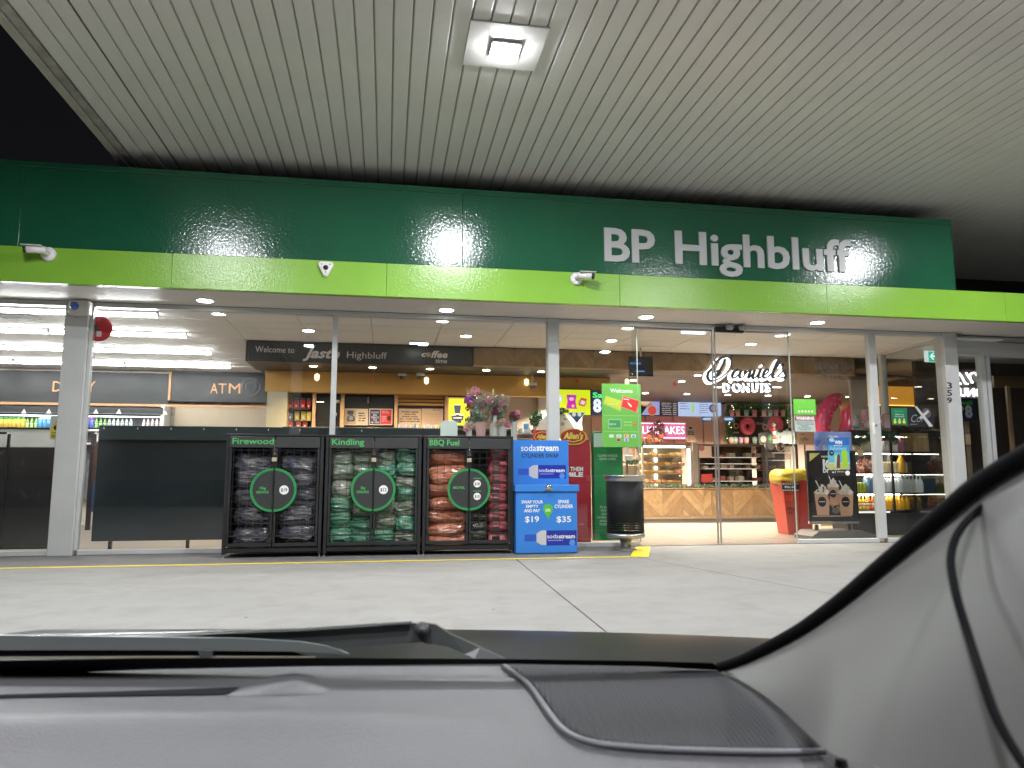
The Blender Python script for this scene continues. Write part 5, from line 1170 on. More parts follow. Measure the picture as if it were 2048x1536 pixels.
t2, x0, x1, y0, y1 = cabinet(1397, 1530, 888, 968, False, 'dark glass cabinet with glowing shelf edges behind the middle of the sliding doors', [914, 927, 937, 962])
r = random.Random(4); CSH = {914: "top", 937: "middle", 962: "bottom"}
for py in (914, 937, 962):
    for k in range(9):
        z = PZ(1397, py, CD+.1)+.001; x = x0+.2+k*.24
        if r.random() < .25: continue
        c = r.choice([(.5, .33, .28), (.45, .12, .1), (.6, .48, .4), (.3, .2, .16), (.55, .4, .38)])
        solo('cake_box', MB().bbox(x, x+r.uniform(.1, .19), y0+.1, y0+.3, z, z+r.uniform(.06, .13), .005), P(*c), f'small cake carton in the dark donut cabinet, {ORD[k]} from left, {CSH[py]} shelf', 'carton', (x, y0+.1, z), 'cake cartons in the dark cabinet')
b = MB(); rect(b, 1398, 892, 1423, 915, CD+.115, P(.6, .45, .38), .003); dsc(b, 1403, 896, 6, CD+.11, P(.3, .12, .12)); rect(b, 1403, 948, 1425, 965, CD+.115, P(.45, .06, .05), .003); obj('printed_card', b, None, t2)
t3, _, _, _, _ = cabinet(1533, 1598, 888, 968, False, 'narrow dark cabinet with two round stickers on its glass, left of the iced drinks sign', [905, 920, 940, 955])
b = MB(); dsc(b, 1542, 894, 6, CD+.09, P(.4, .38, .36), n=8); dsc(b, 1561, 894, 9, CD+.09, P(.6, .6, .6)); dsc(b, 1561, 894, 7, CD+.085, P(.08, .08, .08)); dsc(b, 1557, 896, 3, CD+.08, P(.7, .15, .1)); dsc(b, 1565, 892, 3, CD+.08, P(.6, .6, .6)); obj('round_sticker', b, None, t3)
# christmas board
t = thing('christmas_menu_board', 'black menu board edged with green tinsel, holding two big pink donuts and rows of cups', 'menu board', at(1515, 888, WY-.3))
fx('board', t, 1455, 811, 1575, 888, WY-.3, P(.03, .02, .025), .05, .005); fx('divider', t, 1512, 812, 1517, 888, WY-.34, P(.015, .012, .012), .02)
for a, c in [(1460, 1510), (1520, 1565)]: fx('shelf', t, a, 832, c, 833.5, WY-.34, P(.4, .3, .25), .15)
def real_donut(px, py, r_, nm='donut_model'):
    x, _, z = at(px, py, WY-.45); s = PX(px+1, py, WY-.45)-x; m = MB(); m.smooth = True
    for part, mt in ((0, P(.75, .12, .22, .25)), (1, P(.5, .28, .12))):
        rows = []
        for i in range(25):
            a = 2*PI_*i/24; row = []
            for j in range(9):
                ph = (math.pi*j/8)+(math.pi if part == 0 else 0); rr = r_*s*(.62+.40*math.cos(ph)); row.append((x+math.cos(a)*rr, WY-.45+.10*math.sin(ph), z+math.sin(a)*rr*1.12))
            rows.append(row)
        m.use(mt).grid(rows)
    obj(nm, m, None, t)
real_donut(1495, 852, 15); real_donut(1551, 849, 15)
lt(t, 'Donut', 1489, 840, 1501, 844, WY-.56, BPRINT, shear=.3); lt(t, 'Donuts', 1512, 844, 1528, 849, WY-.36, P(.6, .5, .45), shear=.5)
b = MB(); 
for px, py in [(1472, 852), (1530, 854)]: x, _, z = at(px, py, WY-.36); b.use(P(.5, .22, .12)).ring(x, z, .09, .05, WY-.37, WY-.36)
scrib(b, 1466, 862, 1480, 868, WY-.36, P(.5, .4, .35), 1); scrib(b, 1520, 864, 1540, 869, WY-.36, P(.5, .4, .35), 1); obj('print', b, None, t)
r = random.Random(12)
for row, (y, xs) in enumerate([(832, [1464, 1476, 1493, 1509, 1528, 1541, 1552, 1566]), (887, [1463, 1471, 1482, 1493, 1510])]):
    for k, a in enumerate(xs):
        c, cn = [((.65, .3, .42), 'pink'), ((.62, .42, .34), 'peach'), ((.32, .5, .46), 'mint')][(k+row) % 3]
        x, _, z = at(a, y, WY-.5); o = thing('paper_cup', f'{cn} paper cup, {ORD[k]} from the left on the {"upper" if row == 0 else "lower"} shelf of the black menu board', 'cup', (x, WY-.5, z), f'{cn} cups on the {"upper" if row == 0 else "lower"} menu board shelf')
        m = MB(); m.smooth = True; m.lathe([(.055, 0), (.075, .15)], x, WY-.5, z, 14); obj('cup_body', m, P(*c), o); m = MB(); m.lathe([(.08, .151), (.075, .17), (.04, .19)], x, WY-.5, z, 14); obj('lid', m, P(*[v*.8 for v in c]), o)
tn = thing('tinsel', 'bushy green tinsel with tiny lights round the black menu board', 'garland', at(1460, 850, WY-.45))
m = MB(); r = random.Random(18)
pathp = [(1460, 880), (1458, 850), (1460, 825), (1468, 814), (1500, 815), (1540, 814), (1573, 816), (1576, 840)]
for k in range(1500):
    s_ = r.uniform(0, len(pathp)-1.001); i = int(s_); f = s_-i; a = pathp[i][0]*(1-f)+pathp[i+1][0]*f; y = pathp[i][1]*(1-f)+pathp[i+1][1]*f
    c = Vector(at(a, y, WY-.42)); p = c+Vector((r.gauss(0, .07), r.gauss(0, .04), r.gauss(0, .07))); d = Vector((r.gauss(0, 1), r.gauss(0, 1), r.gauss(0, 1))).normalized()*.05; e = d.cross(Vector((0, 1, .3))).normalized()*.012
    m.use(P(.04, .14, .05)).add([p-d, p+e, p+d, p-e], [(0, 1, 2, 3)])
obj('needles', m, None, tn)
m = MB()
for k in range(14):
    a, y = r.choice(pathp); p = Vector(at(a+r.uniform(-6, 6), y+r.uniform(-6, 6), WY-.5)); m.lathe([(0, -.012), (.012, 0), (0, .012)], p.x, p.y, p.z, 6)
obj('tiny_lights', m, E((1, .9, .6), 8), tn)
# leaning picture cards under it
for i, (a, y0_, c, col, nm) in enumerate([(1517, 866, 1548, (.08, .08, .07), 'dark framed picture card with leaves, left of the two pale drink cards'), (1548, 861, 1573, (.50, .62, .62), 'pale card with orange drink pictures under the black board'), (1573, 858, 1589, (.45, .55, .6), 'pale blue card with two cups beside the handwritten brown card')]):
    t = thing('picture_card', nm, 'card', at((a+c)/2, 888, WY-.7-i*.02)); dd = WY-.7-i*.02; fx('card', t, a, y0_, c, 887, dd, P(*col), .01)
    b = MB(); 
    if i: dsc(b, (a+c)/2, y0_+1, 6, dd-.01, BPRINT, k=.5); quad(b, [(a+3, 874), (a+9, 874), (a+8, 885), (a+4, 885)], dd-.01, P(.7, .4, .2), .003); quad(b, [(a+10, 872), (a+15, 872), (a+14, 885), (a+11, 885)], dd-.01, P(.3, .3, .4), .003)
    else: dsc(b, 1527, 878, 6, dd-.01, P(.5, .45, .4)); dsc(b, 1540, 876, 5, dd-.01, P(.1, .3, .12))
    obj('print', b, None, t)
t = thing('nutcracker_ornament', 'small red and white striped figure ornament below the black board', 'ornament', at(1549, 886, WY-1.0))
x, _, z = at(1549, 887, WY-1.0)
for i in range(6):
    m = MB(); m.smooth = True; h_ = .12; m.lathe([(.04, 0), (.06 if i in (3, 4) else .045, h_*.5), (.04, h_-.004)], x, WY-1.0, z+i*h_, 10); obj('band', m, P(.65, .08, .08) if i % 2 else P(.7, .65, .6), t)
t = thing('handwritten_card', 'brown kraft card with black handwriting below the warning sign', 'card', at(1612, 888, 15.5)); fx('card', t, 1596, 863, 1630, 889, 15.5, P(.42, .30, .20), .006)
b = MB(); tx(b, 'coffee', 1601, 874, 1617, 881, 15.493, BPRINT, shear=.4); scrib(b, 1598, 866, 1615, 871, 15.493, P(.2, .13, .08), 1, fill=.3); obj('lettering', b, None, t)
fx('stand', t, 1612, 889.5, 1614, 1060, 15.5, BLACK, .02)
# white side wall panels
sw = thing('white_wall_panels', 'pinkish white wall panels behind the inflatable donut', 'wall panelling', at(1600, 850, WY-.2))
for a, c in [(1453, 1487), (1488, 1530), (1531, 1578), (1579, 1640), (1641, 1700)]: fx('panel', sw, a, 772, c, 1000, WY-.1, M('warm_white_wall', (.66, .52, .46), .6, var=.04), .03, .003)
# nearer right side wall going back
obj('side_wall', MB().box(PX(1703, 800, 15.2), PX(1735, 800, 15.2), 15.2, 15.3, 0, 3.37), M('warm_white_wall', (.62, .54, .48), .6), kind='structure')
# ---- illuminated script sign
SGY = BY-.10
sg = thing('donut_shop_sign', 'backlit script sign with white glowing edges over the donut counter', 'illuminated sign', at(1490, 750, SGY))
def zp(a, y): return (1380+a/5.12, 640+y/5.12)
strokes = [
 [(352, 405), (338, 450), (312, 500), (285, 545), (262, 578), (238, 590), (222, 575), (228, 548), (250, 528), (282, 530), (305, 550)],
 [(180, 540), (172, 590), (195, 625), (240, 625), (300, 600), (355, 560), (400, 500), (418, 435), (400, 392), (355, 380), (305, 398), (262, 445), (225, 500), (180, 540)],
 [(510, 528), (480, 515), (448, 530), (425, 568), (432, 595), (460, 592), (492, 560), (516, 520), (500, 565), (505, 592), (525, 590)],
 [(540, 595), (565, 522), (555, 560), (590, 525), (610, 525), (600, 562), (590, 590), (598, 600)],
 [(598, 600), (630, 560), (655, 520), (640, 565), (635, 595), (655, 598), (690, 560)],
 [(720, 505), (700, 550), (692, 585), (705, 598), (735, 580)],
 [(735, 575), (775, 555), (800, 522), (785, 508), (760, 525), (742, 565), (750, 595), (785, 590), (815, 565)],
 [(815, 565), (860, 520), (905, 455), (918, 420), (905, 412), (880, 450), (850, 520), (835, 575), (848, 595), (875, 585)],
 [(885, 590), (925, 545), (955, 510), (960, 540), (975, 575), (955, 598), (920, 590)],
 [(948, 450), (935, 480)], [(742, 455), (750, 465)]]
def crom(pts, k=5):
    out = []
    for i in range(len(pts)-1):
        p0, p1, p2, p3 = pts[max(i-1, 0)], pts[i], pts[i+1], pts[min(i+2, len(pts)-1)]
        for j in range(k):
            t_ = j/k; out.append(tuple(.5*(2*p1[c]+(p2[c]-p0[c])*t_+(2*p0[c]-5*p1[c]+4*p2[c]-p3[c])*t_**2+(3*p1[c]-p0[c]-3*p2[c]+p3[c])*t_**3) for c in (0, 1)))
    return out+[pts[-1]]
hal = MB(); face = MB(); hal.smooth = face.smooth = True
for s_ in strokes:
    c = crom(s_); pp = [zp(*q) for q in c]
    w3d = [(PX(a, y, SGY), SGY, PZ(a, y, SGY)) for a, y in pp]
    n = len(w3d)
    hal.tube([(x-.022, y+.055, z-.022) for x, y, z in w3d], .042, 6)
    rr = []
    for i in range(n):
        a, b_ = w3d[max(0, i-1)], w3d[min(n-1, i+1)]; dz = b_[2]-a[2]; rr.append(.017+(.016 if dz < 0 else 0))
    face.tube([(x+.006, y-.02, z+.008) for x, y, z in w3d], rr, 6)
HW = E((.95, .97, 1), 4, 'sign_glow')
obj('halo_light', hal, HW, sg); obj('script_face', face, P(.10, .11, .14), sg)
for k, (ch, a, c) in enumerate([('D', 352, 415), ('O', 445, 530), ('N', 545, 615), ('U', 640, 705), ('T', 715, 775), ('S', 778, 832)]):
    (x0_, y0_), (x1_, y1_) = zp(a, 645), zp(c, 725); X0_, X1_ = PX(x0_, y0_, SGY), PX(x1_, y0_, SGY); Z1_, Z0_ = PZ(x0_, y0_, SGY), PZ(x0_, y1_, SGY)
    m = MB(); letters(m, ch, X0_-.02, X1_-.01, Z0_-.02, Z1_-.01, SGY+.01, HW, bold=.035, depth=.04); obj('halo_letter', m, HW, sg)
    m = MB(); letters(m, ch, X0_+.01, X1_+.02, Z0_+.01, Z1_+.02, SGY-.03, P(.10, .11, .14), bold=.0, depth=.01); obj('letter_face', m, P(.10, .11, .14), sg)
for a, c in [(245, 330), (850, 935)]:
    (x0_, y0_), (x1_, y1_) = zp(a, 688), zp(c, 692); X0_, X1_ = PX(x0_, y0_, SGY), PX(x1_, y0_, SGY); Z_ = PZ(x0_, y0_, SGY)
    obj('glow_bar', MB().bbox(X0_, X1_, SGY, SGY+.02, Z_-.012, Z_+.012, .003), HW, sg)
# wording on the glass
b = MB(); DKB = P(.03, .025, .02)
for s, a, y0_, c, y1_ in [('Jasbe Investments P/L', 1623, 721, 1706, 728), ('T/as BP HIGH BLUFF', 1628, 730.5, 1704, 738), ('Ph 9568 1334', 1642, 741, 1690, 748), ('ABN 93357647104', 1634, 751, 1698, 758)]: tx(b, s, a, y0_, c, y1_, G, DKB, off=.008, bold=.02, res=3)
t = solo('glass_lettering', b, DKB, 'four lines of dark company lettering stuck on the glass right of the doors', 'lettering', at(1660, 758, G)); 
t = poster('green_sticker', 'lime green notice with small white symbols, on the glass above the warning sign', 'sticker', 1587, 798, 1631, 829, GD_, P(.13, .50, .05)); b = MB(); scrib(b, 1593, 804, 1625, 816, GD_-.0045, P(.25, .6, .15), 4, fill=.2)
for k in range(5): dsc(b, 1598+k*6.5, 823, 2.2, GD_-.004, P(.65, .7, .5))
obj('print', b, None, t)
t = poster('warning_sign', 'white warning sign with a maroon heading on the glass beside the right door', 'sign', 1589, 831, 1630, 863, GD_, P(.42, .52, .48)); b = MB(); rect(b, 1590, 831.5, 1630, 841, GD_-.004, P(.22, .03, .04), .001)
tx(b, 'WARNING', 1591.5, 833, 1628.5, 839.5, GD_-.005, WPRINT, bold=.04); 
for i, (s, a, c) in enumerate([('PERSONS SUSPECTED OF', 1593, 1627), ('STEALING FROM THESE', 1593, 1627), ('PREMISES', 1602, 1617), ('MAY BE SEARCHED', 1597, 1623), ('TO HELP US', 1600, 1620)]): tx(b, s, a, 843+i*3.9, c, 845+i*3.9, GD_-.004, BPRINT, bold=.01)
obj('lettering', b, None, t)
for a, s, lab in [(1403, -1, 'small blue arrow sticker pointing left, on the left door glass'), (1447, 1, 'small blue arrow sticker pointing right, on the right door glass')]:
    t = poster('arrow_sticker', lab, 'sticker', a, 833, a+21, 843, G+.05, P(.02, .04, .22)); xx = lambda f_: a+10.5+s*f_
    b = MB(); pts = [(xx(-8.5), 835.5), (xx(5), 835.5), (xx(9), 838), (xx(5), 840.5), (xx(-8.5), 840.5)]
    quad(b, pts if s > 0 else pts[::-1], G+.046, P(.35, .5, .45), .0005); obj('arrow', b, None, t)
# ---- inflatable donut
FYD = 15.4
fd = thing('inflatable_donut', 'big inflatable pink donut ring with a bitten tan edge, propped up behind the warning sign', 'pool float', at(1675, 862, FYD))
x, _, z = at(1671, 848, FYD); s = PX(1672, 848, FYD)-x
for nm, mt, sel in (('pink_icing', P(.82, .09, .22, .12), True), ('tan_body', P(.62, .36, .17, .15), False)):
    m = MB(); m.smooth = True; N1, N2 = 64, 24
    def pt(i, j):
        a = 2*PI_*i/N1; ph = 2*PI_*j/N2; ex, ez = 25*s, 44*s; tr = 14*s*(1-.22*max(0, math.cos(a-R(68)))**8)
        return (x+math.cos(a)*(ex+tr*math.cos(ph))+.10*math.sin(a), FYD-tr*math.sin(ph)*.9, z+math.sin(a)*(ez+tr*math.cos(ph)))
    for i in range(N1):
        for j in range(N2):
            a = math.degrees(2*PI_*(i+.5)/N1) % 360; ph = math.degrees(2*PI_*(j+.5)/N2)
            bite = (52 < a < 88) or (ph < 62+14*math.sin(R(a*6)) and (a < 60 or a > 300)); back = ph > 190-12*math.sin(R(a*7)) and ph < 350
            pink = not (bite or back)
            if pink == sel: m.add([pt(i, j), pt(i+1, j), pt(i+1, j+1), pt(i, j+1)], [(0, 1, 2, 3)])
    obj(nm, m, mt, fd)
m = MB(); r = random.Random(6)
for k in range(60):
    i, j = r.uniform(16, 56), r.uniform(3, 9); N1, N2 = 64, 24
    a = 2*PI_*i/N1; ph = 2*PI_*j/N2; ex, ez = 25*s, 44*s; tr = 14.3*s
    p = Vector((x+math.cos(a)*(ex+tr*math.cos(ph))+.10*math.sin(a), FYD-tr*math.sin(ph)*.9, z+math.sin(a)*(ez+tr*math.cos(ph)))); d = Vector((r.uniform(-1, 1), 0, r.uniform(-1, 1))).normalized()*.022
    m.use(r.choice([P(.8, .7, .1), P(.1, .15, .4), P(.8, .8, .8), P(.7, .4, .1)])).tube([p-d, p+d], .007, 5)
obj('sprinkles', m, None, fd)
# ---- iced drinks sign
IY = 13.0
isn = thing('iced_drinks_sign', 'black framed pavement sign with a poster of three cream topped iced drinks', 'sign', at(1665, 1078, IY))
fx('frame', isn, 1613, 901, 1712, 1043, IY, BLACK, .05, .008); fx('poster', isn, 1619, 906, 1708, 1036, IY-.052, P(.035, .03, .028, .2), .003)
b = MB(); IP = IY-.056
quad(b, [(1619, 906), (1640, 906), (1619, 923)], IP, P(.5, .42, .12), .0005)
tx(b, 'NOW', 1643, 911.5, 1660, 915, IP, WPRINT, bold=.02); tx(b, 'ICED', 1645.5, 920, 1690, 936, IP, WPRINT, bold=.06); tx(b, 'DRINKS', 1646, 938, 1681, 945, IP, WPRINT, bold=.05); obj('lettering', b, None, isn)
b = MB()
def iced(px, py, w_, h_, c):
    cup(b, px, py, w_, h_, IP, P(*c), P(.55, .42, .34), off=.001); dsc(b, px, py+h_*.45, w_*.27, IP, P(.02, .02, .02), off=.004, k=1.1); rect(b, px-w_*.2, py+h_*.43, px+w_*.2, py+h_*.47, IP, P(.5, .5, .5), .0005, .0055)
    for k, (dx_, dy_, r_) in enumerate([(-.28, -1, 5), (.28, -1, 5), (0, -3, 7), (-.12, -8, 5), (.12, -8, 5), (0, -13, 3.5)]): dsc(b, px+dx_*w_, py+dy_, r_*w_/32, IP, P(.62, .58, .52) if k % 2 else P(.52, .46, .40), off=.003+k*.0004)
    quad(b, [(px-w_*.45, py-24), (px-w_*.38, py-24), (px-w_*.1, py-6), (px-w_*.17, py-6)], IP, P(.7, .68, .65), .002)
iced(1666, 972, 24, 34, (.42, .22, .15)); iced(1644, 985, 31, 41, (.45, .25, .17)); iced(1691, 985, 31, 41, (.50, .28, .18))
for k in range(14): dsc(b, 1640+random.uniform(-8, 9), 975+random.uniform(-8, 8), 1.6, IP, P(.06, .03, .02), off=.0075)
for px in (1668, 1673, 1661): dsc(b, px, 1010+random.uniform(-8, 12), 7, IP, P(.25, .15, .1), off=.0008); 
dsc(b, 1671, 1021, 7, IP, P(.1, .09, .08), off=.0025, k=.8); rect(b, 1625, 1031, 1703, 1034, IP, P(.28, .2, .15), .0004); obj('drinks_picture', b, None, isn)
fx('lower_bar', isn, 1616, 1044, 1715, 1048, IY+.02, STEEL, .06, .004)
for px in (1632, 1697): fx('post', isn, px-3, 1049, px+3, 1062, IY, BLACK, .04)
x0_, x1_ = PX(1606, 1068, IY), PX(1737, 1068, IY)
m = MB(); zb_ = .01; pts = [(x0_, zb_), (x0_+.0, .08), (x0_+.14, .17), (x1_-.34, .17), (x1_-.05, .09), (x1_, zb_)]; m.prism(pts, IY-.32, IY+.3); obj('weighted_base', m, M('sign_base', (.12, .11, .10), .35), isn)
wn = poster('win_poster', 'blue beach poster with white capitals and three drink cans, taped over the iced drinks sign', 'poster', 1656, 875, 1699, 939, GD_, P(.02, .12, .42)); b = MB()
rect(b, 1656, 890, 1699, 905, GD_-.004, P(.05, .28, .5), .0006); rect(b, 1656, 905, 1699, 925, GD_-.004, P(.12, .4, .5), .0006); rect(b, 1656, 925, 1699, 927.5, GD_-.004, P(.5, .5, .4), .0006); rect(b, 1656, 927.5, 1699, 939, GD_-.004, P(.42, .42, .16), .0006)
quad(b, [(1669, 913), (1672, 910), (1674, 910), (1676, 913), (1675, 934), (1669, 934)], GD_-.005, P(.3, .6, .4), .0004); quad(b, [(1674, 912), (1676, 908), (1678, 908), (1680, 912), (1680, 936), (1673, 936)], GD_-.005, P(.15, .03, .04), .0015); rect(b, 1684, 901, 1695, 933, GD_-.005, P(.3, .55, .03), .001)
dsc(b, 1663, 906, 5, GD_-.005, P(.02, .02, .03), n=18); dsc(b, 1663, 880, 5, GD_-.005, P(.4, .5, .55), k=.8); obj('picture', b, None, wn)
b = MB(); tx(b, 'WIN', 1669, 881.5, 1684, 888, GD_-.0045, WPRINT, bold=.04); tx(b, 'Refreshment', 1659, 893, 1693, 900, GD_-.005, P(.4, .65, .75), shear=.5); scrib(b, 1667, 890, 1688, 892, GD_-.0048, WPRINT, 1); tx(b, 'WIN', 1661, 904.5, 1665.5, 907, GD_-.009, WPRINT); obj('lettering', b, None, wn)
wf = fx('footer', wn, 1656, 940, 1700, 952, GD_, P(.02, .02, .02), .004); b = MB(); tx(b, 'vs 1', 1664, 942, 1671, 946, GD_-.0045, WPRINT, bold=.03); scrib(b, 1674, 942, 1692, 945, GD_-.0045, P(.5, .5, .5), 1); dsc(b, 1695, 946, 4.5, GD_-.0045, WPRINT); obj('footer_print', b, None, wn)
sp = poster('summer_poster', 'lavender blue summer poster with a white price, standing behind the iced drinks sign', 'poster', 1629, 863, 1703, 902, IY+.35, P(.26, .33, .68)); fx('post', sp, 1664, 902, 1667, 1040, IY+.37, BLACK, .03)
b = MB(); tx(b, '$3', 1654, 872, 1677, 884, IY+.345, WPRINT, bold=.05); tx(b, 'Summer', 1645, 891, 1690, 899.5, IY+.345, WPRINT, bold=.04); obj('lettering', b, None, sp)
b = MB(); BL = P(.12, .2, .5)
for k in range(7): a_ = R(100+k*14); x, _, z = at(1633, 893, IY+.345); dx_, dz_ = math.cos(R(50+k*13))*.22, math.sin(R(50+k*13))*.22; b.use(BL).prism([(x, z), (x+dx_*.5+.012, z+dz_*.5-.012), (x+dx_, z+dz_), (x+dx_*.5-.012, z+dz_*.5+.012)], IY+.342, IY+.343)
obj('palm_print', b, BL, sp)
# ---- spill bin and bag
SPY = 14.0
rb_ = thing('spill_kit_bin', 'red wheeled spill kit bin with black shield print between the door and the sign', 'bin', at(1590, 1068, SPY))
SR = P(.46, .055, .03)
def taper(px0, px1, px2, px3, py0, py1, d, m, dep, nm, par):
    a, b_, c, e = PX(px0, py0, d), PX(px1, py0, d), PX(px2, py1, d), PX(px3, py1, d); z1, z0 = PZ(px0, py0, d), PZ(px0, py1, d)
    q = MB(); q.add([(c, d, z0), (e, d, z0), (e, d+dep*.8, z0), (c, d+dep*.8, z0), (a, d, z1), (b_, d, z1), (b_, d+dep, z1), (a, d+dep, z1)], [(0, 3, 2, 1), (4, 5, 6, 7), (0, 1, 5, 4), (1, 2, 6, 5), (2, 3, 7, 6), (3, 0, 4, 7)]); return obj(nm, q, m, par)
taper(1564, 1599, 1577, 1599, 960, 1069, SPY, SR, .5, 'body', rb_); taper(1600, 1620, 1600, 1626, 960, 1060, SPY+.01, P(.42, .04, .03), .5, 'side', rb_)
fx('striped_label', rb_, 1564, 966, 1598, 982, SPY-.004, BPRINT, .006); b = MB()
for k in range(9): rect(b, 1565.5+k*3.7, 966.8, 1567.3+k*3.7, 969, SPY-.0115, WPRINT, .001); rect(b, 1565.5+k*3.7, 979.3, 1567.3+k*3.7, 981.3, SPY-.0115, WPRINT, .001)
tx(b, 'SPILL KIT', 1569, 972, 1592, 976, SPY-.011, WPRINT, bold=.03); obj('label_print', b, None, rb_)
b = MB(); tx(b, 'SPILL', 1575, 1015, 1590, 1020, SPY-.003, BPRINT, bold=.03); tx(b, 'KIT', 1578, 1023, 1587, 1028, SPY-.003, BPRINT, bold=.03); tx(b, 'READY', 1570, 986, 1588, 990, SPY-.003, P(.25, .02, .02)); obj('lettering', b, None, rb_)
b = MB(); out = [(1571, 1003), (1592, 1003), (1591, 1030), (1582, 1040), (1574, 1030)]; b.use(P(.2, .02, .02)); P3 = [(PX(a, y, SPY), SPY-.004, PZ(a, y, SPY)) for a, y in out]; b.tube(P3, .004, 4, closed=True); obj('shield_outline', b, P(.2, .02, .02), rb_)
yb = thing('yellow_bag', 'full yellow plastic bag slumped over the top of the red spill bin', 'bag', at(1580, 960, SPY-.1))
YM = M('yellow_plastic', (.62, .42, .05), .3, bump=.6, bscale=14, bdist=.03)
me = bag_mesh(PX(1615, 950, SPY)-PX(1543, 950, SPY), .45, .30, 17, YM, 1.6); o = bpy.data.objects.new('bag_body', me); COL.objects.link(o); o.parent = yb; xx = at(1579, 953, SPY+.2); o.location = Vector(xx)-yb.location; o.rotation_euler = (0, -.05, 0)
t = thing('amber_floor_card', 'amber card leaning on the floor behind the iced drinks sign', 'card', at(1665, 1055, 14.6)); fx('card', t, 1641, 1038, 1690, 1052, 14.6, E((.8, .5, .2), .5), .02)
# ---- open drinks fridge on the right
OY = 13.7
of = thing('open_drinks_fridge', 'black open front fridge with lit shelves of water, juice and bread', 'fridge', at(1780, 1070, OY))
def fb(name, px0, py0, px1, py1, m, y0_=0, y1_=.05, d=OY): 
    x0, x1, z0, z1 = BX(px0, py0, px1, py1, d); return obj(name, MB().bbox(x0, x1, d+y0_, d+y1_, z0, z1, .003), m, of)
fb('back_panel', 1700, 872, 1860, 1062, M('brown_black', (.05, .038, .03), .5), .55, .60); fb('top_canopy', 1697, 860, 1872, 872, BLACK, 0, .6); fb('base', 1700, 1027, 1872, 1072, BLACK, -.1, .6)
fb('side_panel', 1817, 852, 1872, 1060, M('black_gloss', (.02, .022, .024), .12), .02, .5)
fb('timber_band', 1800, 866, 1856, 903, M('warm_timber', (.28, .17, .08), .5, var=.2, vscale=5), -.02, .015)
SHY = [904, 946, 986, 1020]
for y in SHY: fb('shelf', 1703, y, 1806, y+2.5, P(.10, .09, .08), -.05, .5)
for y in SHY[:3]: fb('shelf_light', 1712, y+2.8, 1800, y+4.3, E((1, .93, .80), 38), -.0, .03)
fb('light_bar', 1712, 872.3, 1800, 874.3, E((1, .9, .75), 30), .0, .03); fb('price_strip', 1703, 1022.7, 1776, 1026, E((1, .9, .8), 1.0), -.07, -.05)
fb('divider_post', 1779, 868, 1783, 1030, BLACK, -.08, -.05)
def frow(y, a, c, st, kind, col, cap, lab, cat, s=1.0, dy=.05):
    px = a; n = 0; many = a+st <= c
    while px < c: bottle(kind, col, cap, PX(px, y, OY+dy), OY+dy, PZ(px, y, OY)+.006, lab.replace(' of the open fridge', '')+(f', {ORD[n]} from the left' if many else ''), cat, lab+'s', s); px += st; n += 1
frow(904, 1712, 1738, 7.5, 'carton', (.62, .50, .35), (.75, .6, .3), 'cream carton on the top shelf of the open fridge', 'carton', 1.3)
frow(904, 1766, 1792, 6, 'carton', (.7, .6, .55), (.65, .08, .08), 'red and white carton on the top shelf of the open fridge', 'carton', 1.3)
frow(904, 1801, 1803, 8, 'jug', (.6, .22, .4), (.6, .2, .4), 'pink jug at the right end of the top fridge shelf', 'bottle', 1.5)
frow(946, 1803, 1805, 8, 'jug', (.8, .40, .03), (.75, .35, .03), 'tall orange juice bottle beside the bread on the second fridge shelf', 'bottle', 1.5)
frow(986, 1714, 1735, 7, 'can', (.45, .5, .05), (.5, .5, .5), 'lime drink can on the third shelf of the open fridge', 'can', 1.7)
frow(986, 1736, 1758, 7, 'carton', (.2, .35, .6), (.7, .7, .75), 'blue and white carton on the third shelf of the open fridge', 'carton', 1.4)
frow(986, 1768, 1842, 7.2, 'jug', (.55, .56, .55), (.7, .7, .7), 'clear water bottle on the third shelf of the open fridge', 'bottle', 1.35)
frow(1020, 1713, 1735, 7, 'bottle', (.75, .45, .05), (.8, .75, .6), 'amber juice bottle on the bottom shelf of the open fridge', 'bottle', 1.15)
frow(1020, 1738, 1750, 8, 'bottle', (.7, .18, .05), (.8, .4, .1), 'red orange juice bottle on the bottom shelf of the open fridge', 'bottle', 1.2)
frow(1020, 1768, 1815, 7.6, 'jug', (.78, .38, .02), (.75, .5, .2), 'orange juice jug on the bottom shelf of the open fridge', 'bottle', 1.15)
br = thing('bread_loaf', 'pale sliced loaf in a bag on the second shelf of the open fridge', 'bread', at(1780, 946, OY+.1)); x0, x1, z0, z1 = BX(1764, 924, 1812, 945.5, OY+.1)
for k in range(8): xx = x0+(x1-x0)*k/8; obj('slice', MB().bbox(xx+.003, xx+(x1-x0)/8-.003, OY+.02, OY+.2, z0, z1-.004*(k % 2), .01), P(.66, .52, .30), br)
sg2 = thing('packet_bunch', 'bunch of red and white snack packets spilling over the second shelf of the open fridge', 'packets', at(1730, 945, OY-.02)); leaf_cloud(sg2, 'red_packets', PX(1729, 928, OY), OY-.02, PZ(1729, 932, OY), .20, .14, 90, P(.6, .12, .08), .06, 61); leaf_cloud(sg2, 'white_packets', PX(1729, 930, OY), OY-.03, PZ(1729, 932, OY), .20, .14, 80, P(.7, .6, .5), .06, 62)
t = thing('price_card', 'small kraft price card hanging on the top fridge shelf', 'card', at(1721, 912, OY-.06)); fx('card', t, 1714, 899, 1727, 912, OY-.06, P(.5, .38, .2), .003)
gl2 = thing('fir_garland', 'dark fir garland draped along the top of the open fridge', 'garland', at(1740, 872, OY-.1)); m = MB(); r = random.Random(28)
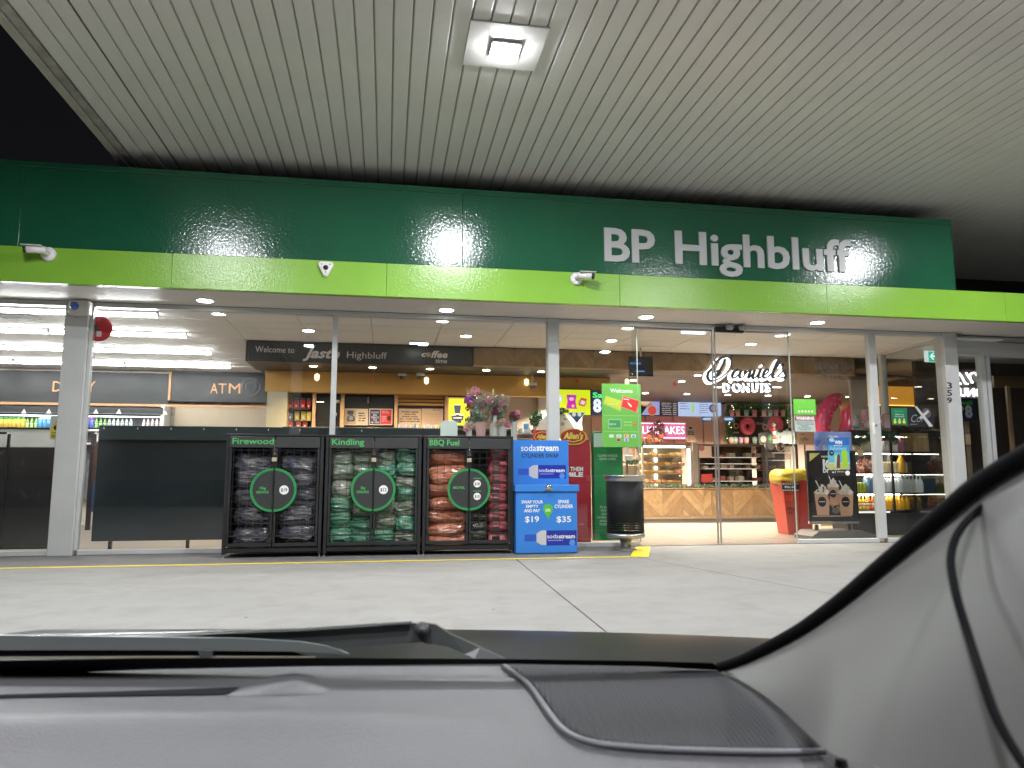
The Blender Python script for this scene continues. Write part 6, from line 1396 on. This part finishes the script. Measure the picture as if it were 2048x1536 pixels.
for k in range(1300):
    f = r.random(); c = Vector(at(1688+f*105, 872+7*math.sin(f*7)+3, OY-.12)); p = c+Vector((r.gauss(0, .04), r.gauss(0, .03), r.gauss(0, .045))); d = Vector((r.gauss(0, 1), r.gauss(0, 1), r.gauss(0, 1))).normalized()*.05; e = d.cross(Vector((0, 1, .3))).normalized()*.008
    m.add([p-d, p+e, p+d, p-e], [(0, 1, 2, 3)])
obj('needles', m, P(.025, .06, .035), gl2)
t = thing('gift_bags', 'clear gift bags of red and white sweets standing on top of the open fridge', 'gift bags', at(1745, 862, OY+.1))
for a, c in [(1722, 1738), (1740, 1753), (1762, 1775)]: fx('gift_bag', t, a, 818 if a < 1755 else 828, c, 859, OY+.1, P(.45, .30, .30, .15), .12, .03)
leaf_cloud(t, 'sweets', PX(1738, 840, OY-.05), OY-.03, PZ(1738, 840, OY-.05), .26, .16, 70, P(.6, .12, .2), .035, 71); leaf_cloud(t, 'white_sweets', PX(1745, 845, OY-.05), OY-.03, PZ(1740, 840, OY-.05), .26, .16, 70, P(.65, .6, .6), .035, 72)
t = thing('festive_ornament', 'small dark festive ornament with red nose at the left end of the fridge top', 'ornament', at(1713, 860, OY)); x, _, z = at(1713, 857, OY)
m = MB(); m.smooth = True; m.lathe([(0, 0), (.08, .02), (.09, .1), (.05, .18), (.055, .22), (.03, .28), (0, .3)], x, OY, z, 14); obj('body', m, P(.12, .16, .17), t); m = MB(); m.smooth = True; m.lathe([(0, -.03), (.03, 0), (0, .03)], x-.06, OY-.08, z+.12, 8); obj('red_nose', m, P(.6, .05, .04), t)
# stickers on the right glass pane
t = poster('green_notice', 'small dark green notice with three yellow pictures on the right hand pane', 'notice', 1783, 816, 1814, 850, GD_, P(.01, .18, .08)); b = MB(); scrib(b, 1788, 821, 1809, 824, GD_-.004, P(.2, .45, .3), 1, fill=.3); tx(b, 'Please ring', 1791, 827, 1807, 830, GD_-.004, WPRINT); tx(b, 'for service', 1790, 831.5, 1808, 834, GD_-.004, WPRINT)
for a in (1790, 1799, 1808): dsc(b, a, 844, 3, GD_-.004, P(.7, .6, .05)); dsc(b, a, 839, 1.6, GD_-.004, P(.7, .65, .3))
obj('lettering', b, None, t)
t = poster('black_poster', 'black poster with grey script, crossed by silver tape, on the right pane', 'poster', 1815, 814, 1866, 853, GD_+.03, P(.03, .028, .035)); b = MB(); tx(b, 'Cof', 1822, 829, 1850, 844, GD_+.025, P(.4, .4, .4), shear=.4); scrib(b, 1820, 847, 1837, 850, GD_+.025, P(.3, .3, .3), 1); dsc(b, 1853, 826, 9, GD_+.026, P(.16, .13, .16)); obj('lettering', b, None, t)
t = thing('silver_tape_cross', 'silver tape cross stuck over the black poster on the glass', 'tape', at(1847, 832, GD_)); b = MB(); TP = P(.5, .5, .48); quad(b, [(1829, 813), (1833, 812), (1866, 852), (1859, 854)], GD_, TP, .001); quad(b, [(1838, 835), (1855, 820), (1858, 824), (1841, 839)], GD_, TP, .003); obj('tape_strips', b, None, t)
x0, x1, z0, z1 = BX(1745, 845, 1750, 868, G-.06); t = thing('door_lock_plate', 'small white lock plate on the mullion right of the doors', 'lock', ((x0+x1)/2, G-.07, z0)); obj('plate', MB().bbox(x0, x1, G-.075, G-.061, z0, z1, .003), WHITE, t); obj('knob', MB().disc(x1+.02, z1-.05, .02, G-.085, G-.061, 12), P(.2, .2, .25), t)
# exit sign near the side glass
t = thing('exit_sign', 'small green exit sign with a white arrow hung near the side glass', 'exit sign', at(1862, 722, 13.3)); fx('housing', t, 1848, 702, 1879, 724, 13.3, E((.75, .85, .85), 1.0), .05); fx('green_face', t, 1857, 703, 1878, 723, 13.24, E((.03, .45, .32), 1.1), .004)
b = MB(); EWW = E((.9, 1, .95), 1.4); quad(b, [(1871, 711), (1871, 714), (1863, 714), (1863, 711)], 13.235, EWW, .001); b.use(EWW); Pq = [at(1867, 706, 13.233), at(1861, 712.5, 13.233), at(1867, 719, 13.233)]; b.tube(Pq, .012, 5); obj('arrow', b, None, t)
# orange glowing band wall seen through the side glass
ow = thing('orange_wall_band', 'glowing orange band high on the wall beyond the side glass', 'wall panel', (13, 16.6, 2.9)); x0, x1 = PX(1718, 740, 16.6), PX(1960, 740, 16.6)
obj('band', MB().box(x0, x1, 16.6, 16.65, 2.95, 3.42), E((.85, .36, .04), .65), ow); obj('cove_strip', MB().box(x0, x1, 16.56, 16.59, 2.93, 2.949), E((1, .55, .12), 3), ow)
obj('brown_wall', MB().box(PX(1742, 800, 17), 15.98, 17.0, 17.1, 0, 3.77), M('brown_wall', (.10, .07, .05), .5, var=.2), kind='structure')
# reversed copies of sign and advert, built to imitate reflections in the wing glass
rs = thing('sign_reflection_model', 'modelled reflection of the glowing sign lettering, backwards behind the pane right of the corner column', 'illuminated sign', at(1940, 790, 14.4))
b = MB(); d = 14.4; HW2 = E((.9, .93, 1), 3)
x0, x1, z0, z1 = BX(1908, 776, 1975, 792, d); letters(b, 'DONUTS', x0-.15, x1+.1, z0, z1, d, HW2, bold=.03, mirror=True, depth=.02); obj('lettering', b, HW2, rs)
b = MB(); b.smooth = True
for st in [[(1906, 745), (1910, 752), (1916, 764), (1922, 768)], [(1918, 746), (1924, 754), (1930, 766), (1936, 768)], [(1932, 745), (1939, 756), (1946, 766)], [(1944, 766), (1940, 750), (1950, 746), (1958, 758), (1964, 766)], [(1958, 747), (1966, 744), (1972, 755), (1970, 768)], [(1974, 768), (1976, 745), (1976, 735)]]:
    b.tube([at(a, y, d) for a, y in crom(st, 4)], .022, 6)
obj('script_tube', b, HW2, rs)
obj('image_backing', MB().box(PX(1912, 780, d), PX(1972, 780, d), d+.05, d+.07, PZ(1940, 796, d), PZ(1940, 738, d)), M('clear_back', (.12, .09, .08), .3), rs)
t = thing('poster_reflection_model', 'modelled reflection of the dark blue and lime posters, backwards behind the right hand wing glass', 'poster', at(1940, 842, 13.6)); fx('blue_sheet', t, 1910, 797, 1956, 842, 13.6, P(.02, .02, .06), .005); fx('lime_sheet', t, 1957, 796, 1980, 841, 13.6, P(.35, .45, .02), .005)  # posters modelled as a solid stand-in for their mirror image in the glass
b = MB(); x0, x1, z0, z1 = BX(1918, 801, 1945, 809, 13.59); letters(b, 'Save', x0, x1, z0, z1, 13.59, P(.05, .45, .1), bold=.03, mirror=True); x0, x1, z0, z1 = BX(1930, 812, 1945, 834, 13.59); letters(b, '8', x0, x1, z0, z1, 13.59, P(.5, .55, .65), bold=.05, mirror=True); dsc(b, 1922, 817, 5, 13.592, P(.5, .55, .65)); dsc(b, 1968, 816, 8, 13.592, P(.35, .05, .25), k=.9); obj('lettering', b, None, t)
t = thing('wall_switch_box', 'small cream box on a thin post behind the wing glass', 'box', at(1938, 885, 13.8)); fx('box', t, 1930, 869, 1938, 889, 13.8, P(.5, .38, .25), .05, .004); fx('post', t, 1936, 842, 1944, 1060, 13.83, P(.22, .17, .12), .03)
t = thing('timber_post', 'tall tan timber post behind the far right pane', 'post', at(2025, 1000, 14.2)); fx('post', t, 2017, 772, 2024, 960, 14.2, P(.30, .20, .12), .05, .003); fx('rail', t, 1984, 752, 2060, 775, 14.3, P(.14, .09, .045), .05)
t = thing('power_point', 'white outdoor power point at the foot of the corner column', 'power point', at(1910, 1028, G-.12)); fx('box', t, 1905, 1018, 1928, 1034, G-.12, WHITE, .05, .006)
# far background on the right
rf = thing('neighbour_building', 'dark neighbouring roof with a pale gutter behind the right end of the fascia', 'building', (24, 26, 0))
d = 26; x0, x1, z0, z1 = BX(1880, 545, 2150, 700, d); obj('wall', MB().box(x0-4, x1+6, d, d+8, 0, PZ(1960, 560, d)), P(.08, .08, .08), rf)
m = MB(); za, zb_ = PZ(1960, 558, d), PZ(1990, 539, d); xa, xb = PX(1955, 558, d), PX(1988, 539, d); m.add([(xa, d-.6, za), (x1+8, d-.6, za+.2), (x1+8, d+3, zb_+.6), (xb, d+3, zb_+.4)], [(0, 1, 2, 3)]); obj('roof', m, P(.22, .22, .2), rf)
obj('gutter', MB().tube([(x0-5, d-.7, PZ(1910, 546, d)), (xa+2, d-.7, PZ(1990, 529, d))], .06, 6), P(.3, .3, .28), rf); obj('gutter_end', MB().box(PX(1989, 530, d), PX(1995, 530, d), d-.8, d-.7, PZ(1990, 536, d), PZ(1990, 528, d)), P(.5, .5, .45), rf)
tr = thing('dark_tree', 'dark bushy tree behind the right end of the lime fascia', 'tree', (21, 22, 0)); obj('trunk', MB().tube([(21, 22, -.03), (21.1, 22, 2), (21, 22.1, 3.6)], [.2, .15, .08], 8), P(.08, .06, .04), tr)
leaf_cloud(tr, 'crown', 21, 22, 4.0, 2.2, 1.0, 3500, M('dark_foliage', (.04, .07, .03), .6, var=.3, vscale=4), .12, 91)
# ================================================================ the car we sit in
car = thing('car', 'grey dashboard, windscreen, front pillar and wiper of the car in the foreground', 'car', (0, 0, 0)); car.rotation_euler = (0, 0, -YAW)
def cray(px, py):
    a = (px-1024)/F; b = -(py-768)/F
    return Vector((a, math.cos(PIT)-b*math.sin(PIT), math.sin(PIT)+b*math.cos(PIT)))
EYEV = Vector((0, 0, EYE))
def cY(px, py, d): v = cray(px, py); return EYEV+v*(d/v.y)
def cZ(px, py, z): v = cray(px, py); return EYEV+v*((z-EYE)/v.z)
WB = 1.03; WZ = .885; WS = math.tan(R(29))           # windscreen base and rake (leans back over the driver)
def cW(px, py, inset=0):
    v = cray(px, py); # plane: z-(WZ) = WS*(WB+inset-y)
    t_ = (WZ-EYE+WS*(WB+inset))/(v.z+WS*v.y); return EYEV+v*t_
DASH = M('dash_plastic', (.092, .092, .098), .42, var=.05, vscale=3, bump=.7, bscale=420, bdist=.002)
TRIM = M('pillar_trim_plastic', (.18, .18, .172), .45)
RUB = M('rubber_seal', (.004, .004, .005), .8, spec=.12)
GRIL = M('speaker_mesh', (.032, .032, .036), .6, spec=.25)
nt = GRIL.node_tree; tc = nt.nodes.new('ShaderNodeTexCoord'); vo = nt.nodes.new('ShaderNodeTexVoronoi'); vo.inputs['Scale'].default_value = 190; vo.inputs['Randomness'].default_value = .0
nt.links.new(tc.outputs['Object'], vo.inputs['Vector']); bp = nt.nodes.new('ShaderNodeBump'); bp.inputs['Strength'].default_value = 1; bp.inputs['Distance'].default_value = .004; nt.links.new(vo.outputs['Distance'], bp.inputs['Height']); nt.links.new(bp.outputs[0], nt.nodes['Principled BSDF'].inputs['Normal'])
def dashz(x, y):
    u = (y-.45)/.6
    z = .868+.030*math.sin(min(1, max(0, u))*math.pi*.62)
    z += .016*math.exp(-((y-.80-.03*math.sin(x*2.0+.3))/.04)**2)*min(1, max(0, (.02-x)/.25))
    yb = .70-.14*(x-.05)**2*(1 if x > 0 else 2.2); q_ = min(1, max(0, (yb-y)/.05)); z += .010*q_*q_*(3-2*q_)*min(1, max(.0, (.16-x)/.30))
    z -= .010*max(0, (abs(x)-.45))
    return z
m = MB(); m.smooth = True; xs = [-1.0+i*.02 for i in range(93)]; ys = [.38+i*.0125 for i in range(54)]
m.grid([[(x, y, dashz(x, y)) for x in xs] for y in ys]); obj('dashboard', m, DASH, car)
obj('dashboard_front', MB().box(-1.0, .84, .36, .38, .3, dashz(0, .38)-.002), DASH, car)
# dark defroster slot
def on_dash(px, py, off=0):
    v = cray(px, py); a, b_ = .2, 1.4
    g = lambda t_: EYE+v.z*t_-dashz(v.x*t_, v.y*t_)-off
    t_ = a
    while t_ < b_ and g(t_) > 0: t_ += .004
    lo, hi = t_-.004, t_
    for _ in range(20):
        m_ = (lo+hi)/2
        if g(m_) > 0: lo = m_
        else: hi = m_
    return EYEV+v*hi
m = MB(); rows = []
top = [(-60, 1391), (100, 1386), (250, 1382), (400, 1377), (480, 1374)]; bot = [(-60, 1396), (100, 1393), (250, 1391), (400, 1389), (455, 1388)]
m.grid([[on_dash(a, y, .0015) for a, y in top], [on_dash(a, y, .0015) for a, y in bot]]); obj('defroster_slot', m, RUB, car)
# raised wedge beside the slot
pts = [(445, 1392), (520, 1362), (585, 1336), (625, 1345), (665, 1378), (640, 1388), (540, 1391)]
c = on_dash(590, 1368, .010); m = MB(); m.smooth = True; vs = [c]+[on_dash(a, y, .0005) for a, y in pts]; m.add(vs, [(0, i+1, (i+1) % len(pts)+1) for i in range(len(pts))]); obj('vent_blanking_wedge', m, DASH, car)
# windscreen base: black frit strip
fr_t = [(-80, 1322), (300, 1316), (700, 1316), (1024, 1318), (1300, 1322), (1425, 1326)]; fr_b = [(-80, 1354), (300, 1339), (700, 1331), (1024, 1328), (1300, 1333), (1445, 1341)]
m = MB(); m.grid([[cW(a, y, .004) for a, y in fr_t], [cW(a, y, .004) for a, y in fr_b]]); obj('windscreen_black_border', m, RUB, car)
# speaker cover
outl = [(1003, 1328), (1030, 1347), (1058, 1370), (1080, 1400), (1100, 1428), (1122, 1455), (1150, 1474), (1190, 1486), (1250, 1493), (1330, 1498), (1420, 1501), (1520, 1503), (1650, 1503), (1615, 1470), (1575, 1430), (1535, 1395), (1490, 1363), (1440, 1339), (1300, 1332), (1150, 1329)]
c = on_dash(1280, 1410, .006); vs = [on_dash(a, y, .004) for a, y in outl]
m = MB(); m.smooth = True; nO = len(outl); K = 14; rows = []; cpx = (1290, 1415); op = [(a, y) for a, y in outl]+[outl[0]]
for k in range(K+1):
    f = k/K; rows.append([on_dash(cpx[0]+(a-cpx[0])*f, cpx[1]+(y-cpx[1])*f, .005 if k < K else .0) for a, y in op])
m.grid(rows); obj('speaker_cover', m, GRIL, car)
m = MB(); m.smooth = True; m.tube([on_dash(a, y, .005) for a, y in crom(outl[:13], 4)], .0032, 8); obj('cover_rim', m, M('rim_plastic', (.12, .12, .13), .45), car)
obj('dash_button', (lambda q: (lambda mm: mm)(MB().lathe([(.006, 0), (.005, .006), (0, .007)], q.x, q.y, q.z, 10)))(on_dash(1683, 1532)), BLACK, car)
# pillar trim
edge = [(1444, 1341), (1490, 1326), (1560, 1292), (1620, 1258), (1690, 1208), (1760, 1150), (1830, 1092), (1900, 1034), (1970, 978), (2048, 930), (2160, 870), (2300, 800)]
edge = crom(edge, 3); E3 = [cW(a, y, -.01) for a, y in edge]
low = [(1446, 1343), (1500, 1372), (1560, 1415), (1610, 1462), (1660, 1505), (1720, 1525), (1800, 1545), (1900, 1590), (2020, 1650), (2160, 1720), (2300, 1800), (2450, 1900)]
low = crom(low, 3)
L3 = []
for i, (a, y) in enumerate(low): f = i/(len(low)-1); L3.append(cY(a, y, (.985-.32*min(1, f/.34)) if f < .34 else .665-.30*((f-.34)/.66)))
m = MB(); m.smooth = True; rows = []
for k in range(13):
    f = k/12; rows.append([E3[i].lerp(L3[i], f)+Vector((-.006, -.02, .012))*math.sin(math.pi*f)*min(1, i/12) for i in range(len(E3))])
m.grid(rows); obj('pillar_trim', m, TRIM, car)
m = MB(); m.smooth = True; m.tube([p+Vector((-.004, .0, .004)) for p in E3], [.0058+.0012*min(1, i/12) for i in range(len(E3))], 10); obj('pillar_seal', m, RUB, car)
# cable clipped along the pillar
cb = thing('cable', 'black cable hanging in a loop down the front pillar of the car', 'cable', (0, 0, 0)); cb.rotation_euler = (0, 0, -YAW)
def patch_d(i): return .60
pc_ = [(2120, 960, .62), (2048, 962, .62), (1985, 1000, .61), (1925, 1052, .60), (1902, 1110, .59), (1910, 1180, .57), (1935, 1265, .55), (1962, 1350, .52), (1995, 1440, .50), (2048, 1530, .48), (2120, 1620, .46)]
m = MB(); m.smooth = True; q = crom([(a, y) for a, y, d in pc_], 5); ds = crom([(i, d) for i, (a, y, d) in enumerate(pc_)], 5)
m.tube([cY(a, y, d[1]-.05) for (a, y), d in zip(q, ds)], .0029, 10); obj('sheath', m, RUB, cb)
# grey corner panel on the far right
m = MB(); m.smooth = True
# roof over the seats: keeps the lamps behind the car off the dashboard
headliner = obj('roof', MB().bbox(-.78, .95, -1.8, .04, 1.47, 1.52, .01), M('headliner', (.35, .34, .32), .8), car)
# bonnet
m = MB(); m.smooth = True; BON = M('bonnet_paint', (.010, .011, .013), .30, spec=.07, bump=.1, bscale=300)
def bz(x, y): return .808+.010*math.sin(min(1, (y-1.12)/.4)*math.pi/2)-.09*(max(0, y-1.55)/.5)**2-.016*(max(0, x+.3)/.8)**2
rows = [[(x, y, bz(x, y)) for x in [-1.1+i*.05 for i in range(44)]] for y in [1.12+j*.04 for j in range(30)]]
m.grid(rows); obj('bonnet', m, BON, car)
m = MB(); m.add([(-1.1, .99, .80), (1.05, .99, .80), (1.05, 1.13, .82), (-1.1, 1.13, .82)], [(0, 1, 2, 3)]); obj('cowl_panel', m, M('cowl_plastic', (.02, .021, .022), .5), car)
obj('nose', MB().box(-.9, .9, 1.9, 2.26, .25, .60), BON, car)
# wiper
WIP = M('wiper_black', (.06, .065, .065), .3, var=.1, vscale=20)
def strip(name, top, bot, d0, d1, m_, th=.008):
    n = len(top); f = lambda i: d0+(d1-d0)*i/(n-1); b = MB(); b.smooth = False
    T = [cY(a, y, f(i)) for i, (a, y) in enumerate(top)]; B = [cY(a, y, f(i)) for i, (a, y) in enumerate(bot)]
    off = Vector((0, th, 0)); b.grid([T, B]); b.grid([[p+off for p in B], [p+off for p in T]]); b.grid([[p+off for p in T], T]); b.grid([B, [p+off for p in B]]); return obj(name, b, m_, car)
strip('wiper_arm', [(-60, 1277), (150, 1274), (380, 1270), (600, 1262), (740, 1253), (822, 1246), (858, 1250)], [(-60, 1290), (150, 1290), (380, 1289), (520, 1296), (700, 1294), (800, 1287), (850, 1284)], 1.13, 1.13, WIP)
strip('wiper_arm_edge', [(-60, 1274), (150, 1270), (380, 1265), (600, 1258), (740, 1249), (822, 1244)], [(-60, 1276), (150, 1272.5), (380, 1268), (600, 1261), (740, 1252.3), (822, 1247)], 1.12, 1.12, M('bare_metal', (.35, .36, .38), .25, metal=.7))
strip('wiper_elbow', [(848, 1246), (870, 1249), (900, 1268), (960, 1295), (1010, 1318)], [(848, 1286), (866, 1288), (895, 1293), (930, 1308), (950, 1318)], 1.13, 1.10, WIP)
m = MB(); m.smooth = True; pv = cY(843, 1261, 1.115); m.lathe([(0, -.006), (.006, -.005), (.0065, 0), (.010, .001), (.011, .008), (.011, .012)], pv.x, pv.y, pv.z, 18, 'Y'); obj('pivot_bolt', m, WIP, car)
strip('wiper_blade', [(-60, 1270), (100, 1272), (300, 1274), (480, 1277), (600, 1284), (650, 1292), (698, 1308)], [(-60, 1300), (100, 1300), (290, 1300), (480, 1302), (590, 1303), (650, 1306), (699, 1309)], 1.09, 1.09, M('blade_grey', (.11, .12, .12), .3), .006)
strip('blade_rubber', [(-60, 1315), (200, 1314), (400, 1313), (630, 1314)], [(-60, 1319), (200, 1317), (400, 1316), (630, 1315.5)], 1.085, 1.085, M('worn_brass_edge', (.22, .20, .15), .4), .004)
strip('blade_holder', [(395, 1301), (425, 1302)], [(402, 1318), (422, 1318)], 1.08, 1.08, WIP, .006)
strip('blade_dark_body', [(-60, 1301), (200, 1301), (400, 1302), (580, 1303)], [(-60, 1314), (200, 1313), (400, 1312), (615, 1313)], 1.095, 1.095, RUB, .004)  # black rubber strip below the grey blade
